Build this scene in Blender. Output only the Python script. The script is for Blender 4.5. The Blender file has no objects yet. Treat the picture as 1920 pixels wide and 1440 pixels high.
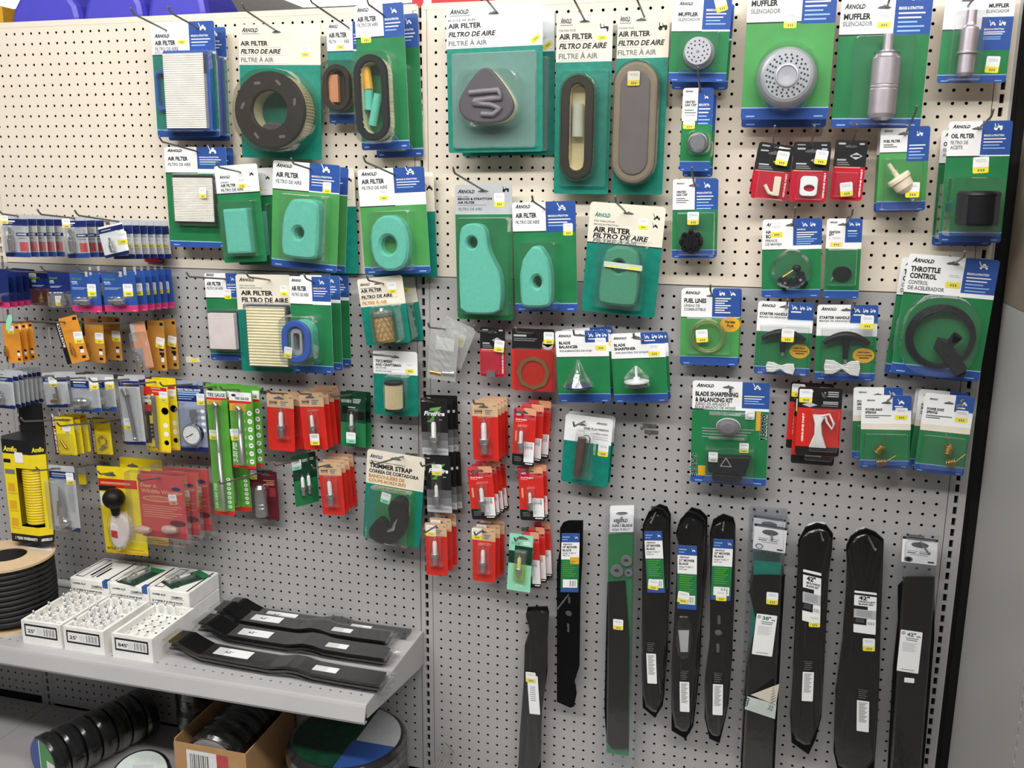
import bpy, math, random
import numpy as np
from mathutils import Matrix, Vector
random.seed(7)
SC = bpy.context.scene
COL = SC.collection
I = 0.0254            # one inch; the pegboard holes sit on a one-inch grid
ZT = 81.5             # height of the top row of holes above the floor, inches

# ------------------------------------------------------------------ camera
F = 1726.16
_rx, _ry, _rz = 0.2101077, 0.2600767, 0.0080152
CAM = np.array([75.08, 14.758, -81.91])      # column, row, depth (inches)
def _R():
    cx, sx, cy, sy, cz, sz = math.cos(_rx), math.sin(_rx), math.cos(_ry), math.sin(_ry), math.cos(_rz), math.sin(_rz)
    return (np.array([[cz, -sz, 0], [sz, cz, 0], [0, 0, 1]]) @ np.array([[1, 0, 0], [0, cx, -sx], [0, sx, cx]])
            @ np.array([[cy, 0, sy], [0, 1, 0], [-sy, 0, cy]]))
R = _R()
def w3(v): return np.array([v[0], v[2], -v[1]])
cam = bpy.data.objects.new('camera', bpy.data.cameras.new('camera'))
COL.objects.link(cam)
cam.data.sensor_width = 36
cam.data.lens = F / 1920 * 36
_r, _u, _b = w3(R[0]), -w3(R[1]), -w3(R[2])
CW = np.array([CAM[0], CAM[2], ZT - CAM[1]])  # camera in world inches
cam.matrix_world = Matrix(((_r[0], _u[0], _b[0], CW[0] * I), (_r[1], _u[1], _b[1], CW[1] * I), (_r[2], _u[2], _b[2], CW[2] * I), (0, 0, 0, 1)))
cam.data.clip_start = 0.05
SC.camera = cam

# ------------------------------------------------------------------ world, lights, exposure
SC.view_settings.view_transform = 'Standard'
SC.view_settings.look = 'None'
SC.view_settings.exposure = 0.0
SC.view_settings.gamma = 1.0
SC.view_settings.use_curve_mapping = False
SC.cycles.transparent_max_bounces = 24
SC.cycles.max_bounces = 8
wd = bpy.data.worlds.new('store_air'); SC.world = wd; wd.use_nodes = True
wd.node_tree.nodes['Background'].inputs[0].default_value = (0.95, 0.97, 1, 1)
wd.node_tree.nodes['Background'].inputs[1].default_value = 0.13
def area(name, loc, rot, sx, sy, power, col=(1, .985, .96)):
    l = bpy.data.lights.new(name, 'AREA'); l.shape = 'RECTANGLE'; l.size = sx * I; l.size_y = sy * I
    l.energy = power; l.color = col
    o = bpy.data.objects.new(name, l); COL.objects.link(o)
    o.location = [c * I for c in loc]; o.rotation_euler = rot
area('ceiling_tubes_and_fill', (52, -52, 126), (math.radians(20), 0, 0), 120, 8, 28)
area('ceiling_tubes_and_fill', (58, -92, 128), (math.radians(32), 0, 0), 190, 8, 116)
area('ceiling_tubes_and_fill', (20, 190, 128), (math.radians(52), 0, 0), 170, 60, 300)  # added lamp aimed at the far wall to brighten it
area('ceiling_tubes_and_fill', (-50, -80, 128), (math.radians(20), math.radians(-20), 0), 70, 8, 9)

# ------------------------------------------------------------------ pixel rays (1920 x 1440 frame) used to read positions off the photograph
def ray(px, py):
    v = R.T @ np.array([(px - 960) / F, (py - 720) / F, 1.0])
    return w3(v)
def P(px, py, d=0.0):                 # point on the plane d inches in front of the pegboard
    v = ray(px, py); s = (-d - CW[1]) / v[1]
    return CW + s * v
def PX(px, py, x):
    v = ray(px, py); s = (x - CW[0]) / v[0]
    return CW + s * v
def PZ(px, py, z):
    v = ray(px, py); s = (z - CW[2]) / v[2]
    return CW + s * v

# ------------------------------------------------------------------ materials
def lin(c): return tuple(((x / 255) / 12.92 if x / 255 <= .04045 else ((x / 255 + .055) / 1.055) ** 2.4) for x in c)
MATS = {}
def mat(key, name, rgb, rough=.5, metal=0.0, noise=.06, scale=30, bump=0.0, bscale=200, coat=0.0, spec=.5):
    m = bpy.data.materials.new(name); m.use_nodes = True
    nt = m.node_tree; b = nt.nodes['Principled BSDF']
    c = lin(rgb); b.inputs['Roughness'].default_value = rough; b.inputs['Metallic'].default_value = metal
    b.inputs['Specular IOR Level'].default_value = spec
    if coat: b.inputs['Coat Weight'].default_value = coat; b.inputs['Coat Roughness'].default_value = .15
    tc = nt.nodes.new('ShaderNodeTexCoord')
    n = nt.nodes.new('ShaderNodeTexNoise'); n.inputs['Scale'].default_value = scale; n.inputs['Detail'].default_value = 2
    nt.links.new(tc.outputs['Object'], n.inputs['Vector'])
    r = nt.nodes.new('ShaderNodeValToRGB')
    r.color_ramp.elements[0].position = .3; r.color_ramp.elements[1].position = .7
    r.color_ramp.elements[0].color = (*[x * (1 - noise) for x in c], 1)
    r.color_ramp.elements[1].color = (*[min(1, x * (1 + noise)) for x in c], 1)
    nt.links.new(n.outputs['Fac'], r.inputs['Fac']); nt.links.new(r.outputs['Color'], b.inputs['Base Color'])
    if bump:
        n2 = nt.nodes.new('ShaderNodeTexNoise'); n2.inputs['Scale'].default_value = bscale
        nt.links.new(tc.outputs['Object'], n2.inputs['Vector'])
        bp = nt.nodes.new('ShaderNodeBump'); bp.inputs['Strength'].default_value = bump; bp.inputs['Distance'].default_value = .002
        nt.links.new(n2.outputs['Fac'], bp.inputs['Height']); nt.links.new(bp.outputs['Normal'], b.inputs['Normal'])
    MATS[key] = m
    return m
def clear(key, name, tint=(1, 1, 1), haze=.05, rough=.12, fmax=.5, base=.04):
    m = bpy.data.materials.new(name); m.use_nodes = True; nt = m.node_tree; nt.nodes.clear()
    out = nt.nodes.new('ShaderNodeOutputMaterial')
    tr = nt.nodes.new('ShaderNodeBsdfTransparent'); tr.inputs[0].default_value = (*tint, 1)
    gl = nt.nodes.new('ShaderNodeBsdfGlossy'); gl.inputs['Roughness'].default_value = rough; gl.inputs[0].default_value = (1, 1, 1, 1)
    df = nt.nodes.new('ShaderNodeBsdfDiffuse'); df.inputs[0].default_value = (.8, .82, .82, 1)
    lw = nt.nodes.new('ShaderNodeLayerWeight'); lw.inputs[0].default_value = .5
    tcn = nt.nodes.new('ShaderNodeTexCoord'); nz = nt.nodes.new('ShaderNodeTexNoise'); nz.inputs['Scale'].default_value = 45
    nt.links.new(tcn.outputs['Object'], nz.inputs['Vector'])
    bp = nt.nodes.new('ShaderNodeBump'); bp.inputs['Strength'].default_value = .25; bp.inputs['Distance'].default_value = .003
    nt.links.new(nz.outputs['Fac'], bp.inputs['Height']); nt.links.new(bp.outputs['Normal'], gl.inputs['Normal'])
    mr = nt.nodes.new('ShaderNodeMapRange'); mr.inputs['To Min'].default_value = base; mr.inputs['To Max'].default_value = fmax
    nt.links.new(lw.outputs['Facing'], mr.inputs['Value'])
    m1 = nt.nodes.new('ShaderNodeMixShader'); m1.inputs[0].default_value = haze
    nt.links.new(tr.outputs[0], m1.inputs[1]); nt.links.new(df.outputs[0], m1.inputs[2])
    m2 = nt.nodes.new('ShaderNodeMixShader'); nt.links.new(mr.outputs[0], m2.inputs[0])
    nt.links.new(m1.outputs[0], m2.inputs[1]); nt.links.new(gl.outputs[0], m2.inputs[2])
    nt.links.new(m2.outputs[0], out.inputs[0])
    MATS[key] = m
mat('beige', 'beige enamelled steel', (227, 216, 199), .45, noise=.02, scale=6)
mat('gray', 'grey enamelled steel', (172, 170, 170), .45, noise=.03, scale=6)
mat('shelfgray', 'light grey enamelled steel', (182, 180, 181), .4, noise=.03, scale=8)
mat('slot', 'shade black inside the shelving', (18, 17, 16), .9)  # near-black colour painted for the shade behind holes, slots and gaps
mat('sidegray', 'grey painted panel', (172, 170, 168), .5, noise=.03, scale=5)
mat('W', 'white card', (243, 243, 243), .35, noise=.015)
mat('C', 'cream card', (232, 224, 206), .4, noise=.03)
mat('G', 'green card', (36, 122, 72), .35, noise=.12, scale=14)
mat('L', 'light green card', (76, 152, 82), .35, noise=.1, scale=14)
mat('T', 'teal card', (8, 126, 108), .4, noise=.12, scale=60, bump=.25, bscale=420)
mat('D', 'dark green card', (16, 62, 42), .35, noise=.35, scale=40)
mat('B', 'blue card', (50, 84, 156), .3, noise=.04)
mat('N', 'navy card', (28, 42, 100), .3, noise=.08)
mat('S', 'sky blue line', (150, 190, 235), .4)
mat('K', 'black print', (26, 26, 28), .4)
mat('X', 'grey print', (120, 120, 122), .5)
mat('Y', 'pale grey print', (178, 178, 182), .5)
mat('R', 'red card', (212, 44, 36), .3, noise=.05, coat=.3)
mat('Q', 'crimson card', (190, 30, 52), .3, noise=.08)
mat('H', 'pinkish red card', (202, 76, 80), .35, noise=.06)
mat('M', 'maroon card', (92, 22, 32), .35, noise=.2)
mat('P', 'pink strip', (214, 62, 122), .35)
mat('A', 'tan card', (206, 172, 136), .5)
mat('O', 'orange card', (226, 150, 52), .4, noise=.08)
mat('o', 'dull orange card', (196, 140, 62), .4, noise=.1)
mat('y', 'yellow card', (240, 216, 34), .35, noise=.05)
mat('v', 'yellow sticker', (240, 226, 60), .5)
mat('g', 'mint card', (150, 222, 190), .4)
mat('l', 'lime green card', (92, 166, 58), .35, noise=.2, scale=20)
mat('E', 'silver grey card', (186, 188, 192), .35)
mat('e', 'blue grey card', (150, 160, 186), .35)
mat('F', 'pale pink salmon card', (226, 160, 122), .4)
mat('gold', 'gold print', (226, 172, 44), .4)
mat('hole', 'painted hang hole and print grey', (92, 92, 94), .6)  # flat grey painted for the dark in hang holes; also a print grey
mat('foam', 'aqua filter foam', (104, 200, 176), .85, noise=.05, scale=120, bump=.5, bscale=900)
mat('foamd', 'green filter foam', (74, 150, 118), .85, noise=.05, scale=120, bump=.5, bscale=900)
mat('paper', 'white pleated paper', (246, 242, 232), .8)
mat('cpaper', 'cream pleated paper', (236, 226, 190), .8)
mat('tpaper', 'tan pleated paper', (196, 170, 120), .8)
mat('pinkw', 'pinkish white felt', (236, 222, 220), .85)
mat('rub', 'black rubber', (13, 13, 14), .5, noise=.15, spec=.3)
mat('brub', 'brown black rubber', (46, 40, 34), .45, noise=.15)
mat('lgrub', 'light warm grey rubber', (148, 138, 126), .5)
mat('grub', 'grey rubber', (118, 112, 118), .55)
mat('drub', 'dark grey rubber', (84, 78, 84), .55)
mat('blrub', 'blue rubber', (40, 84, 178), .5)
mat('plas', 'black plastic', (22, 23, 26), .4, spec=.3)
mat('wire', 'grey zinc wire', (128, 124, 118), .38, metal=.55)
mat('steel', 'bright steel', (205, 205, 208), .28, metal=.9)
mat('lsteel', 'lilac zinc steel', (206, 196, 204), .34, metal=.75)
mat('alu', 'grey silver paint', (186, 186, 192), .38, metal=.35)
mat('brass', 'brass', (200, 164, 92), .3, metal=.9)
mat('cer', 'white ceramic', (244, 243, 240), .2)
mat('blade', 'black painted steel', (8, 8, 9), .5, noise=.25, spec=.15)
mat('cork', 'brown gasket', (140, 104, 66), .8)
mat('rope', 'white rope', (238, 238, 234), .8)
mat('hose', 'yellow hose', (232, 204, 40), .35)
mat('bhose', 'black ribbed hose', (30, 29, 30), .6)
mat('kraft', 'kraft cardboard', (196, 152, 104), .8, noise=.05)
mat('styro', 'white foam box', (240, 239, 234), .7, bump=.2, bscale=500)
mat('jug', 'blue plastic', (78, 74, 198), .35, noise=.03)
mat('navyp', 'navy plastic', (44, 52, 86), .35)
mat('ivory', 'ivory plastic', (236, 222, 196), .4)
mat('redbox', 'red carton', (206, 40, 52), .5)
mat('tile', 'floor tile', (128, 124, 118), .4, scale=4)
mat('ceil', 'white ceiling tile', (225, 225, 222), .8)
mat('farwall', 'warm grey painted wall', (172, 160, 152), .8)
mat('ylw', 'yellow carton', (214, 160, 40), .5)
mat('aqlab', 'pale label', (196, 206, 200), .5)
clear('clear', 'clear blister plastic', (.97, .98, .98), .02, .1, .5, .035)
clear('smoke', 'smoky shrink film', (.84, .82, .76), .015, .1, .4, .03)
clear('glare', 'hazy blister plastic', (.96, 1, 1), .16, .12, .5, .07)  # diffuse haze raised to imitate lamps reflected in this blister
clear('bag', 'clear poly bag film', (.95, .95, .95), .005, .16, .4, .01)
clear('crinkle', 'crinkled cloudy poly bag', (.9, .9, .88), .3, .2, .65, .14)
mat('rust', 'brown steel tube', (104, 78, 70), .35, metal=.4, noise=.2)
mat('flange', 'pale kraft board', (214, 186, 150), .8, noise=.04)
mat('shade', 'beige panel darkened for shade', (128, 114, 98), .6)  # beige side panel, browned in its colour to imitate shade
clear('clam', 'clear clamshell plastic', (.94, .95, .97), .008, .12, .45, .014)
clear('ytube', 'clear yellow tube', (.9, .9, .42), .08, .15, .5)
lampm = bpy.data.materials.new('lit lamp diffuser'); lampm.use_nodes = True
lampm.node_tree.nodes['Principled BSDF'].inputs['Emission Color'].default_value = (1, .98, .94, 1)
lampm.node_tree.nodes['Principled BSDF'].inputs['Emission Strength'].default_value = 5
MATS['lamp'] = lampm

# ------------------------------------------------------------------ text glyphs
_TX = {}
def glyphs(s, bold=.02, shear=0.0):
    bold = min(bold * 1.3, .042)
    k = (s, bold, shear)
    if k not in _TX:
        c = bpy.data.curves.new('t', 'FONT'); c.body = s; c.offset = bold; c.shear = shear
        c.resolution_u = 2; c.size = 1.0
        o = bpy.data.objects.new('t', c)
        me = bpy.data.meshes.new_from_object(o)
        vs = [(v.co.x, v.co.y) for v in me.vertices]; fs = [tuple(p.vertices) for p in me.polygons]
        bpy.data.objects.remove(o); bpy.data.curves.remove(c); bpy.data.meshes.remove(me)
        _TX[k] = (vs, fs)
    return _TX[k]
_hv = glyphs('H')[0]; CAPH = max(v[1] for v in _hv) - min(v[1] for v in _hv)

# ------------------------------------------------------------------ mesh builder (inches)
class MB:
    def __init__(s): s.v = []; s.f = []; s.m = []; s.sm = []; s.keys = []; s.tf = None
    def k(s, key):
        if key not in s.keys: s.keys.append(key)
        return s.keys.index(key)
    def add(s, vs, fs, key, smooth=False):
        n = len(s.v)
        if s.tf is not None: vs = [s.tf(p) for p in vs]
        s.v.extend([tuple(p) for p in vs]); mi = s.k(key)
        for f in fs: s.f.append(tuple(i + n for i in f)); s.m.append(mi); s.sm.append(smooth)
    def box(s, x0, x1, y0, y1, z0, z1, key):
        vs = [(x, y, z) for x in (x0, x1) for y in (y0, y1) for z in (z0, z1)]
        s.add(vs, [(0, 1, 3, 2), (4, 6, 7, 5), (0, 4, 5, 1), (2, 3, 7, 6), (0, 2, 6, 4), (1, 5, 7, 3)], key)
    def flat(s, pts, y, key):           # polygon in the x-z plane facing -y
        s.add([(p[0], y, p[1]) for p in pts], [tuple(range(len(pts)))], key)
    def ext(s, o, y0, y1, key, bev=0.0, side=None, smooth=False, back=True):
        n = len(o); cx = sum(p[0] for p in o) / n; cz = sum(p[1] for p in o) / n
        hw = max(abs(p[0] - cx) for p in o) or 1; hh = max(abs(p[1] - cz) for p in o) or 1
        rings = [(y0, 0)]
        if bev: rings += [(y1 + bev, 0), (y1 + bev * .3, bev * .3), (y1, bev)]
        else: rings += [(y1, 0)]
        vs = []
        for y, ins in rings:
            for p in o: vs.append((cx + (p[0] - cx) * (1 - ins / hw), y, cz + (p[1] - cz) * (1 - ins / hh)))
        fs = []
        for r in range(len(rings) - 1):
            for i in range(n):
                j = (i + 1) % n; fs.append((r * n + i, r * n + j, (r + 1) * n + j, (r + 1) * n + i))
        s.add(vs, fs, side or key, smooth)
        L = len(rings) - 1
        s.add(vs[L * n:], [tuple(range(n))], key)
        if back: s.add(vs[:n], [tuple(reversed(range(n)))], key)
    def ring(s, o, inn, y0, y1, key, bev=0.0, side=None, inside=None, n=56, pleat=0.0, back=True):
        ic = (sum(p[0] for p in inn) / len(inn), sum(p[1] for p in inn) / len(inn))
        A = [2 * math.pi * i / n for i in range(n)]
        a = [raycast(o, ic, t) for t in A]; b = [raycast(inn, ic, t) for t in A]
        def mix(p, q, f): return (p[0] + (q[0] - p[0]) * f, p[1] + (q[1] - p[1]) * f)
        def ins(p, q, d):
            L = math.hypot(q[0] - p[0], q[1] - p[1]) or 1; return mix(p, q, min(.45, d / L))
        al = a if not pleat else [ins(p, q, pleat if i % 2 else 0) for i, (p, q) in enumerate(zip(a, b))]
        R_ = [(y0, al), (y1 + bev, al)]
        def strip(r1, r2, k_, sm=False):
            vs = [(p[0], r1[0], p[1]) for p in r1[1]] + [(p[0], r2[0], p[1]) for p in r2[1]]
            s.add(vs, [(i, (i + 1) % n, n + (i + 1) % n, n + i) for i in range(n)], k_, sm)
        strip(R_[0], R_[1], side or key, not pleat)
        a2 = [ins(p, q, bev) for p, q in zip(a, b)]; b2 = [ins(q, p, bev) for p, q in zip(a, b)]
        if bev:
            strip((y1 + bev, a), (y1, a2), key, True); strip((y1, b2), (y1 + bev, b), key, True)
        strip((y1, a2), (y1, b2), key)
        strip((y1 + bev, b), (y0, b), inside or key, True)
    def lathe(s, prof, c, key, axis='z', n=20, smooth=True, keys=None):
        vs = []
        for r, t in prof:
            for i in range(n):
                a = 2 * math.pi * i / n; u, v = r * math.cos(a), r * math.sin(a)
                vs.append((c[0] + u, c[1] + v, c[2] + t) if axis == 'z' else ((c[0] + u, c[1] + t, c[2] + v) if axis == 'y' else (c[0] + t, c[1] + u, c[2] + v)))
        for q in range(len(prof) - 1):
            s.add(vs[q * n:(q + 2) * n], [(i, (i + 1) % n, n + (i + 1) % n, n + i) for i in range(n)], keys[q] if keys else key, smooth)
        for q, kk in ((0, 0), (len(prof) - 1, -1)):
            if prof[q][0] > 1e-4: s.add(vs[q * n:(q + 1) * n], [tuple(range(n))], keys[kk] if keys else key)
    def tube(s, pts, r, key, n=6, closed=False):
        pts = [np.array(p, float) for p in pts]; m = len(pts); vs = []
        rr = r if hasattr(r, '__len__') else [r] * m
        up = np.array([0.13, 1, .21])
        for i in range(m):
            a = pts[(i - 1) % m] if (closed or i > 0) else pts[i]; b = pts[(i + 1) % m] if (closed or i < m - 1) else pts[i]
            t = b - a; t = t / (np.linalg.norm(t) or 1)
            u = np.cross(t, up)
            if np.linalg.norm(u) < 1e-3: u = np.cross(t, np.array([1, 0, 0.]))
            u /= np.linalg.norm(u); w = np.cross(t, u)
            for q in range(n):
                g = 2 * math.pi * q / n; vs.append(pts[i] + rr[i] * (u * math.cos(g) + w * math.sin(g)))
        fs = []
        for i in range(m if closed else m - 1):
            for q in range(n):
                j = (i + 1) % m; fs.append((i * n + q, i * n + (q + 1) % n, j * n + (q + 1) % n, j * n + q))
        s.add(vs, fs, key, True)
        if not closed:
            s.add(vs[:n], [tuple(reversed(range(n)))], key); s.add(vs[-n:], [tuple(range(n))], key)
    def ball(s, c, rx, ry, rz, key, n=14, m=8):
        s.lathe([(max(1e-5, math.sin(math.pi * i / m)), -math.cos(math.pi * i / m)) for i in range(m + 1)], (0, 0, 0), key, 'z', n) if False else None
        vs = []; fs = []
        for i in range(m + 1):
            for j in range(n):
                a = math.pi * i / m; b = 2 * math.pi * j / n
                vs.append((c[0] + rx * math.sin(a) * math.cos(b), c[1] + ry * math.sin(a) * math.sin(b), c[2] - rz * math.cos(a)))
        for i in range(m):
            for j in range(n): fs.append((i * n + j, i * n + (j + 1) % n, (i + 1) * n + (j + 1) % n, (i + 1) * n + j))
        s.add(vs, fs, key, True)
    def text(s, st, x, z, w, h, y, key, bold=.02, shear=0.0, rot=0.0):
        vs, fs = glyphs(st, bold, shear)
        if not vs: return
        x0 = min(v[0] for v in vs); x1 = max(v[0] for v in vs); sx = w / (x1 - x0); sz = h / CAPH
        c, sn = math.cos(rot), math.sin(rot)
        q = [((v[0] - x0) * sx, v[1] * sz) for v in vs]
        s.add([(x + a * c - b * sn, y, z + a * sn + b * c) for a, b in q], fs, key)
    def build(s, name, parent=None, mw=None):
        me = bpy.data.meshes.new(name)
        me.from_pydata([(a * I, b * I, c * I) for a, b, c in s.v], [], s.f)
        for k in s.keys: me.materials.append(MATS[k])
        me.polygons.foreach_set('material_index', s.m); me.polygons.foreach_set('use_smooth', s.sm)
        me.update()
        o = bpy.data.objects.new(name, me); COL.objects.link(o)
        if parent is not None: o.parent = parent
        if mw is not None: o.matrix_world = mw
        return o
def raycast(o, c, t):
    dx, dz = math.cos(t), math.sin(t); best = None
    for i in range(len(o)):
        ax, az = o[i][0] - c[0], o[i][1] - c[1]; bx, bz = o[(i + 1) % len(o)][0] - c[0], o[(i + 1) % len(o)][1] - c[1]
        ex, ez = bx - ax, bz - az; den = dx * ez - dz * ex
        if abs(den) < 1e-9: continue
        r = (ax * ez - az * ex) / den; u = (ax * dz - az * dx) / den
        if r > 0 and -1e-6 <= u <= 1 + 1e-6 and (best is None or r > best): best = r
    best = best or .01
    return (c[0] + dx * best, c[1] + dz * best)
# outlines (x, z), counter-clockwise
def rr(x0, x1, z0, z1, r, n=4):
    r = min(r, (x1 - x0) / 2 - 1e-3, (z1 - z0) / 2 - 1e-3); o = []
    for cx, cz, a0 in ((x1 - r, z1 - r, 0), (x0 + r, z1 - r, 90), (x0 + r, z0 + r, 180), (x1 - r, z0 + r, 270)):
        for i in range(n + 1):
            a = math.radians(a0 + 90 * i / n); o.append((cx + r * math.cos(a), cz + r * math.sin(a)))
    return o
def ell(cx, cz, w, h, n=28): return [(cx + w * math.cos(2 * math.pi * i / n), cz + h * math.sin(2 * math.pi * i / n)) for i in range(n)]
def chai(p, k=2):
    for _ in range(k):
        q = []
        for i in range(len(p)):
            a, b = p[i], p[(i + 1) % len(p)]
            q += [(a[0] * .75 + b[0] * .25, a[1] * .75 + b[1] * .25), (a[0] * .25 + b[0] * .75, a[1] * .25 + b[1] * .75)]
        p = q
    return p
def clip(poly, o):                    # clip polygon by convex ccw outline
    for i in range(len(o)):
        a, b = o[i], o[(i + 1) % len(o)]; out = []
        def side(p): return (b[0] - a[0]) * (p[1] - a[1]) - (b[1] - a[1]) * (p[0] - a[0])
        for j in range(len(poly)):
            p, q = poly[j], poly[(j + 1) % len(poly)]; sp, sq = side(p), side(q)
            if sp >= -1e-9: out.append(p)
            if (sp > 1e-9 and sq < -1e-9) or (sp < -1e-9 and sq > 1e-9):
                t = sp / (sp - sq); out.append((p[0] + (q[0] - p[0]) * t, p[1] + (q[1] - p[1]) * t))
        poly = out
        if len(poly) < 3: return []
    return poly

# ------------------------------------------------------------------ things
def tag(o, label, cat, group=None, kind=None):
    if label: o['label'] = label
    if cat: o['category'] = cat
    if group: o['group'] = group
    if kind: o['kind'] = kind
    return o
def empty(name, loc, label, cat, group=None, rz=0.0):
    o = bpy.data.objects.new(name, None); COL.objects.link(o); o.empty_display_size = .02
    o.location = [c * I for c in loc]; o.rotation_euler = (0, 0, rz)
    return tag(o, label, cat, group)
def copy_tree(root, delta, label, roll=0.0, group=None):
    r = root.copy(); COL.objects.link(r)
    r.matrix_world = Matrix.Translation(Vector([c * I for c in delta])) @ root.matrix_world @ Matrix.Rotation(roll, 4, 'Y')
    r['label'] = label
    if group: r['group'] = group
    for ch in list(root.children):
        c = ch.copy(); COL.objects.link(c); c.parent = r; c.matrix_parent_inverse = Matrix()
        for g in list(ch.children):
            d = g.copy(); COL.objects.link(d); d.parent = c
    return r
def struct(name, mb, label=None, cat=None):
    o = mb.build(name); o['kind'] = 'structure'
    if label: o['label'] = label
    if cat: o['category'] = cat
    return o

# ------------------------------------------------------------------ the setting: pegboard wall, uprights, side wall, floor, ceiling, far wall
def pegboard(mb, c0, c1, r0, r1, key, y=0.0, hr=.132, top=.5, bot=.5):
    n = 10; cell = []
    for sx, sz in ((1, 1), (-1, 1), (-1, -1), (1, -1)): cell.append((sx * .5, sz * .5))
    hole = [(hr * math.cos(2 * math.pi * i / n + math.pi / n), hr * math.sin(2 * math.pi * i / n + math.pi / n)) for i in range(n)]
    vs, fs = [], []
    for c in range(c0, c1 + 1):
        for r in range(r0, r1 + 1):
            b = len(vs); cz = ZT - r
            vs += [(c + p[0], y, cz + p[1]) for p in cell]
            vs += [(c + p[0], y, cz + p[1]) for p in hole]
            vs += [(c + p[0], y + .07, cz + p[1]) for p in hole]
            H = b + 4
            q = [0] * n
            for i in range(n):
                a = math.atan2(hole[i][1], hole[i][0]) % (2 * math.pi); q[i] = int(a // (math.pi / 2))
            for i in range(n):
                j = (i + 1) % n
                if q[i] == q[j]: fs.append((H + i, b + q[i], H + j))
                else: fs.append((H + i, b + q[i], b + q[j], H + j))
                fs.append((H + j, H + n + j, H + n + i, H + i))
    mb.add(vs, fs, key)
SEAM = 23.0
def panels(c0, c1, side, last):
    lo, hi = c0 - .5, c1 + .5
    m = MB(); pegboard(m, c0, c1, 0, 22, 'beige')
    m.box(lo - .32, lo, 0, .06, ZT - SEAM + .04, ZT + 1.0, 'beige'); m.box(hi, hi + .32, 0, .06, ZT - SEAM + .04, ZT + 1.0, 'beige')
    m.box(lo, hi, 0, .06, ZT + .5, ZT + .62, 'beige'); m.box(lo, hi, 0, .06, ZT - SEAM + .04, ZT - 22.5, 'beige')
    struct('wall_back_upper', m)
    m = MB(); pegboard(m, c0, c1, 24, last, 'gray')
    for a, b in ((lo - .32, lo), (hi, hi + .32)): m.box(a, b, 0, .06, ZT - last - 1.2, ZT - SEAM - .04, 'gray')
    m.box(lo, hi, 0, .06, ZT - 23.5, ZT - SEAM - .04, 'gray'); m.box(lo, hi, 0, .06, ZT - last - 1.2, ZT - last - .5, 'gray')
    struct('wall_back_lower', m)
panels(-2, 43, 'l', 74); panels(46, 91, 'r', 78); 
m = MB(); pegboard(m, -26, -5, 0, 22, 'beige'); m.box(-4.5, -4.14, 0, .06, ZT - SEAM, ZT + 1, 'beige'); m.box(-26.5, -4.5, 0, .06, ZT - SEAM + .04, ZT - 22.5, 'beige'); m.box(-26.5, -4.5, 0, .06, ZT + .5, ZT + 1, 'beige'); struct('wall_back_upper', m)
m = MB(); pegboard(m, -26, -5, 24, 74, 'gray'); m.box(-4.5, -4.14, 0, .06, 4, ZT - SEAM, 'gray'); m.box(-26.5, -4.5, 0, .06, ZT - 23.5, ZT - SEAM, 'gray'); struct('wall_back_lower', m)
m = MB(); m.box(-27, 93.6, .5, .6, -1, ZT + .9, 'slot'); struct('wall_back_cavity', m)  # near-black sheet painted for the dark behind the holes
m = MB(); m.box(-27, 44.2, -.02, .5, ZT + .62, ZT + 1.15, 'beige'); m.box(44.8, 92.9, -.02, .5, ZT + .62, ZT + 1.15, 'beige'); struct('trim_1', m)
def upright(c):
    for (z1, z0, key) in ((ZT + 1.0, ZT - SEAM, 'beige'), (ZT - SEAM, 2, 'gray')):
        m = MB()
        m.box(c - .62, c - .16, .03, .4, z0, z1, key); m.box(c + .16, c + .62, .03, .4, z0, z1, key)
        z = z1 - .35 if key == 'beige' else z1 - .1
        k = 0
        while z - .95 > z0:            # punched slots: bridges between them every inch
            m.box(c - .16, c + .16, .03, .2, z - 1.0, z - .68, key); z -= 1.0
        struct('trim_2', m)
for c in (-3.5, 44.5, 92.5): upright(c)
m = MB(); m.box(93.05, 93.25, -.02, .45, 2, ZT + 1, 'gray'); struct('trim_3', m)
m = MB(); m.box(94.1, 94.4, -17.6, -.9, 4, ZT - 23.45, 'sidegray'); m.box(94.1, 94.4, -17.6, -.9, ZT - 23.4, ZT + 1, 'shade')  # upper panel carries its shade in the colour
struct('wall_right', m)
m = MB(); m.box(94.1, 94.4, -18.1, -17.7, 4, ZT + 1, 'sidegray'); m.box(94.1, 94.4, -36, -18.5, 4, ZT + 1, 'sidegray')  # wider panel runs on out of view, added to block light from the right
for i in range(76): m.box(94.1, 94.3, -18.5, -18.1, 4 + i, 4.35 + i, 'sidegray')
struct('trim_4', m)
m = MB(); m.box(94.5, 94.6, -36, 2, 0, ZT + 1, 'slot'); m.box(93.6, 94.5, .9, 1.0, 0, ZT + 1, 'slot'); struct('wall_right_cavity', m)  # near-black sheets painted for the shadow in the gap and slots
m = MB(); m.box(-160, 160, -220, 200, -1, 0, 'tile'); struct('floor', m)
m = MB(); m.box(-260, 240, -220, 330, 132, 134, 'ceil'); struct('ceiling', m)
m = MB(); m.box(-300, 300, 320, 322, 0, 132, 'farwall'); struct('wall_far', m)

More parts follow.
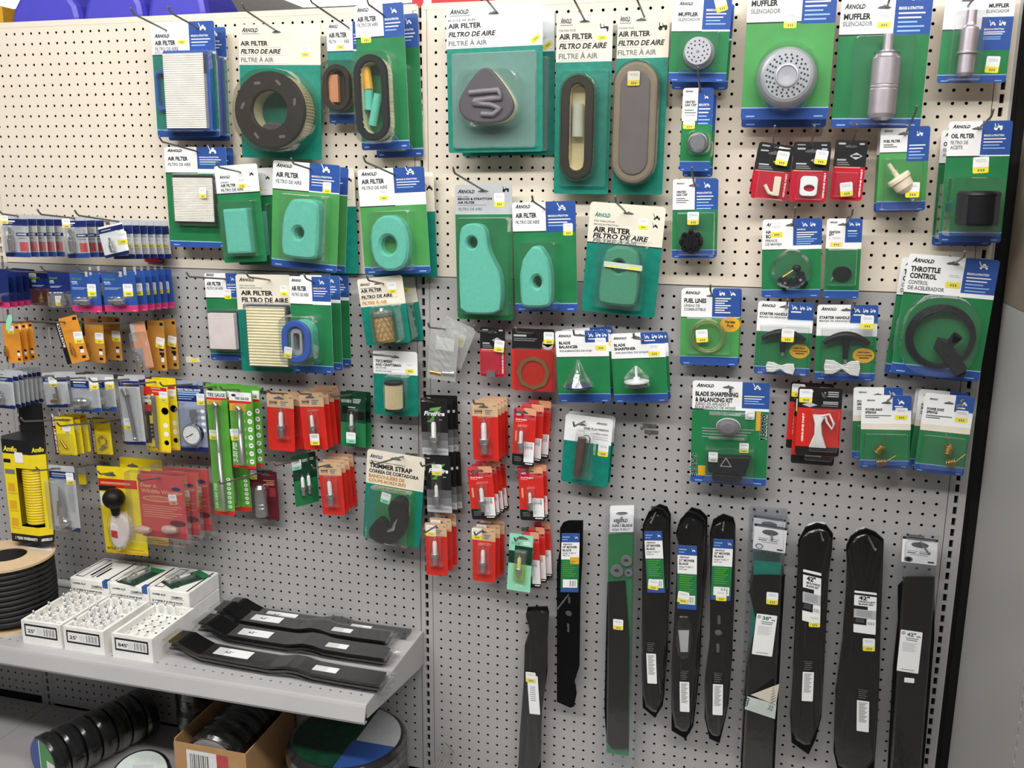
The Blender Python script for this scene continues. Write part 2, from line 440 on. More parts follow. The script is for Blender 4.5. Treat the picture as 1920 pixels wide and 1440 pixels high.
# ------------------------------------------------------------------ carded goods
class Card:
    """A card hanging parallel to the board. corners: px of top-left, top-right, bottom-left at depth d (or three depths)."""
    def __init__(s, name, label, cat, d, c, group=None):
        ds = d if isinstance(d, (tuple, list)) else (d, d, d)
        tl, tr, bl = P(c[0], c[1], ds[0]), P(c[2], c[3], ds[1]), P(c[4], c[5], ds[2])
        ex = tr - tl; s.w = float(np.linalg.norm(ex)); ex /= s.w
        ez = tl - bl; s.h = float(np.linalg.norm(ez))
        if ds[0] == ds[1] == ds[2]:          # level the card: roll shared between its top and its left edge by their lengths
            a = math.atan2(ex[2], ex[0]); b = math.atan2(-ez[0], ez[2]); q = (a * s.w + b * s.h) / (s.w + s.h)
            ex = np.array([math.cos(q), 0, math.sin(q)]); ez = np.array([-math.sin(q), 0, math.cos(q)])
        else:
            ez /= s.h; ex = tr - tl; ex -= ez * (ex @ ez); s.w = float(np.linalg.norm(ex)); ex /= s.w
        ey = np.cross(ez, ex); s.o, s.ex, s.ey, s.ez = tl, ex, ey, ez
        e = bpy.data.objects.new(name, None); COL.objects.link(e); e.empty_display_size = .02
        e.matrix_world = Matrix(((ex[0], ey[0], ez[0], tl[0] * I), (ex[1], ey[1], ez[1], tl[1] * I), (ex[2], ey[2], ez[2], tl[2] * I), (0, 0, 0, 1)))
        s.root = tag(e, label, cat, group); s.d = ds[0]
    def L(s, px, py, t=0.0):             # pixel -> local (x, z) on the plane t inches in front of the card
        v = ray(px, py); p0 = s.o - s.ey * t
        k = ((p0 - CW) @ s.ey) / (v @ s.ey); q = CW + v * k - s.o
        return (float(q @ s.ex), float(q @ s.ez))
    def bb(s, b, t):
        mx, my = (b[0] + b[2]) / 2, (b[1] + b[3]) / 2
        x0 = s.L(b[0], my, t)[0]; x1 = s.L(b[2], my, t)[0]; z1 = s.L(mx, b[1], t)[1]; z0 = s.L(mx, b[3], t)[1]
        if z1 < z0: z0, z1 = z1, z0
        if x1 < x0: x0, x1 = x1, x0
        return x0, x1, z0, z1
    def part(s, name, mb): return mb.build(name, s.root)
    def board(s, zones, texts=(), corner=.22, base='W', th=.035, slot=None, poly=None):
        w, h = s.w, s.h
        o = rr(0, w, -h, 0, corner) if poly is None else [(p[0] * w, -p[1] * h) for p in poly]
        m = MB(); m.ext(o, th, 0, base)
        for i, (u0, v0, u1, v1, key) in enumerate(zones):
            q = clip([(u0 * w, -v1 * h), (u1 * w, -v1 * h), (u1 * w, -v0 * h), (u0 * w, -v0 * h)], o)
            if len(q) > 2: m.flat(q, -.004 - .001 * i, key)
        yt = -.006 - .001 * len(zones)
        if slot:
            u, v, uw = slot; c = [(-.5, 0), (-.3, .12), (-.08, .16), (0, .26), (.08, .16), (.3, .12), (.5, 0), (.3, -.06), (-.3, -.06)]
            m.flat([((u + a * uw) * w, -v * h + b * uw * w) for a, b in reversed(c)], yt, 'hole')  # grey patch painted as the dark of the hang hole
        for t in texts:
            st, u, v, uw, hh, key = t[:6]; x, z = u * w, -v * h
            if st == '#': m.add([(x, yt, z), (x + uw * w, yt, z), (x + uw * w, yt, z + hh * h), (x, yt, z + hh * h)], [(0, 1, 2, 3)], key)
            elif st == '@m': icon_mower(m, x, z, uw * w, yt, key)
            elif st == '@t': icon_tractor(m, x, z, uw * w, yt, key)
            elif st == '@o': m.flat(ell(x, z, uw * w / 2, hh * h / 2, 20), yt, key)
            elif st == '@d': m.flat([(x - uw * w / 2, z), (x, z - hh * h / 2), (x + uw * w / 2, z), (x, z + hh * h / 2)], yt, key)
            elif st == '|': # barcode
                k = int(uw * w / .045)
                for i in range(k):
                    if (i * 7 + i // 3) % 5 < 3: m.add([(x + i * .045, yt, z), (x + i * .045 + .028, yt, z), (x + i * .045 + .028, yt, z + hh * h), (x + i * .045, yt, z + hh * h)], [(0, 1, 2, 3)], key)
            else:
                m.text(st, x, z, uw * w, hh * h, yt - .004, key, t[6] if len(t) > 6 else .022, t[7] if len(t) > 7 else 0.0, t[8] if len(t) > 8 else 0.0)
        return s.part('backing_card', m)
    def sticker(s, px, py, t=.012, w=.95, h=1.1, rot=0.0, low='v', pad=False):
        x, z = s.L(px, py, t); m = MB(); o = rr(-w / 2, w / 2, -h / 2, h / 2, .1, 3)
        m.ext(o, 0, -.006, 'W')
        m.flat(clip([(-w, -h), (w, -h), (w, -h * .12), (-w, -h * .12)], o), -.008, low)
        for i, (a, b) in enumerate(((-.3, .2), (-.36, .3))): m.box(a * w, (a + .66) * w, -.009, -.007, b * h, (b + .035) * h, 'Y')
        for i in range(3): m.box((-.18 + .16 * i) * w, (-.08 + .16 * i) * w, -.0095, -.007, -.4 * h, -.24 * h, 'X')
        c, sn = math.cos(rot), math.sin(rot)
        m.v = [(x + a * c - e * sn, b - t, z + a * sn + e * c) for a, b, e in m.v]
        return s.part('price_sticker', m)
    def shell(s, b, t, key='clear', r=.3, grow=.15, tap=.12, t0=None):
        x0, x1, z0, z1 = s.bb(b, t if t0 is None else t0)
        x0 -= grow; x1 += grow; z0 -= grow; z1 += grow
        m = MB(); T = t + .06; n = 4
        rings = [(rr(x0, x1, z0, z1, r, n), -.012), (rr(x0 + tap * .5, x1 - tap * .5, z0 + tap * .5, z1 - tap * .5, r, n), -T * .8), (rr(x0 + tap, x1 - tap, z0 + tap, z1 - tap, r, n), -T)]
        k = len(rings[0][0]); vs = [(p[0], y, p[1]) for o, y in rings for p in o]
        fs = [(q * k + i, q * k + (i + 1) % k, (q + 1) * k + (i + 1) % k, (q + 1) * k + i) for q in range(2) for i in range(k)]
        m.add(vs, fs, key, True); m.add(vs[2 * k:], [tuple(range(k))], key)
        return s.part('blister', m)
    def behind(s, items):                # (extra depth, dx, dz, roll, label)
        t = 0.0                              # packs behind keep clear of the front card by the thickness of what they hold
        for c in s.root.children:
            t = max(t, max(-v.co.y for v in c.data.vertices) / I)
        n = len(items); step = t + .1; room = s.d - .12
        if n and items[0][0] < step and step * n > room: print('TIGHT', s.root.name, s.root['label'], 'need d', round(step * n + .12, 2), 'has', s.d)
        for i, (dd, dx, dz, roll, lab) in enumerate(items):
            nd = max(dd, step * (i + 1)); q = nd - dd
            cx, cz = s.o[0] + s.w / 2 - CW[0], s.o[2] - s.h / 2 - CW[2]; D = 82 - s.d
            copy_tree(s.root, (dx + cx * q / D, nd, dz + cz * q / D), lab, roll)
def icon_mower(m, x, z, w, y, key):
    def e(cx, cz, a): return [(x + (cx + a * math.cos(2 * math.pi * i / 10)) * w, z + (cz + a * math.sin(2 * math.pi * i / 10)) * w) for i in range(10)]
    m.flat(e(.28, .12, .13), y, key); m.flat(e(.85, .12, .13), y, key)
    m.flat([(x + a * w, z + b * w) for a, b in ((.2, .18), (.95, .18), (.9, .36), (.3, .36))], y, key)
    m.flat(e(.58, .42, .17), y, key)
    m.flat([(x + a * w, z + b * w) for a, b in ((.0, .8), (.06, .84), (.34, .3), (.26, .26))], y, key)
def icon_tractor(m, x, z, w, y, key):
    def e(cx, cz, a): return [(x + (cx + a * math.cos(2 * math.pi * i / 10)) * w, z + (cz + a * math.sin(2 * math.pi * i / 10)) * w) for i in range(10)]
    m.flat(e(.25, .2, .22), y, key); m.flat(e(.82, .14, .15), y, key)
    m.flat([(x + a * w, z + b * w) for a, b in ((.15, .3), (.98, .22), (.96, .5), (.5, .52), (.4, .42), (.12, .48))], y, key)
    m.flat([(x + a * w, z + b * w) for a, b in ((.1, .45), (.2, .42), (.16, .78), (.06, .8))], y, key)
    m.flat([(x + a * w, z + b * w) for a, b in ((.5, .5), (.56, .5), (.48, .75), (.42, .73))], y, key)

# card printing used by several goods
def new_zones(hf, bs=.58, bb=None, ff=.95, body='G', head='W'):
    bb = hf if bb is None else bb
    return [(0, hf, 1, ff, body), (0, hf - .004, bs, hf + .006, 'K'), (bs, 0, 1, bb, 'B'), (0, ff, 1, 1, 'B'), (0, ff - .008, 1, ff, 'S')]
def brand(u, v, uw, hh, key='K'): return [('A', u, v, uw * .2, hh * 1.25, key, .03, .35), ('RNOLD', u + uw * .21, v, uw * .79, hh, key, .03, .25)]
def blue_text(bs, bb, icon='@m', n=3, name='BRIGGS & STRATTON'):
    wd_ = 1 - bs
    o = [(icon, bs + wd_ * .38, bb * .30, wd_ * .3, 0, 'W')]
    if name: o.append((name, bs + wd_ * .08, bb * .50, wd_ * .66, bb * .065, 'W'))
    for i in range(n): o.append(('#', bs + wd_ * .08, bb * (.60 + .1 * i), wd_ * (.74 - .1 * (i % 3)), bb * .035, 'S' if i > 1 else 'W'))
    return o
def new_text(hf, l1, l2, bs=.58, w1=.35, w2=.38, v=(.27, .57, .76), h=(.11, .17, .11), u=.05, bw=.24):
    t = brand(u, v[0] * hf, bw, h[0] * hf)
    t.append((l1, u, v[1] * hf, w1, h[1] * hf, 'K', .03))
    if l2: t.append((l2, u, v[2] * hf, w2, h[2] * hf, 'X', .02))
    return t
def foot_text(): return [('#', .06, .982, .1, .009, 'S'), ('#', .84, .982, .1, .009, 'S')]
def old_text(hf, pre=None, full=True, u=.03, w=(.34, .5, .42), dark=True):
    t = brand(u + .02, .19 * hf, .2, .1 * hf) + [('#', u + .02, .24 * hf, .22, .018 * hf, 'X')]
    if pre: t.append((pre, u, .36 * hf, .3, .045 * hf, 'X'))
    t += [('AIR FILTER', u, .52 * hf, w[0], .115 * hf, 'K', .03), ('#', u, .57 * hf, .5, .015 * hf, 'Y'),
          ('FILTRO DE AIRE', u, .72 * hf, w[1], .115 * hf, 'K', .03, .25), ('#', u, .77 * hf, .55, .015 * hf, 'Y')]
    if full: t += [('FILTRE À AIR', u, .93 * hf, w[2], .115 * hf, 'X', .025), ('#', u, .975 * hf, .6, .015 * hf, 'Y')]
    return t

# ------------------------------------------------------------------ peg hooks
def hook(ex, ey, ax, ay, d, label, tip=1.0):
    a = P(ax, ay, d)
    e = PX(ex, ey, a[0]) if abs(ax - 1432) > 130 else P(ex, ey, d + 3)
    dep = -e[1]
    if not (d + .8 < dep < 11.5): e = P(ex, ey, min(max(dep, d + 1.5), d + 4)); e[0] = (e[0] + a[0]) / 2
    dv = (e - a); sl = max(.1, min(.32, dv[2] / max(.3, -dv[1])))
    xb = a[0]; zb = e[2] + e[1] * sl
    m = MB(); m.tube([(0, 0, 0), (e[0] - xb, e[1] * .5, (e[2] - zb) * .5), (e[0] - xb, e[1], e[2] - zb), (e[0] - xb, e[1] - .22 * tip, e[2] - zb + .16 * tip), (e[0] - xb, e[1] - .42 * tip, e[2] - zb + .42 * tip)], .085, 'wire', 7)
    m.ball((e[0] - xb, e[1] - .43 * tip, e[2] - zb + .44 * tip), .1, .1, .1, 'wire', 8, 5)
    r = empty('peg_hook', (xb, -.02, zb), label, 'hook', 'peg hooks on the pegboard')
    m.build('rod', r)
    m = MB(); m.box(-.62, .62, -.07, -.01, -.2, .12, 'wire'); m.tube([(-.5, -.02, 0), (-.5, .22, .05), (-.5, .3, .3)], .07, 'wire', 6); m.tube([(.5, -.02, 0), (.5, .22, .05), (.5, .3, .3)], .07, 'wire', 6)
    m.build('back_plate', r)
    return r

# ------------------------------------------------------------------ goods inside the packs (k = card)
def pleat_block(k, b, t, key='paper', frame='navyp', fr=.18, n=None, name='pleats', t0=.1):
    x0, x1, z0, z1 = k.bb(b, t); m = MB(); n = n or max(12, int((z1 - z0) / .11)); vs = []; fs = []
    for i in range(2 * n + 1):
        z = z1 - (z1 - z0) * i / (2 * n); y = -t + (.1 if i % 2 else 0)
        vs += [(x0, y, z), (x1, y, z), (x0, -t0, z), (x1, -t0, z)]
    for i in range(2 * n):
        a = 4 * i; fs += [(a, a + 4, a + 5, a + 1), (a, a + 2, a + 6, a + 4), (a + 1, a + 5, a + 7, a + 3)]
    m.add(vs, fs, key); m.box(x0, x1, -t + .12, -t0, z0, z1, key); k.part(name, m)
    if frame:
        m = MB(); m.ext(rr(x0 - fr, x1 + fr, z0 - fr, z1 + fr, .15), -.02, -t * .55, frame, .06); k.part('filter_frame', m)
def foam_block(k, o, t, key='foam', hole=None, name='foam_filter', bev=.22, lip=0):
    m = MB()
    if hole: m.ring(o, ell(*hole), -.03, -t, key, bev, n=64)
    else: m.ext(o, -.03, -t, key, bev, smooth=False)
    k.part(name, m)
def oval_ring(k, b, t, top='brub', side='cpaper', wall=.42, rim=.3, inner=None, pleat=.07, r=None):
    x0, x1, z0, z1 = k.bb(b, t); rad = r or min(x1 - x0, z1 - z0) / 2
    o = rr(x0, x1, z0, z1, rad, 8); inn = rr(x0 + wall, x1 - wall, z0 + wall, z1 - wall, max(.1, rad - wall), 8)
    o2 = rr(x0 + .1, x1 - .1, z0 + .1, z1 - .1, max(.1, rad - .1), 8)
    m = MB(); m.ring(o2, inn, -.03, -t + rim * .5, side, 0, inside=inner or side, n=120, pleat=pleat); k.part('pleats', m)
    m = MB(); m.ring(o, inn, -t + rim, -t, top, .1, n=72); k.part('rubber_rim', m)
    return o, inn
def plug(k, x, z, L, y=-.32, lay=None, parent=None, tilt=0):
    m = MB(); s = L / 2.4
    prof = [(.001, 2.4), (.07, 2.4), (.09, 2.3), (.06, 2.26), (.06, 2.16), (.13, 2.14), (.17, 2.02), (.19, 1.5), (.19, 1.1), (.24, 1.08), (.33, 1.05), (.33, .78), (.28, .76), (.3, .7), (.22, .66), (.22, .1), (.2, .08), (.05, .06), (.04, 0), (.001, 0)]
    keys = ['steel'] * 4 + ['cer'] * 4 + ['steel'] * 11
    prof = [(r * s, t * s) for r, t in prof]; n = MB(); c, sn = math.cos(tilt), math.sin(tilt)
    h = MB(); h.lathe(prof[:5], (0, 0, 0), 'steel', 'z', 14); m.lathe(prof[8:], (0, 0, 0), 'steel', 'z', 14); n.lathe(prof[4:9], (0, 0, 0), 'cer', 'z', 14)
    for q in range(4): n.lathe([(.175 * s, -.025 * s), (.2 * s, 0), (.18 * s, .03 * s)], (0, 0, (1.62 + .1 * q) * s), 'cer', 'z', 14)
    for b_ in (m, n, h): b_.v = [(x + a * c + e * sn, y + b, z - a * sn + e * c) for a, b, e in b_.v]
    o = m.build('spark_plug', parent or k.root); n.build('insulator', o); h.build('terminal', o)
    return o
def plug_px(k, b, t=.35, tilt=0):       # pixel box of the plug
    x0, x1, z0, z1 = k.bb(b, t); return plug(k, (x0 + x1) / 2, z0, z1 - z0, -t, tilt=tilt)
def lathe_px(k, b, t, prof, keys, name, n=22):   # upright turned part; prof in (radius fraction of half width, height fraction)
    x0, x1, z0, z1 = k.bb(b, t); w = (x1 - x0) / 2; h = z1 - z0; m = MB()
    m.lathe([(max(.001, r * w), q * h) for r, q in prof], ((x0 + x1) / 2, -max(t, w) , z0), keys[0], 'z', n, True, keys if len(keys) > 1 else None)
    k.part(name, m); return w
def disc_px(k, b, t, prof, keys, name, n=28):    # turned part facing out of the card; prof (radius fraction, depth fraction)
    x0, x1, z0, z1 = k.bb(b, t); w = (x1 - x0) / 2; m = MB()
    m.lathe([(max(.001, r * w), -q * t - .02) for r, q in prof], ((x0 + x1) / 2, 0, (z0 + z1) / 2), keys[0], 'y', n, True, keys if len(keys) > 1 else None)
    return m, (x0 + x1) / 2, (z0 + z1) / 2, w
def helix(c, r, L, turns, ax=(0, 0, 1), n=12):
    ax = np.array(ax, float); ax /= np.linalg.norm(ax); u = np.cross(ax, (0, 1, 0.2)); u /= np.linalg.norm(u); v = np.cross(ax, u)
    return [np.array(c) + ax * (L * (i / (turns * n) - .5)) + r * (u * math.cos(2 * math.pi * i / n) + v * math.sin(2 * math.pi * i / n)) for i in range(int(turns * n) + 1)]

# ================================================================== upper left bay: air filters
AF, AFC = 'packaged_air_filter', 'air filter'
k = Card(AF, 'white pleated air filter in a blue frame, front card of the top-left peg', AFC, 2.4, (282, 43, 401, 38.5, 296, 257))
k.board(new_zones(.28, .6, .26, .94, 'T'), new_text(.28, 'AIR FILTER', 'FILTRO DE AIRE', .6, .33, .37, (.46, .69, .86), (.1, .14, .11)) + blue_text(.6, .26))
pleat_block(k, (308, 99, 383, 240), 1.2, 'paper', 'blrub', .32, 34)
m = MB(); x0, x1, z0, z1 = k.bb((291, 132, 312, 207), .6); m.ring(rr(x0, x1 + .4, z0, z1, .5), rr(x0 + .25, x1 + .2, z0 + .3, z1 - .3, .4), -.03, -.6, 'blrub', .08); k.part('filter_gasket', m)
k.shell((294, 95, 395, 245), 1.3, 'clear', .25, .1); k.sticker(340, 73, .012, .8, .9)
k.behind([(1.5, .25, -.25, .01, 'second pleated air filter card tucked behind the blue framed white one')])
hook(252, 27, 312, 57, 2.4, 'grey peg hook above the white half of the top-left filter card')
hook(322, 25, 372, 53, 2.4, 'grey peg hook reaching over the blue corner of the top-left filter card')

k = Card(AF, 'large round black air filter with pleated side on a cream and teal card', AFC, 1.6, (447, 46, 600.5, 48, 457, 295))
k.board([(0, 0, 1, .297, 'C'), (0, .297, 1, 1, 'T')], old_text(.297, None, True, .02, (.34, .5, .41)), .12, 'T', slot=(.47, .06, .12))
x0, x1, z0, z1 = k.bb((439, 133, 571, 279), 2.3); cx, cz, rw, rh = (x0 + x1) / 2, (z0 + z1) / 2, (x1 - x0) / 2, (z1 - z0) / 2
m = MB(); m.ring(ell(cx, cz, rw - .1, rh - .1, 60), ell(cx, cz, rw * .55, rh * .55, 40), -.03, -2.1, 'cpaper', 0, n=150, pleat=.1); k.part('pleats', m)
m = MB(); m.ring(ell(cx, cz, rw, rh, 60), ell(cx, cz, rw * .5, rh * .5, 40), -1.95, -2.3, 'brub', .12, n=72); k.part('rubber_rim', m)
m = MB()
for i, a in enumerate((.3, 1.2, 2.0, 3.0, 4.2, 5.2)):
    m.tf = None; q = rr(-.32, .32, -.13, .13, .1); c, s_ = math.cos(a + 1.2), math.sin(a + 1.2)
    m.flat([(cx + rw * .76 * math.cos(a) + p[0] * c - p[1] * s_, cz + rh * .76 * math.sin(a) + p[0] * s_ + p[1] * c) for p in q], -2.31, 'grub')
k.part('rim_marking', m)
m = MB(); m.ext(chai([(cx - 1.2, cz - 1.9), (cx + 1.1, cz - 2.0), (cx + 1.5, cz - 1.4), (cx + .2, cz - .95), (cx - 1.0, cz - 1.1)]), -.4, -1.7, 'drub', .15); k.part('foam_prefilter', m)
k.shell((436, 128, 574, 284), 2.35, 'smoke', 3.0, .1); k.sticker(572, 96, .012, .8, .95)
hook(460, 19, 518, 58, 1.6, 'grey peg hook holding the large round air filter')

k = Card(AF, 'small oval brown air filter half hidden by the tall black oval filter', AFC, 1.2, (612, 42, 686, 40, 619, 232))
k.board(new_zones(.285, .66, .27, .9, 'T'), new_text(.285, 'AIR FILTER', 'FILTRO DE AIRE', .66, .46, .52, (.2, .52, .72), (.11, .16, .12)) + blue_text(.66, .27) + foot_text())
oval_ring(k, (604, 120, 656, 208), 1.3, 'brub', 'tpaper', .5, .4)
x0, x1, z0, z1 = k.bb((616, 140, 637, 192), .8); m = MB(); m.ext(rr(x0 - .35, x1 + .35, z0 - .4, z1 + .4, .4), -.02, -.5, 'brub'); k.part('filter_core', m)
m = MB(); m.ext(rr(x0, x1 - .1, z0, z1, .05), -.5, -.95, 'F', .05); k.part('foam_strip', m)
k.shell((602, 112, 668, 214), 1.4, 'smoke', .6, .1); k.sticker(638, 82, .012, .75, .9)
hook(585, 5, 654, 52, 1.2, 'grey peg hook holding the small oval brown filter')

k = Card(AF, 'tall oval black-rimmed air filter with foam rolls inside, front of its peg', AFC, 2.4, (664, 11, 756, 9.5, 684, 282))
k.board(new_zones(.22, .58, .23, .945, 'G'), new_text(.22, 'AIR FILTER', 'FILTRO DE AIRE', .58, .39, .42, (.2, .5, .66), (.11, .15, .11)) + blue_text(.58, .23) + foot_text())
o, inn = oval_ring(k, (664, 101, 727, 264), 1.7, 'rub', 'cpaper', .62, .34)
x0, x1, z0, z1 = k.bb((680, 118, 713, 250), 1.0)
m = MB(); m.tube([(x0 + .3, -.7, z1 - .2), (x0 + .55, -.8, z1 - 2.2)], .42, 'gold', 10); m.tube([(x0 + .5, -.7, z1 - 2.0), (x0 + .4, -.8, z0 + 2.0)], .42, 'foam', 10); m.tube([(x1 - .2, -.9, z1 - 2.6), (x0 + .7, -.8, z0 + .7)], .38, 'foam', 10); k.part('foam_roll', m)
k.shell((662, 94, 732, 268), 1.75, 'clear', .9, .1); k.sticker(686, 68, .012, .95, 1.1)
k.behind([(1.6, .75, -.65, .0, 'second tall oval air filter card behind the black-rimmed one')])
hook(692, 9, 719, 24, 2.4, 'grey peg hook at the top edge holding the tall black oval filter')

k = Card(AF, 'triangular grey air filter with folded foam on a wide teal card, front one', AFC, 2.6, (836, 12.5, 1017.5, 1, 841, 287))
k.board([(0, 0, 1, .285, 'W'), (0, .285, 1, 1, 'T')], old_text(.285, 'KOHLER', True, .02, (.35, .5, .41)), .2, 'T', slot=(.5, .065, .12))
x0, x1, z0, z1 = k.bb((861, 138, 960, 230), 1.9); W_, H_ = x1 - x0, z1 - z0
tri = chai([(x0 + .5 * W_, z1 + .15 * H_), (x0 + .3 * W_, z1), (x0 - .02 * W_, z0 + .5 * H_), (x0, z0 + .2 * H_), (x0 + .25 * W_, z0), (x0 + .8 * W_, z0), (x1, z0 + .2 * H_), (x1 + .02 * W_, z0 + .45 * H_), (x0 + .68 * W_, z1)])
m = MB(); m.ext(tri, -.03, -1.6, 'cpaper', .05, side='cpaper'); k.part('pleats', m)
cxt = x0 + W_ / 2; czt = z0 + H_ / 2
m = MB(); m.ext([(cxt + (p[0] - cxt) * 1.03, czt + (p[1] - czt) * 1.03) for p in tri], -1.5, -1.9, 'drub', .2); k.part('rubber_rim', m)
m = MB(); pts = []
for q in ((.2, .62), (.75, .66), (.8, .5), (.3, .46), (.28, .4), (.6, .36), (.78, .28), (.65, .16), (.2, .2)): pts.append((x0 + q[0] * W_, -1.98, z0 + q[1] * H_))
sm_ = []
for i in range(len(pts) - 1):
    for f in (0, .5): sm_.append(tuple(np.array(pts[i]) * (1 - f) + np.array(pts[i + 1]) * f))
m.tube(sm_, .24, 'grub', 8); k.part('foam_prefilter', m)
k.shell((846, 96, 1006, 278), .35, 'glare', .25, 0); k.shell((856, 128, 968, 236), 2.05, 'clear', 1.2, .1); k.sticker(1000, 66, .012, .9, 1.1, .6)
k.behind([(1.5, .75, -.3, .0, 'second wide teal air filter card behind the triangular grey filter')])
hook(913, 0, 931, 22, 2.6, 'grey peg hook holding the triangular grey filter card')

k = Card(AF, 'narrow oval air filter with open slot on a teal card beside the grey oblong one', AFC, 1.4, (1044, 27.5, 1150, 24, 1038.5, 363))
k.board([(0, 0, 1, .26, 'C'), (0, .26, 1, 1, 'T')], old_text(.26, 'FOR PARA POUR', True, .05, (.6, .86, .7)) + [('@t', .76, .1, .17, 0, 'K')], .15, 'T', slot=(.5, .045, .2))
oval_ring(k, (1051, 140, 1112, 336), 1.2, 'brub', 'cpaper', .72, .3)
m = MB(); x0, x1, z0, z1 = k.bb((1068, 158, 1096, 322), .6); m.tube([(x0 + .7, -.5, z1 - 1.6), (x0 + .7, -.5, z0 + 2.9)], .5, 'aqlab', 10); k.part('foam_roll', m)
m = MB(); m.ext(rr(x0 + .1, x1 - .1, z0 + .1, z1 - .1, .5), -.02, -.09, 'cpaper', 0); k.part('filter_core', m)
k.shell((1048, 130, 1140, 350), .5, 'clear', .3, 0); k.shell((1048, 136, 1116, 340), 1.25, 'smoke', 1.5, .08); k.sticker(1129, 64, .012, .75, .9)
hook(1077, 0, 1096, 37, 1.4, 'grey peg hook holding the narrow oval filter with the slot')

k = Card(AF, 'oblong grey air filter under smoky film on a cream-headed teal card', AFC, 1.4, (1159, 24, 1257, 20, 1147, 364))
k.board([(0, 0, 1, .245, 'C'), (0, .245, 1, 1, 'T')], old_text(.245, 'FOR PARA POUR', True, .02, (.62, .9, .75)) + [('@t', .78, .1, .18, 0, 'K')], .15, 'T', slot=(.45, .045, .22))
x0, x1, z0, z1 = k.bb((1148, 114, 1230, 344), 1.5)
m = MB(); m.ext(rr(x0, x1, z0, z1, 3, 10), -.03, -1.35, 'lgrub', .25); m.ext(rr(x0 + .6, x1 - .6, z0 + .7, z1 - .7, 2, 10), -1.3, -1.5, 'grub', .1); k.part('filter_element', m)
k.shell((1146, 110, 1233, 348), 1.6, 'smoke', 1.9, .08); k.sticker(1188, 147, 1.62, 1.0, 1.15)
hook(1195, 0, 1208, 29, 1.4, 'grey peg hook holding the oblong grey filter')

# second row
k = Card(AF, 'square white pleated filter in a black frame on a green card under the top-left filter', AFC, 1.8, (307.5, 275.5, 423, 274, 318.5, 462))
k.board(new_zones(.255, .53, .215, .945, 'G'), new_text(.255, 'AIR FILTER', 'FILTRO DE AIRE', .53, .33, .37, (.19, .52, .73), (.1, .15, .12)) + blue_text(.53, .215) + foot_text())
pleat_block(k, (325, 333, 399, 415), .9, 'paper', 'plas', .22, 26)
k.shell((323, 326, 404, 424), 1.0, 'clear', .15, .08); k.sticker(380, 362, 1.08, .75, .95)
k.behind([(1.1, .12, -.05, .0, 'second square filter card just behind the white pleated square one')])
hook(305, 266, 370, 284, 1.8, 'dark peg hook in front of the square white filter card')
k = Card(AF, 'small tilted green card with an aqua foam block, in front of a second card', AFC, 2.4, (401, 312, 482, 308, 423, 493))
k.board([(0, 0, 1, .285, 'W'), (0, .285, 1, 1, 'G'), (0, .28, 1, .292, 'K')], brand(.1, .13, .25, .028) + [('LAWN-BOY', .1, .18, .2, .02, 'X'), ('AIR FILTER', .11, .215, .35, .028, 'K', .03), ('#', .11, .228, .7, .004, 'Y'), ('FILTRO DE AIRE', .11, .262, .52, .028, 'K', .02), ('#', .11, .272, .7, .004, 'Y'), ('@m', .78, .12, .12, 0, 'K')], .2, 'G')
x0, x1, z0, z1 = k.bb((419, 391, 468, 476), .9); foam_block(k, rr(x0 + .1, x1 - .1, z0, z1, .1), .9)
k.shell((412, 378, 476, 480), .95, 'clear', .15, .12); k.sticker(453, 343, .012, .85, .9)
k.behind([(1.3, .95, -.25, .02, 'second aqua foam card half hidden behind the small tilted green one')])
hook(412, 314, 451, 322, 2.4, 'dark peg hook over the small tilted green foam card')
k = Card(AF, 'aqua foam filter with a round hole and slanted shoulder on a leaf green card, front', AFC, 2.4, (512, 300, 638, 310, 508.5, 498))
k.board(new_zones(.265, .55, .255, .935, 'L'), new_text(.265, 'AIR FILTER', 'FILTRO DE AIRE', .55, .34, .385, (.22, .56, .78), (.11, .17, .13)) + blue_text(.55, .255) + foot_text())
x0, x1, z0, z1 = k.bb((527, 373, 596, 485), 1.5); W_, H_ = x1 - x0, z1 - z0
foam_block(k, chai([(x0, z0 + .08 * H_), (x0 + .12 * W_, z0), (x1 - .12 * W_, z0), (x1, z0 + .08 * H_), (x1, z1 - .1 * H_), (x1 - .12 * W_, z1), (x0 + .35 * W_, z1), (x0 + .22 * W_, z1 - .04 * H_), (x0, z0 + .66 * H_)], 1), 1.5, 'foam', (x0 + .46 * W_, z0 + .43 * H_, .52, .58))
k.shell((523, 366, 604, 490), 1.6, 'clear', .25, .1); k.sticker(613, 352, .012, .85, 1.0)
k.behind([(1.1, .35, -.15, .0, 'second leaf green filter card showing its edge right of the slanted aqua foam'), ])
hook(551, 307, 582, 317, 2.4, 'dark peg hook holding the slanted aqua foam card')
k = Card(AF, 'dark teal filter card with a cream head, at the back between the two aqua foams', AFC, .6, (580, 316, 664, 314, 590, 512))
k.board([(0, 0, 1, .36, 'C'), (0, .36, 1, 1, 'T')], [('@m', .8, .13, .14, 0, 'K'), ('#', .5, .3, .4, .008, 'Y')], .2, 'T')
k = Card(AF, 'eight-sided aqua foam filter with a round hole on a green card', AFC, 2.2, (670, 318.5, 795, 313, 686, 515))
k.board(new_zones(.35, .54, .235, .935, 'L'), new_text(.35, 'AIR FILTER', 'FILTRO DE AIRE', .54, .345, .385, (.17, .385, .54), (.085, .12, .09)) + blue_text(.54, .235) + foot_text())
x0, x1, z0, z1 = k.bb((694, 404, 765, 508), 1.2); W_, H_ = x1 - x0, z1 - z0
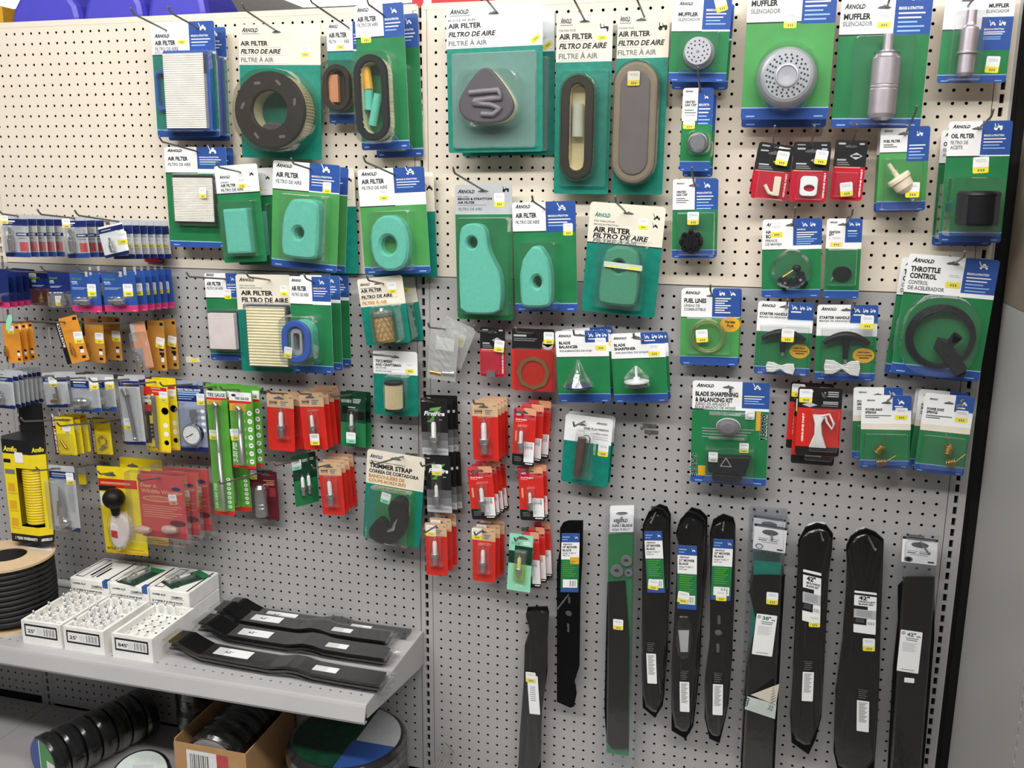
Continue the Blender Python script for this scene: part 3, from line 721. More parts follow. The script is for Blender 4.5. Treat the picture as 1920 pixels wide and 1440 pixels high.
foam_block(k, chai([(x0, z0 + .25 * H_), (x0 + .25 * W_, z0), (x1 - .25 * W_, z0), (x1, z0 + .25 * H_), (x1, z1 - .25 * H_), (x1 - .28 * W_, z1), (x0 + .28 * W_, z1), (x0, z1 - .25 * H_)], 1), 1.2, 'foam', (x0 + .47 * W_, z0 + .47 * H_, .78, .85))
k.shell((692, 396, 768, 508), 1.3, 'clear', .3, .1); k.sticker(719, 365, .012, .85, 1.0)
hook(686, 304, 740, 328, 2.2, 'dark peg hook holding the eight-sided aqua foam card')
k = Card(AF, 'teal backed filter card with a cream head behind the eight-sided aqua foam', AFC, .9, (690, 326, 813, 323, 700, 519))
k.board([(0, 0, 1, .37, 'C'), (0, .37, 1, 1, 'T')], [('@m', .86, .17, .12, 0, 'K')], .2, 'T')
k = Card(AF, 'bottle-shaped aqua foam filter with a hole at its narrow top', AFC, 1.6, (852.5, 347, 960, 347, 859.5, 598))
k.board([(0, 0, 1, .215, 'E'), (0, .215, 1, 1, 'G')], brand(.05, .06, .3, .024) + [('FOR / PARA', .05, .09, .2, .012, 'X'), ('BRIGGS & STRATTON', .05, .11, .6, .017, 'K', .03), ('AIR FILTER', .05, .136, .3, .017, 'K', .03), ('#', .05, .15, .5, .004, 'X'), ('FILTRO DE AIRE', .05, .185, .43, .02, 'X', .02, .2), ('@t', .83, .055, .12, 0, 'K')], .3, 'G', slot=(.5, .05, .2))
x0, x1, z0, z1 = k.bb((860, 419, 939, 589), 1.3); W_, H_ = x1 - x0, z1 - z0
foam_block(k, chai([(x0, z0 + .05 * H_), (x0 + .06 * W_, z0), (x1 - .1 * W_, z0), (x1, z0 + .08 * H_), (x1, z0 + .45 * H_), (x0 + .8 * W_, z0 + .6 * H_), (x0 + .68 * W_, z0 + .74 * H_), (x0 + .66 * W_, z1 - .08 * H_), (x0 + .5 * W_, z1), (x0 + .18 * W_, z1), (x0, z1 - .09 * H_)]), 1.3, 'foam', (x0 + .32 * W_, z1 - .21 * H_, .5, .55), bev=.15)
k.shell((856, 408, 954, 592), 1.35, 'clear', .3, .05); k.sticker(936, 375, .012, .95, 1.2)
hook(853, 325, 905, 356, 1.6, 'dark peg hook holding the bottle-shaped aqua foam')
k = Card(AF, 'pointed-top aqua foam filter with an oval hole on a white and blue headed card', AFC, 2.0, (960, 380, 1079, 380, 970, 584))
k.board(new_zones(.265, .53, .275, .93, 'G'), new_text(.265, 'AIR FILTER', 'FILTRO DE AIRE', .53, .335, .38, (.2, .52, .73), (.11, .16, .12)) + blue_text(.53, .275) + foot_text())
x0, x1, z0, z1 = k.bb((974, 462, 1032, 577), 1.6); W_, H_ = x1 - x0, z1 - z0
foam_block(k, chai([(x0, z0 + .07 * H_), (x0 + .1 * W_, z0), (x1 - .12 * W_, z0), (x1, z0 + .08 * H_), (x1, z1 - .3 * H_), (x0 + .72 * W_, z1 - .03 * H_), (x0 + .6 * W_, z1), (x0 + .4 * W_, z1), (x0, z1 - .3 * H_)], 1), 1.6, 'foam', (x0 + .55 * W_, z0 + .42 * H_, .42, .55))
k.shell((972, 456, 1040, 581), 1.7, 'clear', .3, .12); k.sticker(1065, 430, .012, .85, 1.05)
hook(1000, 378, 1021, 392, 2.0, 'dark peg hook holding the pointed-top aqua foam')
k = Card(AF, 'green foam filter with a price strip across it on a tilted cream and teal card', AFC, 1.8, (1107.5, 377.5, 1249, 389.7, 1090.6, 582))
k.board([(0, 0, 1, .365, 'C'), (0, .36, 1, .37, 'K'), (0, .37, 1, 1, 'T')], brand(.07, .13, .21, .035, 'T') + [('FOR PARA POUR', .07, .175, .28, .016, 'X'), ('BRIGGS & STRATTON', .07, .205, .33, .016, 'X'), ('AIR FILTER', .07, .265, .5, .047, 'K', .035), ('#', .07, .275, .7, .005, 'Y'), ('FILTRO DE AIRE', .07, .318, .74, .042, 'K', .03, .2), ('#', .07, .327, .8, .005, 'Y'), ('FILTRE À AIR', .07, .361, .6, .034, 'X', .03, .2), ('@m', .84, .12, .1, 0, 'K'), ('@m', .84, .19, .08, 0, 'K')], .3, 'T', slot=(.52, .085, .15))
x0, x1, z0, z1 = k.bb((1122, 462, 1199, 574), 1.3); W_, H_ = x1 - x0, z1 - z0
foam_block(k, chai([(x0 + .03 * W_, z0 + .06 * H_), (x0 + .12 * W_, z0), (x1 - .1 * W_, z0), (x1, z0 + .06 * H_), (x1 - .01 * W_, z0 + .7 * H_), (x0 + .85 * W_, z1), (x0 + .18 * W_, z1), (x0 + .05 * W_, z0 + .7 * H_)], 1), 1.3, 'foamd', (x0 + .47 * W_, z0 + .66 * H_, .5, .55))
k.shell((1116, 456, 1206, 580), 1.4, 'clear', .4, .15)
m = MB(); x, z = k.L(1168, 499, 1.5); m.ext(rr(-1.65, 1.65, -.24, .24, .08), 0, -.01, 'aqlab'); m.box(.3, 1.5, -.013, -.01, -.2, 0, 'v'); m.box(-1.5, -.5, -.013, -.01, -.18, -.08, 'v'); m.v = [(x + a, b - 1.49, z + c - a * .03) for a, b, c in m.v]; k.part('price_sticker', m)
k.sticker(1206, 420, .012, .8, .9)
hook(1155, 379, 1172, 396, 1.8, 'grey peg hook holding the tilted cream card with green foam')

# third row
k = Card(AF, 'pinkish white block filter on a green card behind the cream pleated filter', AFC, 1.4, (382.6, 511.8, 446, 514, 397.5, 675))
k.board(new_zones(.28, .63, .275, .925, 'G'), new_text(.28, 'AIR FILTER', 'FILTRO DE AIRE', .63, .43, .48, (.12, .5, .66), (.1, .15, .11)) + blue_text(.63, .275) + foot_text())
x0, x1, z0, z1 = k.bb((391, 588, 440, 655), 1.1); m = MB(); m.ext(rr(x0, x1, z0, z1, .05), -.5, -1.1, 'pinkw', .06); k.part('filter_element', m)
m = MB(); m.ext(rr(x0 - .05, x1 + .1, z0 - .05, z1 + .05, .1), -.02, -.55, 'navyp', .05); k.part('filter_frame', m)
k.shell((389, 580, 448, 660), 1.15, 'clear', .15, .08); k.sticker(427, 551, .012, .75, 1.0)
hook(356, 519, 422, 523, 1.4, 'long dark peg hook in front of the pinkish white block filter')
k = Card(AF, 'cream pleated flat filter on a large teal card left of the blue oval filter', AFC, 2.0, (441, 514, 545, 520, 458, 695))
k.board([(0, 0, 1, .36, 'C'), (0, .36, 1, 1, 'T')], brand(.06, .07, .28, .03) + [('FOR PARA POUR', .07, .12, .28, .013, 'X'), ('BRIGGS & STRATTON', .07, .145, .4, .014, 'X'), ('AIR FILTER', .08, .21, .58, .046, 'K', .035), ('FILTRO DE AIRE', .09, .28, .84, .046, 'K', .03), ('FILTRE À AIR', .1, .35, .7, .044, 'X', .03)], .3, 'T')
pleat_block(k, (464, 576, 536, 686), .9, 'cpaper', 'navyp', .16, 20)
k.shell((460, 568, 545, 690), .95, 'clear', .2, .05); k.sticker(532, 545, .012, .75, 1.0)
hook(467, 519.5, 506, 525, 2.0, 'dark peg hook holding the cream pleated filter')
k = Card(AF, 'blue-rimmed oval filter with aqua foam sleeve, front card of three', AFC, 4.7, (542, 517.5, 618.5, 516, 547, 697))
k.board(new_zones(.285, .55, .25, .925, 'G'), new_text(.285, 'AIR FILTER', 'FILTRO DE AIRE', .55, .36, .41, (.19, .51, .71), (.09, .16, .12)) + blue_text(.55, .25) + foot_text())
o, inn = oval_ring(k, (527, 601, 581, 681), 2.0, 'blrub', 'foam', .62, .3, pleat=0)
m = MB(); x0, x1, z0, z1 = k.bb((544, 617, 564, 667), 1.9); m.ring(rr(x0 - .02, x1 + .02, z0, z1, .4), rr(x0 + .22, x1 - .22, z0 + .4, z1 - .4, .2), -.1, -1.7, 'alu', 0); k.part('filter_core', m)
k.shell((523, 594, 588, 686), 2.05, 'clear', .8, .1); k.sticker(540, 661, 2.06, .8, 1.05, -.1)
k.behind([(1.2, .42, .1, .0, 'second blue and green filter card behind the blue-rimmed oval one'), (2.4, .8, .25, .0, 'third and rearmost card behind the blue-rimmed oval filter')])
hook(575, 523, 588, 529, 4.7, 'dark peg hook holding the blue-rimmed oval filters')
k = Card(AF, 'round filter in a brass honeycomb cage on a tilted cream and teal card', AFC, 2.2, (669, 524, 754, 518.5, 690, 648))
k.board([(0, 0, 1, .42, 'C'), (0, .42, 1, 1, 'T')], brand(.05, .105, .22, .035) + [('#', .05, .15, .35, .01, 'X'), ('AIR FILTER', .05, .205, .47, .05, 'K', .035), ('#', .05, .225, .8, .006, 'Y'), ('FILTRO DE AIRE', .05, .3, .68, .05, 'K', .03), ('#', .05, .315, .8, .006, 'Y'), ('FILTRE À AIR', .05, .39, .55, .048, 'o', .03)], .25, 'T', slot=(.45, .1, .18))
x0, x1, z0, z1 = k.bb((701, 589, 737, 639), 1.1); cx = (x0 + x1) / 2; rw = (x1 - x0) / 2
m = MB(); m.lathe([(rw * .9, 0), (rw * .9, z1 - z0)], (cx, -.95, z0), 'tpaper', 'z', 24); k.part('filter_element', m)
m = MB(); hs = (z1 - z0) / 5.2
for i in range(14):
    for j in range(6):
        a = 2 * math.pi * (i + .5 * (j % 2)) / 14; zz = z0 + hs * (j + .1)
        if math.sin(a) < -.3: continue
        for q in range(6):
            t0_, t1_ = math.radians(60 * q + 30), math.radians(60 * q + 90); g = .2
            m.tube([(cx + rw * math.cos(a + g * math.cos(t) * .9), -.95 - rw * math.sin(a + g * math.cos(t) * .9), zz + hs * .55 * math.sin(t) + .2) for t in (t0_, t1_)], .022, 'brass', 4)
k.part('cage', m)
m = MB(); m.lathe([(rw * 1.05, 0), (rw * 1.05, .2), (rw * .9, .25)], (cx, -.95, z0 - .12), 'brass', 'z', 24); m.lathe([(rw * 1.05, -.15), (rw * 1.05, .15), (rw * .8, .2), (.3, .3), (.2, .55), (.01, .6)], (cx, -.95, z1), 'steel', 'z', 24); k.part('end_cap', m)
k.shell((696, 574, 744, 644), 1.8, 'clear', .4, .1); k.sticker(735, 540, .012, .85, 1.0)
k.behind([(1.2, .75, -.1, -.03, 'second cream card behind the brass honeycomb filter')])
hook(692, 526, 719, 532, 2.2, 'dark peg hook holding the brass honeycomb filter')
k = Card(AF, 'small pleated cylinder filter with black ends on a teal card', AFC, 1.4, (699, 656, 782.5, 660.7, 703, 776))
k.board([(0, 0, 1, .36, 'W'), (0, .36, 1, 1, 'T')], brand(.04, .09, .2, .03) + [('TECUMSEH', .05, .185, .38, .042, 'K', .03), ('AND CRAFTSMAN', .05, .24, .58, .042, 'K', .03), ('AIR FILTER', .05, .275, .25, .022, 'X'), ('#', .05, .29, .6, .006, 'Y'), ('FILTRO DE AIRE', .05, .33, .36, .022, 'X')], .25, 'T', slot=(.5, .1, .22))
x0, x1, z0, z1 = k.bb((723, 716, 754, 768), .9); cx = (x0 + x1) / 2; rw = (x1 - x0) / 2; m = MB()
m.lathe([(rw * .95, .1), (rw * .95, z1 - z0 - .1)], (cx, -.85, z0), 'tpaper', 'z', 36, False)
for i in range(40):
    a = 2 * math.pi * i / 40; m.box(cx + rw * .96 * math.cos(a) - .02, cx + rw * .96 * math.cos(a) + .02, -.85 - rw * .96 * math.sin(a) - .03, -.85 - rw * .96 * math.sin(a) + .03, z0 + .1, z1 - .1, 'cpaper')
k.part('pleats', m)
for q in (z0 - .05, z1 - .2):
    m = MB(); m.lathe([(rw * 1.05, 0), (rw * 1.05, .22), (rw * .5, .24)], (cx, -.85, q), 'rub', 'z', 24); k.part('end_cap', m)
k.shell((719, 706, 758, 772), 1.7, 'clear', .4, .08); k.sticker(768, 690, .012, .85, 1.0)
hook(695, 664, 741, 669, 1.4, 'dark peg hook holding the small pleated cylinder filter')

# ================================================================== right bay, upper part
MF = 'packaged_muffler'
def dots(m, cx, cz, y, rings, r, key='K'):
    for rad, n, ph in rings:
        for i in range(n):
            a = 2 * math.pi * (i + ph) / n
            m.flat(ell(cx + rad * math.cos(a), cz + rad * math.sin(a), r, r, 8), y, key)
k = Card(MF, 'small round perforated muffler on a white, blue and green card, front one', 'muffler', 3.0, (1264, -10, 1374, -10, 1254, 153))
k.board(new_zones(.42, .52, .4, .9, 'G'), brand(.1, .12, .24, .034) + [('MUFFLER', .1, .245, .34, .045, 'K', .035), ('SILENCIADOR', .1, .3, .38, .037, 'X', .02)] + blue_text(.54, .38, '@m', 4) + foot_text())
m, cx, cz, w = disc_px(k, (1280, 69, 1337, 122), 1.6, [(1.05, 0), (1.05, .25), (.92, .4), (.92, .9), (.86, 1), (0, 1)], ['alu'], 'muffler')
dots(m, cx, cz, -1.63, [(w * .42, 9, 0), (w * .66, 14, .3)], .065); m.lathe([(.14, -1.6), (.1, -1.7), (.001, -1.7)], (cx, 0, cz), 'steel', 'y', 10); k.part('perforated_muffler', m)
k.shell((1272, 56, 1344, 130), .8, 'clear', .2, .1); k.sticker(1352, 8, .012, .9, 1.1, .3)
k.behind([(1.3, .15, -.5, .0, 'second round muffler card behind the small perforated one')])
k = Card('packaged_gas_cap', 'silver vented gas cap on a narrow green card under the small round muffler', 'gas cap', 2.4, (1281, 165, 1339, 165, 1274.5, 321))
k.board(new_zones(.395, .5, .435, .885, 'G'), brand(.08, .05, .25, .018) + [('VENTED', .08, .18, .34, .028, 'K', .03), ('GAS CAP', .08, .215, .38, .028, 'K', .03), ('#', .08, .27, .3, .012, 'X'), ('#', .08, .3, .38, .012, 'X'), ('#', .08, .33, .34, .012, 'Y')] + blue_text(.5, .43, '@m', 5) + foot_text())
m, cx, cz, w = disc_px(k, (1290, 249, 1325, 284), .9, [(1.05, 0), (1.05, .5), (.95, .55), (.95, .8), (.8, 1), (0, 1)], ['steel'], 'cap', 24)
for i in range(24): m.box(cx + w * 1.05 * math.cos(i * .2618) - .03, cx + w * 1.05 * math.cos(i * .2618) + .03, -.45, -.05, cz + w * 1.05 * math.sin(i * .2618) - .03, cz + w * 1.05 * math.sin(i * .2618) + .03, 'steel')
k.part('gas_cap', m); k.shell((1286, 246, 1329, 288), .95, 'clear', .6, .1); k.sticker(1292, 231, .012, .95, .9)
k.behind([(.9, .2, -.45, .0, 'second silver gas cap card behind the front silver one')])
hook(1309, 139, 1311, 180, 2.4, 'grey peg hook holding the silver gas caps')
k = Card('packaged_gas_cap', 'black knobbed vented gas cap on a green card, lowest gas cap', 'gas cap', 2.2, (1262, 336, 1346, 335, 1261, 484))
k.board(new_zones(.39, .495, .39, .9, 'G'), brand(.08, .065, .18, .018) + [('VENTED', .08, .175, .22, .028, 'K', .03), ('GAS CAP', .08, .21, .25, .028, 'K', .03), ('#', .08, .25, .2, .012, 'X'), ('#', .08, .275, .28, .012, 'X'), ('#', .08, .3, .22, .012, 'X')] + blue_text(.5, .38, '@m', 5) + foot_text(), slot=(.48, .09, .28))
m, cx, cz, w = disc_px(k, (1275, 434, 1315, 472), .9, [(1.1, 0), (1.1, .2), (.9, .3), (.88, .9), (.8, 1), (0, 1)], ['plas'], 'cap', 24)
for i in range(8):
    a = i * math.pi / 4; m.lathe([(.22, -.1), (.22, -.85), (.16, -.92), (.001, -.92)], (cx + w * .88 * math.cos(a), 0, cz + w * .88 * math.sin(a)), 'plas', 'y', 10)
m.box(cx - .12, cx + .12, -1.02, -.9, cz - w * .6, cz + w * .6, 'plas'); k.part('gas_cap', m)
k.shell((1270, 400, 1338, 478), .6, 'clear', .1, .1); k.sticker(1299.5, 409.5, .62, .95, 1.05)
k.behind([(.5, .05, .0, .0, 'second black gas cap card behind the front black one')])
hook(1298, 325, 1304, 350, 2.2, 'grey peg hook holding the black gas caps')
k = Card(MF, 'big domed silver muffler with a ring of holes on the widest green card', 'muffler', 3.4, (1405, -40, 1573, -40, 1395, 224))
k.board(new_zones(.31, .62, .325, .92, 'L'), [('MUFFLER', .045, .193, .3, .04, 'K', .035), ('SILENCIADOR', .04, .245, .34, .032, 'X', .02)] + blue_text(.62, .3, '@m', 5) + foot_text())
m, cx, cz, w = disc_px(k, (1421, 80, 1531, 202), 2.0, [(1.06, 0), (1.06, .3), (1.02, .5), (.98, .75), (.9, .92), (.8, .98), (.42, 1.0), (.39, 1.07), (.35, 1.08), (.31, 1.02), (0, 1.0)], ['alu'], 'muffler', 40)
for rad, n, yy in ((.49, 16, 2.01), (.6, 20, 2.0), (.71, 22, 1.99)):
    dots(m, cx, cz, -yy - .03, [(w * rad, n, rad * 7)], .078)
k.part('domed_muffler', m); k.shell((1418, 76, 1535, 206), 2.1, 'clear', 2.6, .1); k.sticker(1482, 38, .012, .95, 1.15)
k.behind([(1.0, .0, -.65, .0, 'second big muffler card behind the domed silver one')])
k = Card(MF, 'tall cylindrical steel muffler with a narrow neck on a green card', 'muffler', 2.6, (1580, -20, 1752, -20, 1563.5, 240))
k.board(new_zones(.325, .6, .33, .935, 'G'), brand(.04, .14, .23, .032) + [('MUFFLER', .04, .215, .3, .042, 'K', .035), ('SILENCIADOR', .035, .262, .33, .034, 'X', .02)] + blue_text(.61, .31, '@t', 5) + foot_text(), slot=(.48, .14, .16))
lathe_px(k, (1632, 64, 1686, 226), 1.0, [(.3, 1.0), (.36, 1.0), (.36, .82), (.62, .8), (.95, .79), (.8, .77), (.86, .74), (1, .72), (1, .42), (.97, .41), (1, .4), (1, .38), (.97, .37), (1, .36), (1, .08), (.85, .03), (.4, 0), (.001, 0)], ['lsteel'], 'cylinder_muffler', 30)
k.shell((1600, 66, 1710, 232), 1.2, 'clear', .25, .1); k.sticker(1658, 38, .012, .95, 1.1)
hook(1667, 2, 1663, 14, 2.6, 'grey peg hook holding the tall cylindrical muffler')
k = Card(MF, 'stepped lilac steel muffler on the card at the upper right corner', 'muffler', 2.0, (1776, -25, 1908, -25, 1760, 156))
k.board([(0, .445, 1, .92, 'G'), (0, .44, .3, .452, 'K'), (.555, .32, 1, .66, 'B'), (0, .92, 1, 1, 'B'), (0, .912, 1, .92, 'S')], [('MUFFLER', .63, .225, .29, .04, 'K', .035), ('SILENCIADOR', .6, .278, .33, .034, 'X', .02), ('@m', .66, .41, .1, 0, 'W'), ('@t', .8, .41, .1, 0, 'W'), ('BRIGGS & STRATTON', .6, .455, .28, .018, 'W'), ('#', .6, .48, .3, .01, 'W'), ('#', .6, .5, .27, .01, 'W'), ('#', .6, .53, .25, .008, 'S'), ('#', .6, .55, .25, .008, 'S')] + foot_text(), slot=(.32, .15, .2))
lathe_px(k, (1793, 20, 1838, 143), .8, [(.36, 1.0), (.46, 1.0), (.46, .82), (.5, .78), (.72, .74), (.76, .72), (.76, .38), (.9, .37), (.9, .345), (.72, .34), (.72, .05), (.55, 0), (.001, 0)], ['lsteel'], 'stepped_muffler', 28)
k.shell((1786, 18, 1846, 148), 1.0, 'clear', .12, .1); k.sticker(1861, 121, .012, .95, 1.2, -.05)
hook(1820, 0, 1819, 5, 2.0, 'grey peg hook holding the stepped lilac muffler at the upper right')

def red_card(label, c, d, part, sx, sy, n=1, name='packaged_engine_part', cat='engine part', hookpx=None, back=()):
    k = Card(name, label, cat, d, c)
    k.board([(0, 0, 1, .44, 'K'), (0, .44, 1, 1, 'Q')], [('#', .1, .075, .22, .03, 'Y'), ('#', .75, .075, .15, .03, 'Y'), ('@d', .68, .26, .4, .12, 'E'), ('#', .56, .272, .24, .025, 'X'), ('#', .1, .34, .28, .028, 'Y'), ('#', .1, .38, .35, .02, 'X'), ('#', .1, .415, .4, .02, 'X'), ('#', .04, .458, .8, .018, 'F'), ('GENUINE PART', .93, .93, .46 * k.h / k.w, .05 * k.w / k.h, 'W', .03, 0, math.pi / 2)], .22, 'Q', slot=(.5, .11, .4))
    part(k)
    k.sticker(sx, sy, .35, .95, 1.1, -.1 if n == 1 else .15)
    k.behind(back)
    return k
def clip_part(k):
    x0, x1, z0, z1 = k.bb((1431, 330, 1463, 369), .4); m = MB()
    m.ext(rr(x1 - .55, x1, z0 + .1, z1, .08), -.05, -.4, 'ivory', .05); m.tube([(x0 + .1, -.25, z0 + .9), (x0 + .5, -.25, z0 + .3), (x1 - .4, -.25, z0 + .2)], .16, 'ivory', 8); k.part('plastic_clip', m)
    k.shell((1420, 322, 1470, 373), .5, 'clear', .05, .1)
red_card('crimson and black card with a white J-shaped clip, leftmost of the three red cards', (1421, 275, 1488, 283, 1409, 371), 2.8, clip_part, 1467, 297, back=[(.9, .1, .45, .06, 'second crimson card behind the one with the J-shaped clip')])
def bulb_part(k):
    x0, x1, z0, z1 = k.bb((1500, 330, 1533, 368), .4); m = MB(); cx, cz = (x0 + x1) / 2, z0 + .62
    m.ring(rr(x0, x1, z0, z1, .3), ell(cx + .05, cz, .42, .26), -.05, -.4, 'W', .05); k.part('plastic_bracket', m)
    k.shell((1494, 322, 1542, 373), .5, 'clear', .05, .1)
red_card('crimson and black card with a white square bracket, middle of the three red cards', (1489, 272, 1559, 276, 1481, 377), 2.8, bulb_part, 1540, 295, back=[(.9, .0, .3, -.02, 'second crimson card behind the one with the white bracket')])
def empty_part(k): k.shell((1566, 325, 1606, 368), .35, 'clear', .05, .1)
red_card('red and black card with a low price tag, rightmost of the three red cards', (1567.5, 262, 1628, 265, 1557, 375), 2.2, empty_part, 1587, 355, 2)
hook(1452, 248, 1449, 276, 2.8, 'grey peg hook above the leftmost crimson card'); hook(1526, 248, 1523, 277, 2.8, 'grey peg hook above the middle crimson card'); hook(1605, 246, 1597, 274, 2.2, 'grey peg hook above the rightmost red card')

k = Card('packaged_fuel_filter', 'white inline fuel filter on a green card, front one', 'fuel filter', 2.6, (1652, 239, 1745, 237, 1644, 396))
k.board(new_zones(.3, .555, .41, .89, 'L'), brand(.07, .055, .18, .02) + [('FUEL FILTER', .07, .18, .34, .03, 'K', .03), ('#', .07, .215, .2, .014, 'X'), ('#', .07, .24, .28, .014, 'X')] + blue_text(.56, .38, '@t', 5, None) + foot_text(), slot=(.47, .09, .25))
x0, x1, z0, z1 = k.bb((1664, 312, 1720, 383), .8); cx, cz = (x0 + x1) / 2, (z0 + z1) / 2; m = MB()
m.lathe([(.001, 1.9), (.16, 1.9), (.16, 1.2), (.25, 1.15), (.2, 1.1), (.2, .75), (.85, .7), (.9, .6), (.9, .35), (.8, .3), (.72, -.3), (.45, -.65), (.2, -.75), (.16, -.8), (.16, -1.5), (.001, -1.5)], (0, 0, 0), 'ivory', 'z', 20)
c, sn = math.cos(-.62), math.sin(-.62); m.v = [(cx + a * c + e * sn, b - .95, cz + .1 - a * sn + e * c) for a, b, e in m.v]; m.keys = ['ivory']; k.part('inline_filter', m)
k.shell((1660, 300, 1726, 390), 1.2, 'clear', .12, .2); k.sticker(1711, 356, 1.3, 1.0, 1.15)
k.behind([(1.1, -.1, -.15, .0, 'second fuel filter card behind the white inline one')])
hook(1716, 212, 1697, 253, 2.6, 'grey peg hook holding the fuel filters')
k = Card('packaged_oil_filter', 'black oil filter can on a green card, front one', 'oil filter', 3.8, (1780, 228, 1900, 226.5, 1760, 454))
k.board(new_zones(.285, .53, .275, .92, 'G'), brand(.06, .055, .28, .025) + [('OIL FILTER', .05, .135, .37, .036, 'K', .03), ('FILTRO DE', .05, .185, .28, .03, 'X', .02), ('ACEITE', .05, .225, .2, .03, 'X', .02)] + blue_text(.53, .25, '@t', 4) + foot_text(), slot=(.46, .065, .2))
lathe_px(k, (1790, 358, 1873, 422), 1.2, [(.3, 1.0), (.85, 1.0), (.97, .95), (1, .88), (.97, .85), (.97, .06), (.93, 0), (.001, 0)], ['plas'], 'oil_filter_can', 32)
k.shell((1786, 336, 1878, 440), 2.6, 'clear', .1, .2); k.sticker(1839, 309.5, .012, 1.1, 1.2, .05)
k.behind([(1.1, -.35, -.45, .0, 'second oil filter card behind the black can')])
hook(1858, 219, 1835, 241, 3.8, 'grey peg hook holding the oil filters')

k = Card('packaged_handle_bolts', 'black knobs and bolts in a round blister on a green card', 'bolts', 2.0, (1430, 412, 1542, 409, 1428, 558))
k.board(new_zones(.385, .52, .335, .905, 'G'), brand(.06, .085, .25, .035) + [('HA', .06, .18, .09, .042, 'K', .03), ('BO', .06, .235, .09, .042, 'K', .03), ('PERNOS', .055, .285, .2, .034, 'X', .02), ('DE MANIJA', .055, .33, .28, .034, 'X', .02), ('@m', .66, .1, .1, 0, 'W'), ('@t', .8, .1, .09, 0, 'W'), ('UNIVERSAL', .58, .145, .15, .02, 'W')] + [('#', .58, .18 + .028 * i, .34 - .05 * (i % 3), .012, 'W' if i < 3 else 'S') for i in range(6)] + foot_text(), slot=(.48, .085, .2))
def knob(cx, cz, r, ang, parent, key='plas'):
    m = MB()
    for i in range(3):
        a = ang + i * 2 * math.pi / 3; m.lathe([(.3 * r, 0), (.34 * r, .2), (.25 * r, .5), (.001, .5)], (cx + .55 * r * math.cos(a), 0, cz + .55 * r * math.sin(a)), key, 'y', 12)
    m.lathe([(.55 * r, 0), (.55 * r, .4), (.3 * r, .7), (.001, .7)], (cx, 0, cz), key, 'y', 16); m.lathe([(.16 * r, .6), (.16 * r, .78), (.07 * r, .78), (.001, .7)], (cx, 0, cz), 'steel', 'y', 12)
    m.v = [(a, -b - .1, c) for a, b, c in m.v]; k.part('knob', m)
x, z = k.L(1472, 531, .8); knob(x, z, .75, .4, k); x, z = k.L(1501, 525, .8); knob(x, z, .8, 1.4, k)
m = MB(); a, b = k.L(1468, 520, .5), k.L(1494, 503, .5); m.tube([(a[0], -.5, a[1]), (b[0], -.4, b[1])], .1, 'brass', 8); m.ball((b[0], -.4, b[1]), .36, .3, .3, 'plas'); k.part('carriage_bolt', m)
m = MB(); x0, x1, z0, z1 = k.bb((1446, 466, 1522, 546), .6); cx, cz = (x0 + x1) / 2, (z0 + z1) / 2
m.lathe([((x1 - x0) * .53, -.01), ((x1 - x0) * .5, -.6), ((x1 - x0) * .42, -.95), (.001, -.95)], (cx, 0, cz), 'clear', 'y', 32); k.part('blister', m); k.sticker(1456, 432, .012, .95, 1.1)
hook(1490, 400, 1487, 422, 2.0, 'grey peg hook holding the knob and bolt card')
k = Card('packaged_ignition_key', 'round black ignition key on a narrow green card', 'ignition key', 2.0, (1551, 410, 1618, 409, 1543, 560))
k.board(new_zones(.375, .53, .295, .9, 'G'), brand(.08, .055, .22, .02) + [('IGNITION', .08, .18, .3, .03, 'K', .03), ('KEY', .08, .215, .13, .03, 'K', .03), ('#', .08, .25, .35, .012, 'Y'), ('@m', .62, .09, .14, 0, 'W'), ('@t', .8, .09, .13, 0, 'W'), ('#', .6, .16, .25, .014, 'W'), ('#', .6, .19, .28, .01, 'S'), ('#', .6, .22, .25, .01, 'S')] + foot_text(), slot=(.45, .08, .3))
m, cx, cz, w = disc_px(k, (1561, 499, 1597, 528), .35, [(1, 0), (1, .7), (.85, 1), (0, 1)], ['plas'], 'key'); m.v = [(a, b, cz + (c - cz) * .8) for a, b, c in m.v]; m.tube([(cx - w * .9, -.2, cz - .3), (cx - w * 1.1, -.2, cz - .6)], .07, 'steel', 6); k.part('ignition_key', m)
k.shell((1555, 470, 1604, 534), .5, 'clear', .05, .15); k.sticker(1568, 452, .012, .95, .9)
hook(1597, 403, 1586, 420, 2.0, 'grey peg hook holding the ignition key card')

k = Card('packaged_fuel_line', 'coiled clear yellow fuel lines on a green card with a gold variety badge, front one', 'fuel line', 1.6, (1278, 541, 1389, 540, 1272.5, 683))
k.board(new_zones(.37, .53, .36, .89, 'L'), brand(.06, .07, .26, .036) + [('FUEL LINES', .05, .18, .38, .055, 'K', .035), ('LÍNEAS DE', .05, .235, .27, .036, 'X', .02), ('COMBUSTIBLE', .05, .285, .37, .036, 'X', .02), ('@t', .64, .085, .1, 0, 'W'), ('@m', .82, .085, .1, 0, 'W')] + [('#', .58, .13 + .03 * i, .26 - .05 * (i % 3), .014, 'W') for i in range(7)] + [('@o', .84, .455, .34, .2, 'gold'), ('Variety', .75, .44, .18, .036, 'K', .03), ('Pack', .79, .49, .12, .036, 'K', .03), ('#', .78, .515, .15, .01, 'o')] + foot_text(), slot=(.5, .095, .16))
x0, x1, z0, z1 = k.bb((1294, 600, 1360, 660), .3); cx, cz = (x0 + x1) / 2, (z0 + z1) / 2; R0 = (x1 - x0) / 2
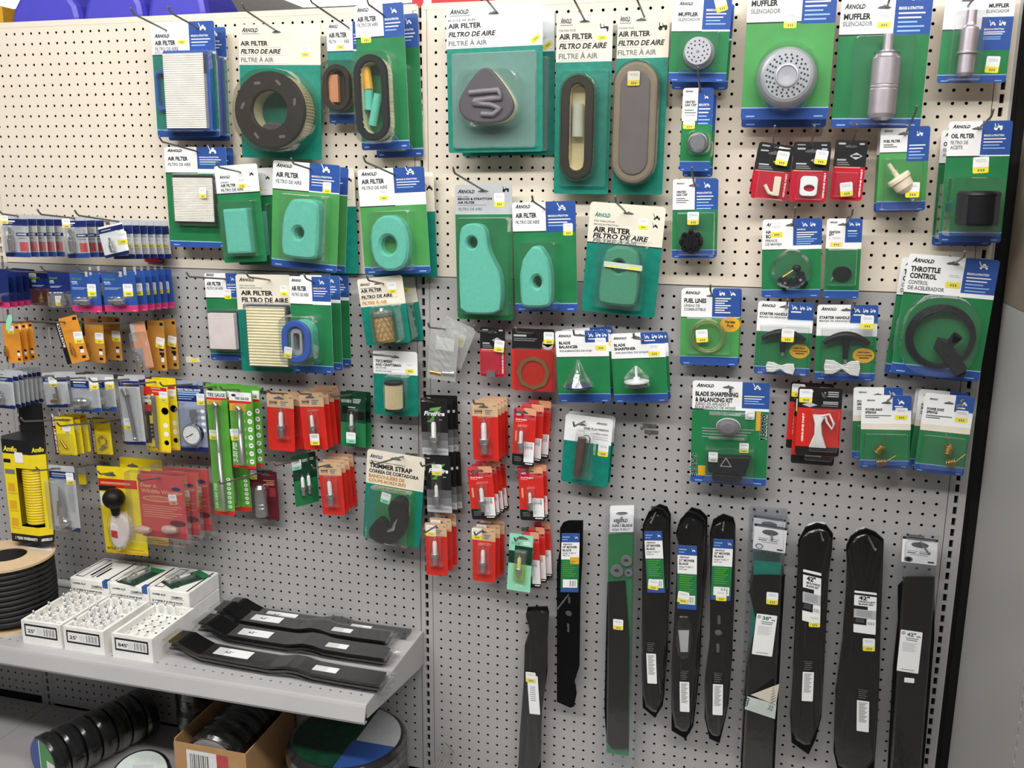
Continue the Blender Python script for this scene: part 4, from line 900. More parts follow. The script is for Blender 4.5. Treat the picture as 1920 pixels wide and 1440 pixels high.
for i, (rr_, q) in enumerate(((R0, .2), (R0 * .95, .38), (R0 * .9, .26), (R0 * .82, .45))):
    m = MB(); m.tube([(cx + rr_ * math.cos(t * .2244 + i), -q, cz + rr_ * .97 * math.sin(t * .2244 + i)) for t in range(27)], .07, 'ytube', 7); k.part('fuel_tube', m)
k.shell((1288, 598, 1368, 664), .5, 'clear', .1, .1); k.sticker(1316, 630, .58, 1.0, 1.1, .1)
k.behind([(.7, .08, .0, .0, 'second fuel line card behind the one with the gold variety badge')])
hook(1332, 544, 1333, 553, 1.6, 'grey peg hook holding the fuel lines')
def starter(label, c, bar, cord, spx, d=1.8, stem=.5, back=()):
    k = Card('packaged_starter_pull', label, 'starter handle', d, c)
    k.board([(0, .41, 1, .9, 'G'), (.55, 0, 1, .24, 'B'), (0, .9, 1, 1, 'B'), (0, .89, 1, .9, 'S'), (.55, .235, 1, .245, 'S')], brand(.06, .075, .26, .035) + [('STARTER HANDLE', .04, .185, .5, .036, 'K', .03), ('MANIJA DE ARRANQUE', .04, .225, .52, .026, 'X', .02), ('@m', .6, .1, .11, 0, 'W'), ('@t', .75, .1, .09, 0, 'W'), ('@t', .87, .1, .09, 0, 'W'), ('#', .6, .14, .18, .018, 'W'), ('@o', .8, .66, .36, .2, 'gold'), ('Solid Nylon', .7, .63, .2, .026, 'K', .03), ('Cord Included', .68, .67, .26, .026, 'K', .03), ('#', .73, .7, .16, .014, 'o')] + foot_text(), slot=(.48, .075, .2))
    x0, x1, z0, z1 = k.bb(bar, .8); cx = (x0 + x1) / 2; h = z1 - z0; m = MB()
    arc = [(x0 + (x1 - x0) * i / 12, -.55, z1 - .35 - (z1 - z0) * .26 * ((i - 6) / 6) ** 2) for i in range(13)]
    m.tube(arc, [.2 + .16 * math.sin(math.pi * i / 12) for i in range(13)], 'plas', 10)
    m.tube([(cx, -.55, z1 - .4), (cx - .02, -.5, z0 + h * .1)], [.3, .22], 'plas', 10); m.tube([(cx, -.5, z0 + h * .1), (cx, -.5, z0 - .1)], .12, 'steel', 8); k.part('pull_handle', m)
    x0, x1, z0, z1 = k.bb(cord, .5); cx = (x0 + x1) / 2; cz = (z0 + z1) / 2; m = MB()
    for i in range(9):
        q = (i - 4) / 4; m.tube([(x0 + .1 * abs(q), -.3 - .04 * (i % 3), cz + q * (z1 - z0) * .42), ((x0 + cx) / 2, -.4, cz + q * (z1 - z0) * .4), (cx, -.35 - .03 * (i % 3), cz + q * .1), ((x1 + cx) / 2, -.4, cz + q * (z1 - z0) * .4 - .05), (x1 - .1 * abs(q), -.3, cz + q * (z1 - z0) * .45 - .1)], .09, 'rope', 6)
    m.tube([(cx, -.2 - .2 * math.cos(t * .9), cz + .2 * math.sin(t * .9)) for t in range(8)], .05, 'rope', 5); k.part('cord_bundle', m)
    k.shell((bar[0], bar[1], bar[2], cord[3]), .9, 'clear', .06, .25)
    if spx: k.sticker(*spx, .96, 1.0, 1.1)
    k.behind(back)
    return k
starter('black T-shaped starter handle with small white cord, left of the two', (1422, 564, 1527, 569, 1414, 700), (1428, 617, 1510, 666), (1436, 680, 1490, 699), (1477, 629))
starter('black T-shaped starter handle with large white cord, right of the two', (1533, 571, 1647.5, 572, 1526.7, 712), (1544, 622, 1630, 680), (1545, 675, 1613, 703), (1626, 604))
hook(1476, 571, 1475, 578, 1.8, 'grey peg hook holding the starter handle with the small cord'); hook(1601, 575, 1598, 584, 1.8, 'grey peg hook holding the starter handle with the large cord')
k = Card('packaged_throttle_control', 'black throttle lever with coiled cable on a big green card, front one', 'throttle control', 2.6, (1705, 475, 1876, 487.5, 1669, 698))
k.board(new_zones(.32, .63, .285, .92, 'G'), brand(.05, .065, .24, .03) + [('THROTTLE', .045, .14, .33, .042, 'K', .035), ('CONTROL', .045, .195, .3, .042, 'K', .035), ('CONTROL', .04, .245, .22, .032, 'X', .025), ('DE ACELERADOR', .04, .29, .41, .032, 'X', .025)] + blue_text(.64, .27, '@m', 5) + foot_text(), slot=(.5, .06, .16))
x0, x1, z0, z1 = k.bb((1700, 565, 1830, 700), .6); cx, cz = (x0 + x1) / 2, (z0 + z1) / 2; R0 = (x1 - x0) / 2
for i in range(4):
    m = MB(); m.tube([(cx + (R0 - .12 * i) * math.cos(t * .21 + i), -.25 - .16 * i, cz + (R0 - .12 * i) * math.sin(t * .21 + i)) for t in range(30)], .1, 'plas', 7, closed=True); k.part('control_cable', m)
m = MB(); o = [(-1.5, .75), (-1.2, -.1), (1.5, -.85), (1.75, -.3), (1.5, .25), (-.9, 1.05)]; x, z = k.L(1780, 672, 1.4)
c, sn = math.cos(-.55), math.sin(-.55); o = [(x + a * c - b * sn, z + a * sn + b * c) for a, b in o][::-1]; o = o[::-1] if sum(o[i][0] * o[(i + 1) % 6][1] - o[(i + 1) % 6][0] * o[i][1] for i in range(6)) > 0 else o
m.ext(o, -.2, -1.4, 'plas', .12); k.part('lever_housing', m)
m = MB(); a, b = k.L(1776, 655, 1.5), k.L(1797, 630, 1.6); m.tube([(a[0], -1.0, a[1]), (b[0], -1.4, b[1])], [.3, .42], 'plas', 8); m.lathe([(.18, -1.35), (.18, -1.5), (.001, -1.5)], (x, 0, z + .1), 'rub', 'y', 12); k.part('lever', m)
k.shell((1696, 560, 1834, 706), 1.5, 'clear', 2.2, .2); k.sticker(1788, 526, .012, 1.1, 1.2)
k.behind([(1.3, -.35, -.35, .0, 'second throttle control card behind the black lever one')])
hook(1806, 482, 1790, 494, 2.6, 'grey peg hook holding the throttle controls')

# ================================================================== right bay, middle part
k = Card('bagged_small_parts', 'crinkled clear bags of small brass fittings left of the small crimson card', 'bag of parts', 2.6, (808, 612, 862, 618, 800, 708))
def bag(k, u0, v0, u1, v1, y0, key='crinkle', amp=.2, nx=10, nz=14, name='clear_bag'):
    m = MB(); w, h = k.w, k.h; vs = []
    for sgn in (-1, 1):
        for j in range(nz + 1):
            for i in range(nx + 1):
                u = u0 + (u1 - u0) * i / nx; v = v0 + (v1 - v0) * j / nz
                e = min(i, nx - i, j, nz - j) / 3
                vs.append((u * w, y0 + sgn * (.03 + amp * min(1, e) * (.6 + random.random() * .6)), -v * h))
    fs = []; N = (nx + 1) * (nz + 1)
    for s_ in range(2):
        for j in range(nz):
            for i in range(nx):
                a = s_ * N + j * (nx + 1) + i; fs.append((a, a + 1, a + nx + 2, a + nx + 1))
    m.add(vs, fs, key, False); return k.part(name, m)
bag(k, 0, 0, 1, 1, -.1); m = MB(); m.ext(rr(k.w * .2, k.w * .85, -k.h * .42, -k.h * .18, .05), 0, -.02, 'W'); k.part('paper_tag', m)
m = MB(); m.tube([(k.w * .1, -.1, -k.h * .87), (k.w * .5, -.1, -k.h * .88)], .2, 'brass', 10); m.tube([(k.w * .55, -.1, -k.h * .86), (k.w * .95, -.1, -k.h * .84)], .24, 'steel', 6); k.part('brass_fitting', m)
k2 = Card('bagged_small_parts', 'yellow tagged clear bag tilted behind the crinkled bags of brass fittings', 'bag of parts', 1.6, (838, 592, 893, 620, 812, 668))
bag(k2, 0, 0, 1, 1, -.1); m = MB(); m.ext(rr(k2.w * .35, k2.w * .8, -k2.h * .55, -k2.h * .25, .05), 0, -.02, 'W'); m.box(k2.w * .4, k2.w * .75, -.03, -.02, -k2.h * .5, -k2.h * .35, 'v'); k2.part('paper_tag', m)
m = MB(); m.tube([(k2.w * .1, -.1, -k2.h * .9), (k2.w * .4, -.1, -k2.h * .9)], .16, 'brass', 8); k2.part('brass_fitting', m)
hook(806, 614, 835, 617, 2.6, 'grey peg hook holding the clear bags of fittings')
def red_small(k):
    m = MB(); x0, x1, z0, z1 = k.bb((912, 696, 928, 707), .3); m.box(x0, x1, -.3, -.02, z0, z1, 'steel'); k.part('metal_clip', m); k.shell((903, 660, 938, 700), .3, 'clear', .02, .1)
red_card('small crimson and black card with a metal clip, right of the clear bags', (900, 612.5, 947, 613, 899.5, 705), 1.6, red_small, 936, 649)
hook(892, 619, 925, 622, 1.6, 'grey peg hook holding the small crimson card')
k = Card('packaged_gasket', 'octagonal brown gasket ring on a red and black card', 'gasket', 1.8, (960, 615, 1040, 617, 960, 731))
k.board([(0, 0, 1, .33, 'K'), (0, .33, 1, 1, 'R'), (.7, .28, 1, .33, 'R')], [('#', .04, .13, .3, .03, 'Y'), ('#', .04, .17, .55, .015, 'X'), ('#', .04, .2, .5, .015, 'X'), ('@o', .84, .245, .26, .17, 'E'), ('@d', .84, .24, .26, .1, 'K')], .2, 'R')
x0, x1, z0, z1 = k.bb((968, 667, 1031, 733), .2); cx, cz = (x0 + x1) / 2, (z0 + z1) / 2; w_ = (x1 - x0) / 2
m = MB(); m.ring(ell(cx, cz, w_, w_, 8), ell(cx, cz, w_ * .72, w_ * .74, 30), -.03, -.14, 'cork', 0, n=64); k.part('gasket_ring', m)
k.shell((965, 655, 1036, 735), .25, 'smoke', .05, .05); k.sticker(1029, 634, .012, .95, 1.1)
hook(969, 623, 1000, 625, 1.8, 'grey peg hook holding the gasket card')
def white_green(name, label, cat, c, d, l, sp, sx, sy, back, name2):
    k = Card(name, label, cat, d, c)
    k.board([(0, .365, 1, .885, 'G'), (0, .36, 1, .37, 'K'), (.56, 0, 1, .165, 'B'), (0, .885, 1, 1, 'B'), (0, .877, 1, .885, 'S')], brand(.05, .085, .25, .032) + [(l[0], .06, .185, l[2], .04, 'K', .03), (l[1], .06, .24, l[3], .04, 'K', .03), (name2, .07, .29, .62, .026, 'X', .025), ('@m', .62, .09, .1, 0, 'W'), ('@t', .76, .09, .1, 0, 'W'), ('@t', .88, .09, .09, 0, 'W'), ('#', .62, .125, .2, .014, 'W')] + foot_text(), slot=(.47, .07, .18))
    sp(k); k.sticker(sx, sy, .012, .95, 1.1); k.behind(back); return k
def balancer(k):
    m, cx, cz, w = disc_px(k, (1063, 700, 1114, 728), 1.0, [(1, 0), (1, 0)], ['navyp'], 'x')
    x0, x1, z0, z1 = k.bb((1063, 703, 1112, 726), .9); cx = (x0 + x1) / 2; r = (x1 - x0) / 2; m = MB()
    m.lathe([(.001, 0), (r * .8, 0), (r, .12), (r, .3), (r * .9, .38), (r * .3, .5), (.12, .62), (.001, .64)], (cx, -r * 1.27, z0), 'navyp', 'z', 24); k.part('cone_balancer', m)
    m = MB(); m.lathe([(r * 1.25, .3), (r * .6, 1.4), (.12, 2.5), (.001, 2.55)], (cx, -r * 1.27, z0), 'clear', 'z', 24); k.part('blister', m)
white_green('packaged_blade_balancer', 'cone-shaped blade balancer on a green card, front one', 'blade balancer', (1041, 621, 1140, 619, 1048, 754), 3.4, ('BLADE', 'BALANCER', .22, .36), balancer, 1126, 645, [(1.2, .25, .05, -.05, 'second blade balancer card behind the cone-shaped one')], 'EQUILIBRADORA DE HOJA')
def sharpener(k):
    x0, x1, z0, z1 = k.bb((1172, 686, 1217, 733), .9); cx = (x0 + x1) / 2; r = (x1 - x0) / 2; h = z1 - z0; m = MB()
    m.lathe([(.001, 0), (.1, 0), (.1, .3), (r * .5, .35), (r * .95, .75), (r, .8)], (cx, -r * 1.17, z0), 'drub', 'z', 22); m.lathe([(r, .8), (r * 1.05, .85), (r * 1.05, .95), (.3, .98), (.3, 1.25), (.12, 1.3), (.1, h), (.001, h)], (cx, -r * 1.17, z0), 'W', 'z', 22); k.part('grinding_wheel', m)
    m = MB(); m.lathe([(r * 1.15, .5), (r * 1.1, 1.3), (r * .6, h * .85), (.001, h * 1.05)], (cx, -r * 1.17, z0), 'clear', 'z', 22); k.part('blister', m)
white_green('packaged_blade_sharpener', 'grinding wheel blade sharpener on a green card, front one', 'blade sharpener', (1144, 626, 1246, 625, 1155, 755), 3.0, ('BLADE', 'SHARPENER', .21, .4), sharpener, 1226, 656, [(1.2, .2, -.1, .0, 'second blade sharpener card behind the grinding wheel one')], 'AFILADORA DE HOJAS')
hook(1077, 628, 1100, 630, 3.4, 'grey peg hook holding the blade balancers'); hook(1189, 634, 1206, 637, 3.0, 'grey peg hook holding the blade sharpeners')
k = Card('packaged_plug_wrench', 'brown hexagonal spark plug wrench on a tilted teal card, front one', 'spark plug wrench', 2.0, (1061, 775, 1150, 787, 1052, 902))
k.board([(0, 0, 1, .385, 'W'), (0, .385, 1, 1, 'T')], brand(.66, .1, .22, .028, 'K') + [('SPARK PLUG WRENCH', .4, .19, .52, .03, 'K', .025), ('LLAVE DE BUJÍAS', .56, .25, .36, .024, 'X', .02), ('#', .6, .29, .32, .01, 'Y'), ('#', .6, .32, .32, .01, 'Y')], .3, 'T', slot=(.35, .14, .22))
a, b = k.L(1091, 822, .8), k.L(1081, 894, .8); m = MB(); m.tube([(a[0], -.55, a[1]), (a[0] * .35 + b[0] * .65, -.55, a[1] * .35 + b[1] * .65), (b[0], -.55, b[1])], [.42, .4, .36], 'rust', 6); k.part('hex_wrench', m)
a, b = k.L(1106, 822, .8), k.L(1097, 894, .5); m = MB(); m.tube([(a[0] - .6, -.7, a[1] + .15), (a[0] - .2, -.7, a[1] + .2), (a[0], -.7, a[1]), (b[0], -.3, b[1])], .06, 'wire', 6); k.part('turning_bar', m)
k.shell((1076, 812, 1112, 900), 1.1, 'clear', .1, .1); k.sticker(1131, 844, .012, .95, 1.2)
k.behind([(.7, .12, .15, .0, 'second teal card behind the brown spark plug wrench')])
hook(1077, 799, 1096, 790, 2.0, 'grey peg hook holding the spark plug wrench')
hook(1203, 805, 1217, 798, .6, 'empty grey peg hook right of the spark plug wrench', .6); hook(1219, 815, 1221, 803, .4, 'second empty grey peg hook right of the spark plug wrench', .6)

k = Card('packaged_sharpening_kit', 'blade sharpening and balancing kit with a grey wheel and a black balance block', 'sharpening kit', 1.8, (1299, 713, 1444, 717, 1293, 903))
k.board([(0, .275, 1, .93, 'G'), (0, .27, .15, .28, 'K'), (.65, 0, 1, .25, 'B'), (.84, .28, .9, .46, 'gold'), (0, .93, 1, 1, 'B'), (0, .924, 1, .93, 'S'), (.1, .83, .2, .93, 'gold')], brand(.05, .06, .23, .03) + [('BLADE SHARPENING', .04, .145, .56, .042, 'K', .035), ('& BALANCING KIT', .04, .2, .49, .042, 'K', .035), ('JUEGO DE AFILADO Y', .04, .235, .45, .028, 'X', .025), ('EQUILIBRADO DE HOJAS', .04, .268, .53, .028, 'X', .025), ('SHARPEN', .9, .3, .345, .06, 'W', .05, 0, -math.pi / 2), ('BALANCE', .075, .94, .33, .06, 'W', .05, 0, math.pi / 2), ('SHARPEN', .9, .3, .345, .055, 'K', .02, 0, -math.pi / 2), ('BALANCE', .075, .94, .33, .055, 'K', .02, 0, math.pi / 2)] + blue_text(.65, .23, '@m', 4, None) + [('#', .14, .46 + .028 * i, .68 - .04 * i, .006, 'Y') for i in range(4)] + foot_text(), slot=(.47, .06, .16))
m, cx, cz, w = disc_px(k, (1343, 790, 1387, 817), 1.0, [(1.05, 0), (1.05, .3), (1, .4), (.95, .8), (.6, 1), (.1, 1.05), (0, 1.05)], ['alu', 'W', 'grub', 'grub', 'grub', 'steel'], 'w'); m.v = [(a, b, cz + (c - cz) * .72) for a, b, c in m.v]; k.part('grinding_wheel', m)
m = MB(); q = [k.L(*p, .8) for p in ((1326, 855), (1328, 885), (1397, 892), (1408, 858))]; m.ext(q, -.05, -.9, 'plas', .08); a = k.L(1361, 868, .95); m.flat([(a[0] - .5, a[1] - .35), (a[0] + .5, a[1] - .35), (a[0], a[1] + .5)], -.93, 'E'); m.flat([(a[0] - .4, a[1] - .29), (a[0] + .4, a[1] - .29), (a[0], a[1] + .38)], -.934, 'plas'); k.part('balance_block', m)
m = MB(); q = k.bb((1335, 890, 1390, 903), .6); m.ext(rr(q[0], q[1], q[2], q[3], .3), -.05, -.7, 'plas', .1); k.part('stand_foot', m)
k.shell((1330, 780, 1400, 824), 1.1, 'clear', .1, .15); k.shell((1322, 846, 1412, 905), 1.0, 'clear', .1, .15)
for px, py in ((1406, 779), (1395, 840), (1337, 857)): k.sticker(px, py, 1.0 if py > 850 else .1, .8, .9 if py > 800 else .75, 0, 'v' if py == 840 else 'aqlab')
hook(1369, 735, 1370, 725, 1.8, 'grey peg hook holding the blade sharpening kit')
def rope_card(label, c, d, back=()):
    k = Card('packaged_starter_rope', label, 'starter rope', d, c)
    k.board([(0, 0, 1, .3, 'K'), (0, .3, 1, .87, 'R'), (0, .87, 1, 1, 'K')], [('#', .1, .07, .25, .02, 'Y'), ('#', .68, .07, .24, .016, 'Y'), ('#', .68, .1, .24, .016, 'Y'), ('#', .68, .13, .24, .016, 'Y'), ('@d', .28, .255, .36, .07, 'E'), ('#', .58, .215, .34, .016, 'Y'), ('#', .58, .24, .34, .016, 'Y'), ('#', .55, .27, .37, .014, 'X'), ('GENUINE PART', .17, .8, .42 * k.h / k.w, .045 * k.w / k.h, 'W', .03, 0, math.pi / 2)], .2, 'R', slot=(.62, .13, .16))
    w, h = k.w, k.h; m = MB()
    for i in range(8):
        q = (i - 3.5) / 3.5; m.tube([(w * (.5 + .12 * q), -.35, -h * .38), (w * (.48 + .05 * q), -.5, -h * .5), (w * (.5 + .06 * q), -.5, -h * .66), (w * (.5 + .17 * q), -.35, -h * .86)], .1, 'rope', 6)
    m.tube([(w * .55, -.4, -h * .4), (w * .72, -.5, -h * .36), (w * .84, -.5, -h * .5), (w * .8, -.5, -h * .58), (w * .68, -.5, -h * .48), (w * .64, -.45, -h * .4)], .1, 'rope', 6); k.part('rope_coil', m)
    w0 = (k.w * .3, k.w * .95, -k.h * .92, -k.h * .3); m = MB(); m.ext(rr(*w0, .2), -.02, -.65, 'clear', .1, back=False); k.part('blister', m)
    return k
k = rope_card('white coiled starter rope on a red and black card, front card of three', (1497, 725, 1580, 732, 1494, 852), 2.8); k.sticker(1511, 742, .012, 1.05, 1.15)
k.behind([(.8, -.15, -1.0, .02, 'second starter rope card hanging lowest behind the front one'), (1.6, -.55, .1, .03, 'third starter rope card showing its left edge behind the front one')])
hook(1546, 745, 1542, 734, 2.8, 'grey peg hook holding the starter ropes')
def springs(label, c, d, coils, spx, back):
    k = Card('packaged_rake_springs', label, 'rake springs', d, c)
    k.board([(0, .47, 1, .9, 'G'), (0, .463, 1, .475, 'K'), (.62, 0, 1, .205, 'B'), (0, .39, 1, .47, 'C'), (0, .9, 1, 1, 'B'), (0, .892, 1, .9, 'S'), (.62, .2, 1, .21, 'S')], brand(.1, .08, .17, .02) + [('POWER RAKE', .08, .21, .34, .032, 'K', .03), ('SPRINGS', .08, .25, .22, .032, 'K', .03), ('#', .08, .285, .52, .014, 'X'), ('#', .08, .31, .28, .014, 'X'), ('@m', .72, .12, .14, 0, 'W'), ('#', .66, .16, .17, .016, 'W')] + foot_text(), slot=(.5, .11, .22))
    for (px, py, ax) in coils:
        x, z = k.L(px, py, .5); m = MB(); ax_ = np.array(ax, float); ax_ /= np.linalg.norm(ax_); m.tube(helix((x, -.5, z), .34, .72, 6, ax_), .04, 'brass', 5)
        e = np.array((x, -.5, z)) + ax_ * .31; m.tube([e, e + np.array((-ax_[2], 0, ax_[0])) * .5 + ax_ * .9], .05, 'brass', 5); k.part('coil_spring', m)
    x0, x1, z0, z1 = k.w * .06, k.w * .94, -k.h * .93, -k.h * .5; m = MB(); m.ext(rr(x0, x1, z0, z1, .2), -.02, -.8, 'clear', .15, back=False); k.part('blister', m)
    k.sticker(*spx, .012, .95, 1.0); k.behind(back); return k
springs('copper and brass rake springs on a green card, left of the two spring pegs', (1616, 740.6, 1710, 740.6, 1611, 876), 2.6, [(1650, 842, (.5, 0, .6)), (1652, 867, (1, 0, .1))], (1690, 776), [(.9, -.6, .45, .0, 'second rake spring card showing left of the copper springs')])
springs('brass rake springs on the tilted green card beside the slotted upright', (1735, 736, 1829, 747, 1716, 883), 2.4, [(1779, 842, (.1, 0, 1)), (1783, 868, (.9, 0, .3))], (1803, 781), [(.7, -.35, .15, .0, 'second rake spring card behind the tilted brass one'), (1.3, -.55, .1, .0, 'third rake spring card behind the tilted brass one')])
hook(1669, 747, 1666, 752, 2.6, 'grey peg hook holding the copper rake springs'); hook(1799, 758, 1797, 762, 2.4, 'grey peg hook holding the tilted brass rake springs')

# ================================================================== spark plugs
SP, SPC = 'packaged_spark_plug', 'spark plug'
ORD = ['second', 'third', 'fourth', 'fifth', 'sixth', 'seventh', 'eighth']
def stack_labels(n, what): return ['%s card back %s' % (ORD[i], what) for i in range(n)]
def tan_red(label, c, d, box, n, dx, dz, what, sticker=None, step=.7, tag_=None):
    k = Card(SP, label, SPC, d, c, None)
    k.board([(0, 0, 1, .245, 'A'), (0, .245, 1, 1, 'R')], [('|', .1, .2, .3, .07, 'K'), ('#', .1, .165, .3, .012, 'K'), ('#', .5, .15, .3, .018, 'X'), ('#', .5, .18, .22, .018, 'X'), ('#', .5, .21, .2, .018, 'X'), ('#', .82, .07, .12, .016, 'X'), ('#', .2, .29, .4, .01, 'H')], .2, 'R', slot=(.45, .09, .42))
    plug_px(k, box); k.shell((box[0] - 3, box[1] - 3, box[2] + 3, box[3] + 3), .55, 'clear', .2, .1)
    if sticker: k.sticker(sticker[0], sticker[1], .6 if len(sticker) < 3 else .02, 1.0, 1.15)
    k.behind([(step * (i + 1), dx * (i + 1), dz * (i + 1), .0, l) for i, l in enumerate(stack_labels(n, what))])
    return k
tan_red('tan and red spark plug card with a wide plug, leftmost of the upper row', (499.6, 736, 549.6, 734.5, 498.5, 842), 2.0, (519, 767, 535, 821), 1, .55, .12, 'behind the leftmost tan and red plug card')
tan_red('tan and red plug card with a price tag over its plug, upper row', (559.6, 736, 605, 735, 570, 843), 2.6, (579, 774, 592, 818), 3, .2, .1, 'behind the tan and red plug card with the price tag', (590, 824))
tan_red('tan and red spark plug card under the upper row, left of the trimmer strap', (596, 866.7, 638, 865.6, 604, 964.5), 2.8, (609, 897, 629, 949), 3, .12, .12, 'behind the tan and red plug card left of the trimmer strap')
tan_red('tan and red spark plug card right of the black and green plug card', (884.5, 753, 933, 753, 886, 862), 3.0, (899, 786, 916, 851), 3, .12, .03, 'behind the tan and red plug card by the black upright slots')
tan_red('tan and red spark plug card with a yellow tag, straddling the slotted upright', (796, 979, 837, 984.6, 802, 1077), 2.8, (806, 1009, 825, 1060), 2, .25, .3, 'behind the tan and red plug card on the upright', (808, 995, 1))
tan_red('tan and red spark plug card with a yellow tag, left of the mint green card', (886, 986.7, 929, 993, 888, 1088), 2.6, (896, 1026, 915, 1074), 2, .25, .15, 'behind the tan and red plug card left of the mint green one', (894, 1001, 1))
hook(508, 737, 530, 738, 2.0, 'dark peg hook of the leftmost tan and red plug card'); hook(564, 738.5, 583, 739, 2.6, 'dark peg hook of the price tagged tan and red plug card')
hook(589, 878, 618, 871, 2.8, 'grey peg hook of the plug cards left of the trimmer strap'); hook(890, 757, 910, 757, 2.4, 'dark peg hook of the tan and red cards right of the upright')
hook(798, 998, 818, 986, 2.8, 'grey peg hook of the plug cards on the slotted upright'); hook(892, 1003, 905, 994, 2.6, 'grey peg hook of the plug cards left of the mint green one')
def torch(label, c, d, box, n, dx, dz, what, code, lab=(.52, .58)):
    k = Card(SP, label, SPC, d, c)
    k.board([(0, 0, 1, .06, 'H'), (.45, 0, 1, .12, 'F'), (0, .06, .45, .2, 'Q'), (.45, .12, 1, .2, 'H'), (0, .2, 1, .8, 'R'), (0, .8, 1, 1, 'K'), (lab[0], lab[1], .97, .93, 'W')], [('#', .12, .14, .2, .035, 'Y'), (code, .68, .15, .24, .032, 'K', .02), ('Small Engine', .1, .215, .5, .028, 'W', .02), ('#', .1, .245, .28, .012, 'F'), ('|', lab[0] + .06, lab[1] + .13, .32, .12, 'X'), ('#', lab[0] + .06, lab[1] + .1, .3, .015, 'Y'), ('#', .1, .86, .3, .012, 'X'), ('#', .1, .89, .34, .012, 'X'), ('#', .1, .92, .3, .012, 'X'), ('#', .6, .965, .32, .018, 'W'), ('#', .1, .58, .08, .18, 'F')], .2, 'R', slot=(.45, .09, .45))
    plug_px(k, box); k.shell((box[0] - 2, box[1] - 3, box[2] + 2, box[3] + 2), .5, 'clear', .2, .08)
    k.behind([(.65 * (i + 1), dx * (i + 1), dz * (i + 1), .0, l) for i, l in enumerate(stack_labels(n, what))])
    return k
torch('red fading to white plug card with barcode, topmost of the right column', (964, 762.5, 1006, 766, 959, 871), 2.4, (969, 803, 984, 850), 2, .55, .25, 'behind the topmost red and white plug card', 'CJ8')
torch('red fading to white plug card with barcode, middle left one', (875, 875, 921.7, 874.5, 886, 974), 2.6, (895, 910, 913, 960), 3, .22, .12, 'behind the middle left red and white plug card', 'J17LM')
torch('red fading to white plug card with barcode, middle right one', (970.5, 874.6, 1017.5, 874.6, 975, 975), 2.0, (988, 920, 1000, 958), 1, .2, .05, 'behind the middle right red and white plug card', 'CJ8')
torch('red fading to white plug card half hidden by the mint green card', (980, 997, 1010, 997, 984, 1101), 2.0, (988, 1040, 998, 1080), 2, .4, .3, 'behind the red plug card next to the mint green one', 'CJ8', (.45, .5))
hook(968, 773, 984, 771, 2.4, 'dark peg hook of the topmost red and white plug cards'); hook(886, 888, 903, 881, 2.6, 'dark peg hook of the middle left red and white plug cards'); hook(970, 888, 988, 880, 2.0, 'dark peg hook of the middle right red and white plug cards')
k = Card(SP, 'mint green plug card with a dark picture top, curling over the red ones', SPC, 3.0, (956, 999, 1000, 1008.5, 953, 1105))
k.board([(0, .2, 1, .52, 'D'), (0, .2, .25, .3, 'g')], [('|', .1, .19, .4, .05, 'X'), ('#', .58, .14, .3, .02, 'W'), ('#', .58, .17, .3, .02, 'W'), ('AUTO', .35, .91, .32, .035, 'W', .03)], .1, 'g', slot=(.55, .07, .55))
plug_px(k, (966, 1040, 980, 1085), .4); k.shell((963, 1036, 984, 1090), .55, 'ytube', .2, .08)
hook(967, 1014, 975, 1006, 3.0, 'grey peg hook of the mint green plug card')
def dark_plug(label, c, d, box, sp=None, n=1, what='', dx=.25):
    k = Card(SP, label, SPC, d, c)
    k.board([(0, 0, 1, .22, 'D'), (0, .22, 1, .56, 'D'), (0, .56, 1, 1, 'G'), (.05, .26, .5, .4, 'rub'), (.5, .35, .95, .5, 'rub')], [('|', .05, .2, .4, .06, 'W'), ('#', .5, .14, .32, .02, 'Y'), ('#', .5, .17, .3, .02, 'Y'), ('#', .5, .2, .26, .02, 'Y'), ('#', .3, .29, .3, .02, 'Y')], .1, 'D')
    plug_px(k, box); k.shell((box[0] - 2, box[1] - 2, box[2] + 2, box[3] + 2), .5, 'clear', .2, .08)
    if sp: k.sticker(sp[0], sp[1], .6, 1.0, 1.1, 0, 'g')
    k.behind([(.7, dx, -.05, .0, l) for l in stack_labels(n, what)])
    return k
dark_plug('dark green plug card right of the tan and red cards, facing front', (638, 733, 685, 738.5, 641, 835), 1.6, (652, 772, 666, 816), (658, 821), 1, 'behind the front-facing dark green plug card')
dark_plug('dark green plug card turned sideways on its hook beneath the red cards', (3.3, 1.5, 3.3), (546.5, 856, 580, 864, 554, 951)) if False else None
k = Card(SP, 'dark green plug card turned edge-on to its hook below the tan and red cards', SPC, (3.4, 1.9, 3.4), (546.5, 856, 581, 864, 555, 951))
k.board([(0, 0, 1, .22, 'D'), (0, .5, 1, 1, 'G')], [('#', .55, .12, .32, .02, 'Y'), ('#', .55, .15, .3, .02, 'Y')], .1, 'D'); plug(k, k.w * .42, -k.h * .8, k.h * .42); k.sticker(556, 872, .02, 1.0, 1.0, 0, 'g')
k.behind([(.7, .3, .0, .0, 'second dark green plug card behind the edge-on one')])
hook(624, 744, 660, 740, 1.6, 'grey peg hook reaching left of the front-facing dark green card'); hook(518, 873, 562, 862, 2.6, 'grey peg hook of the edge-on dark green plug card')
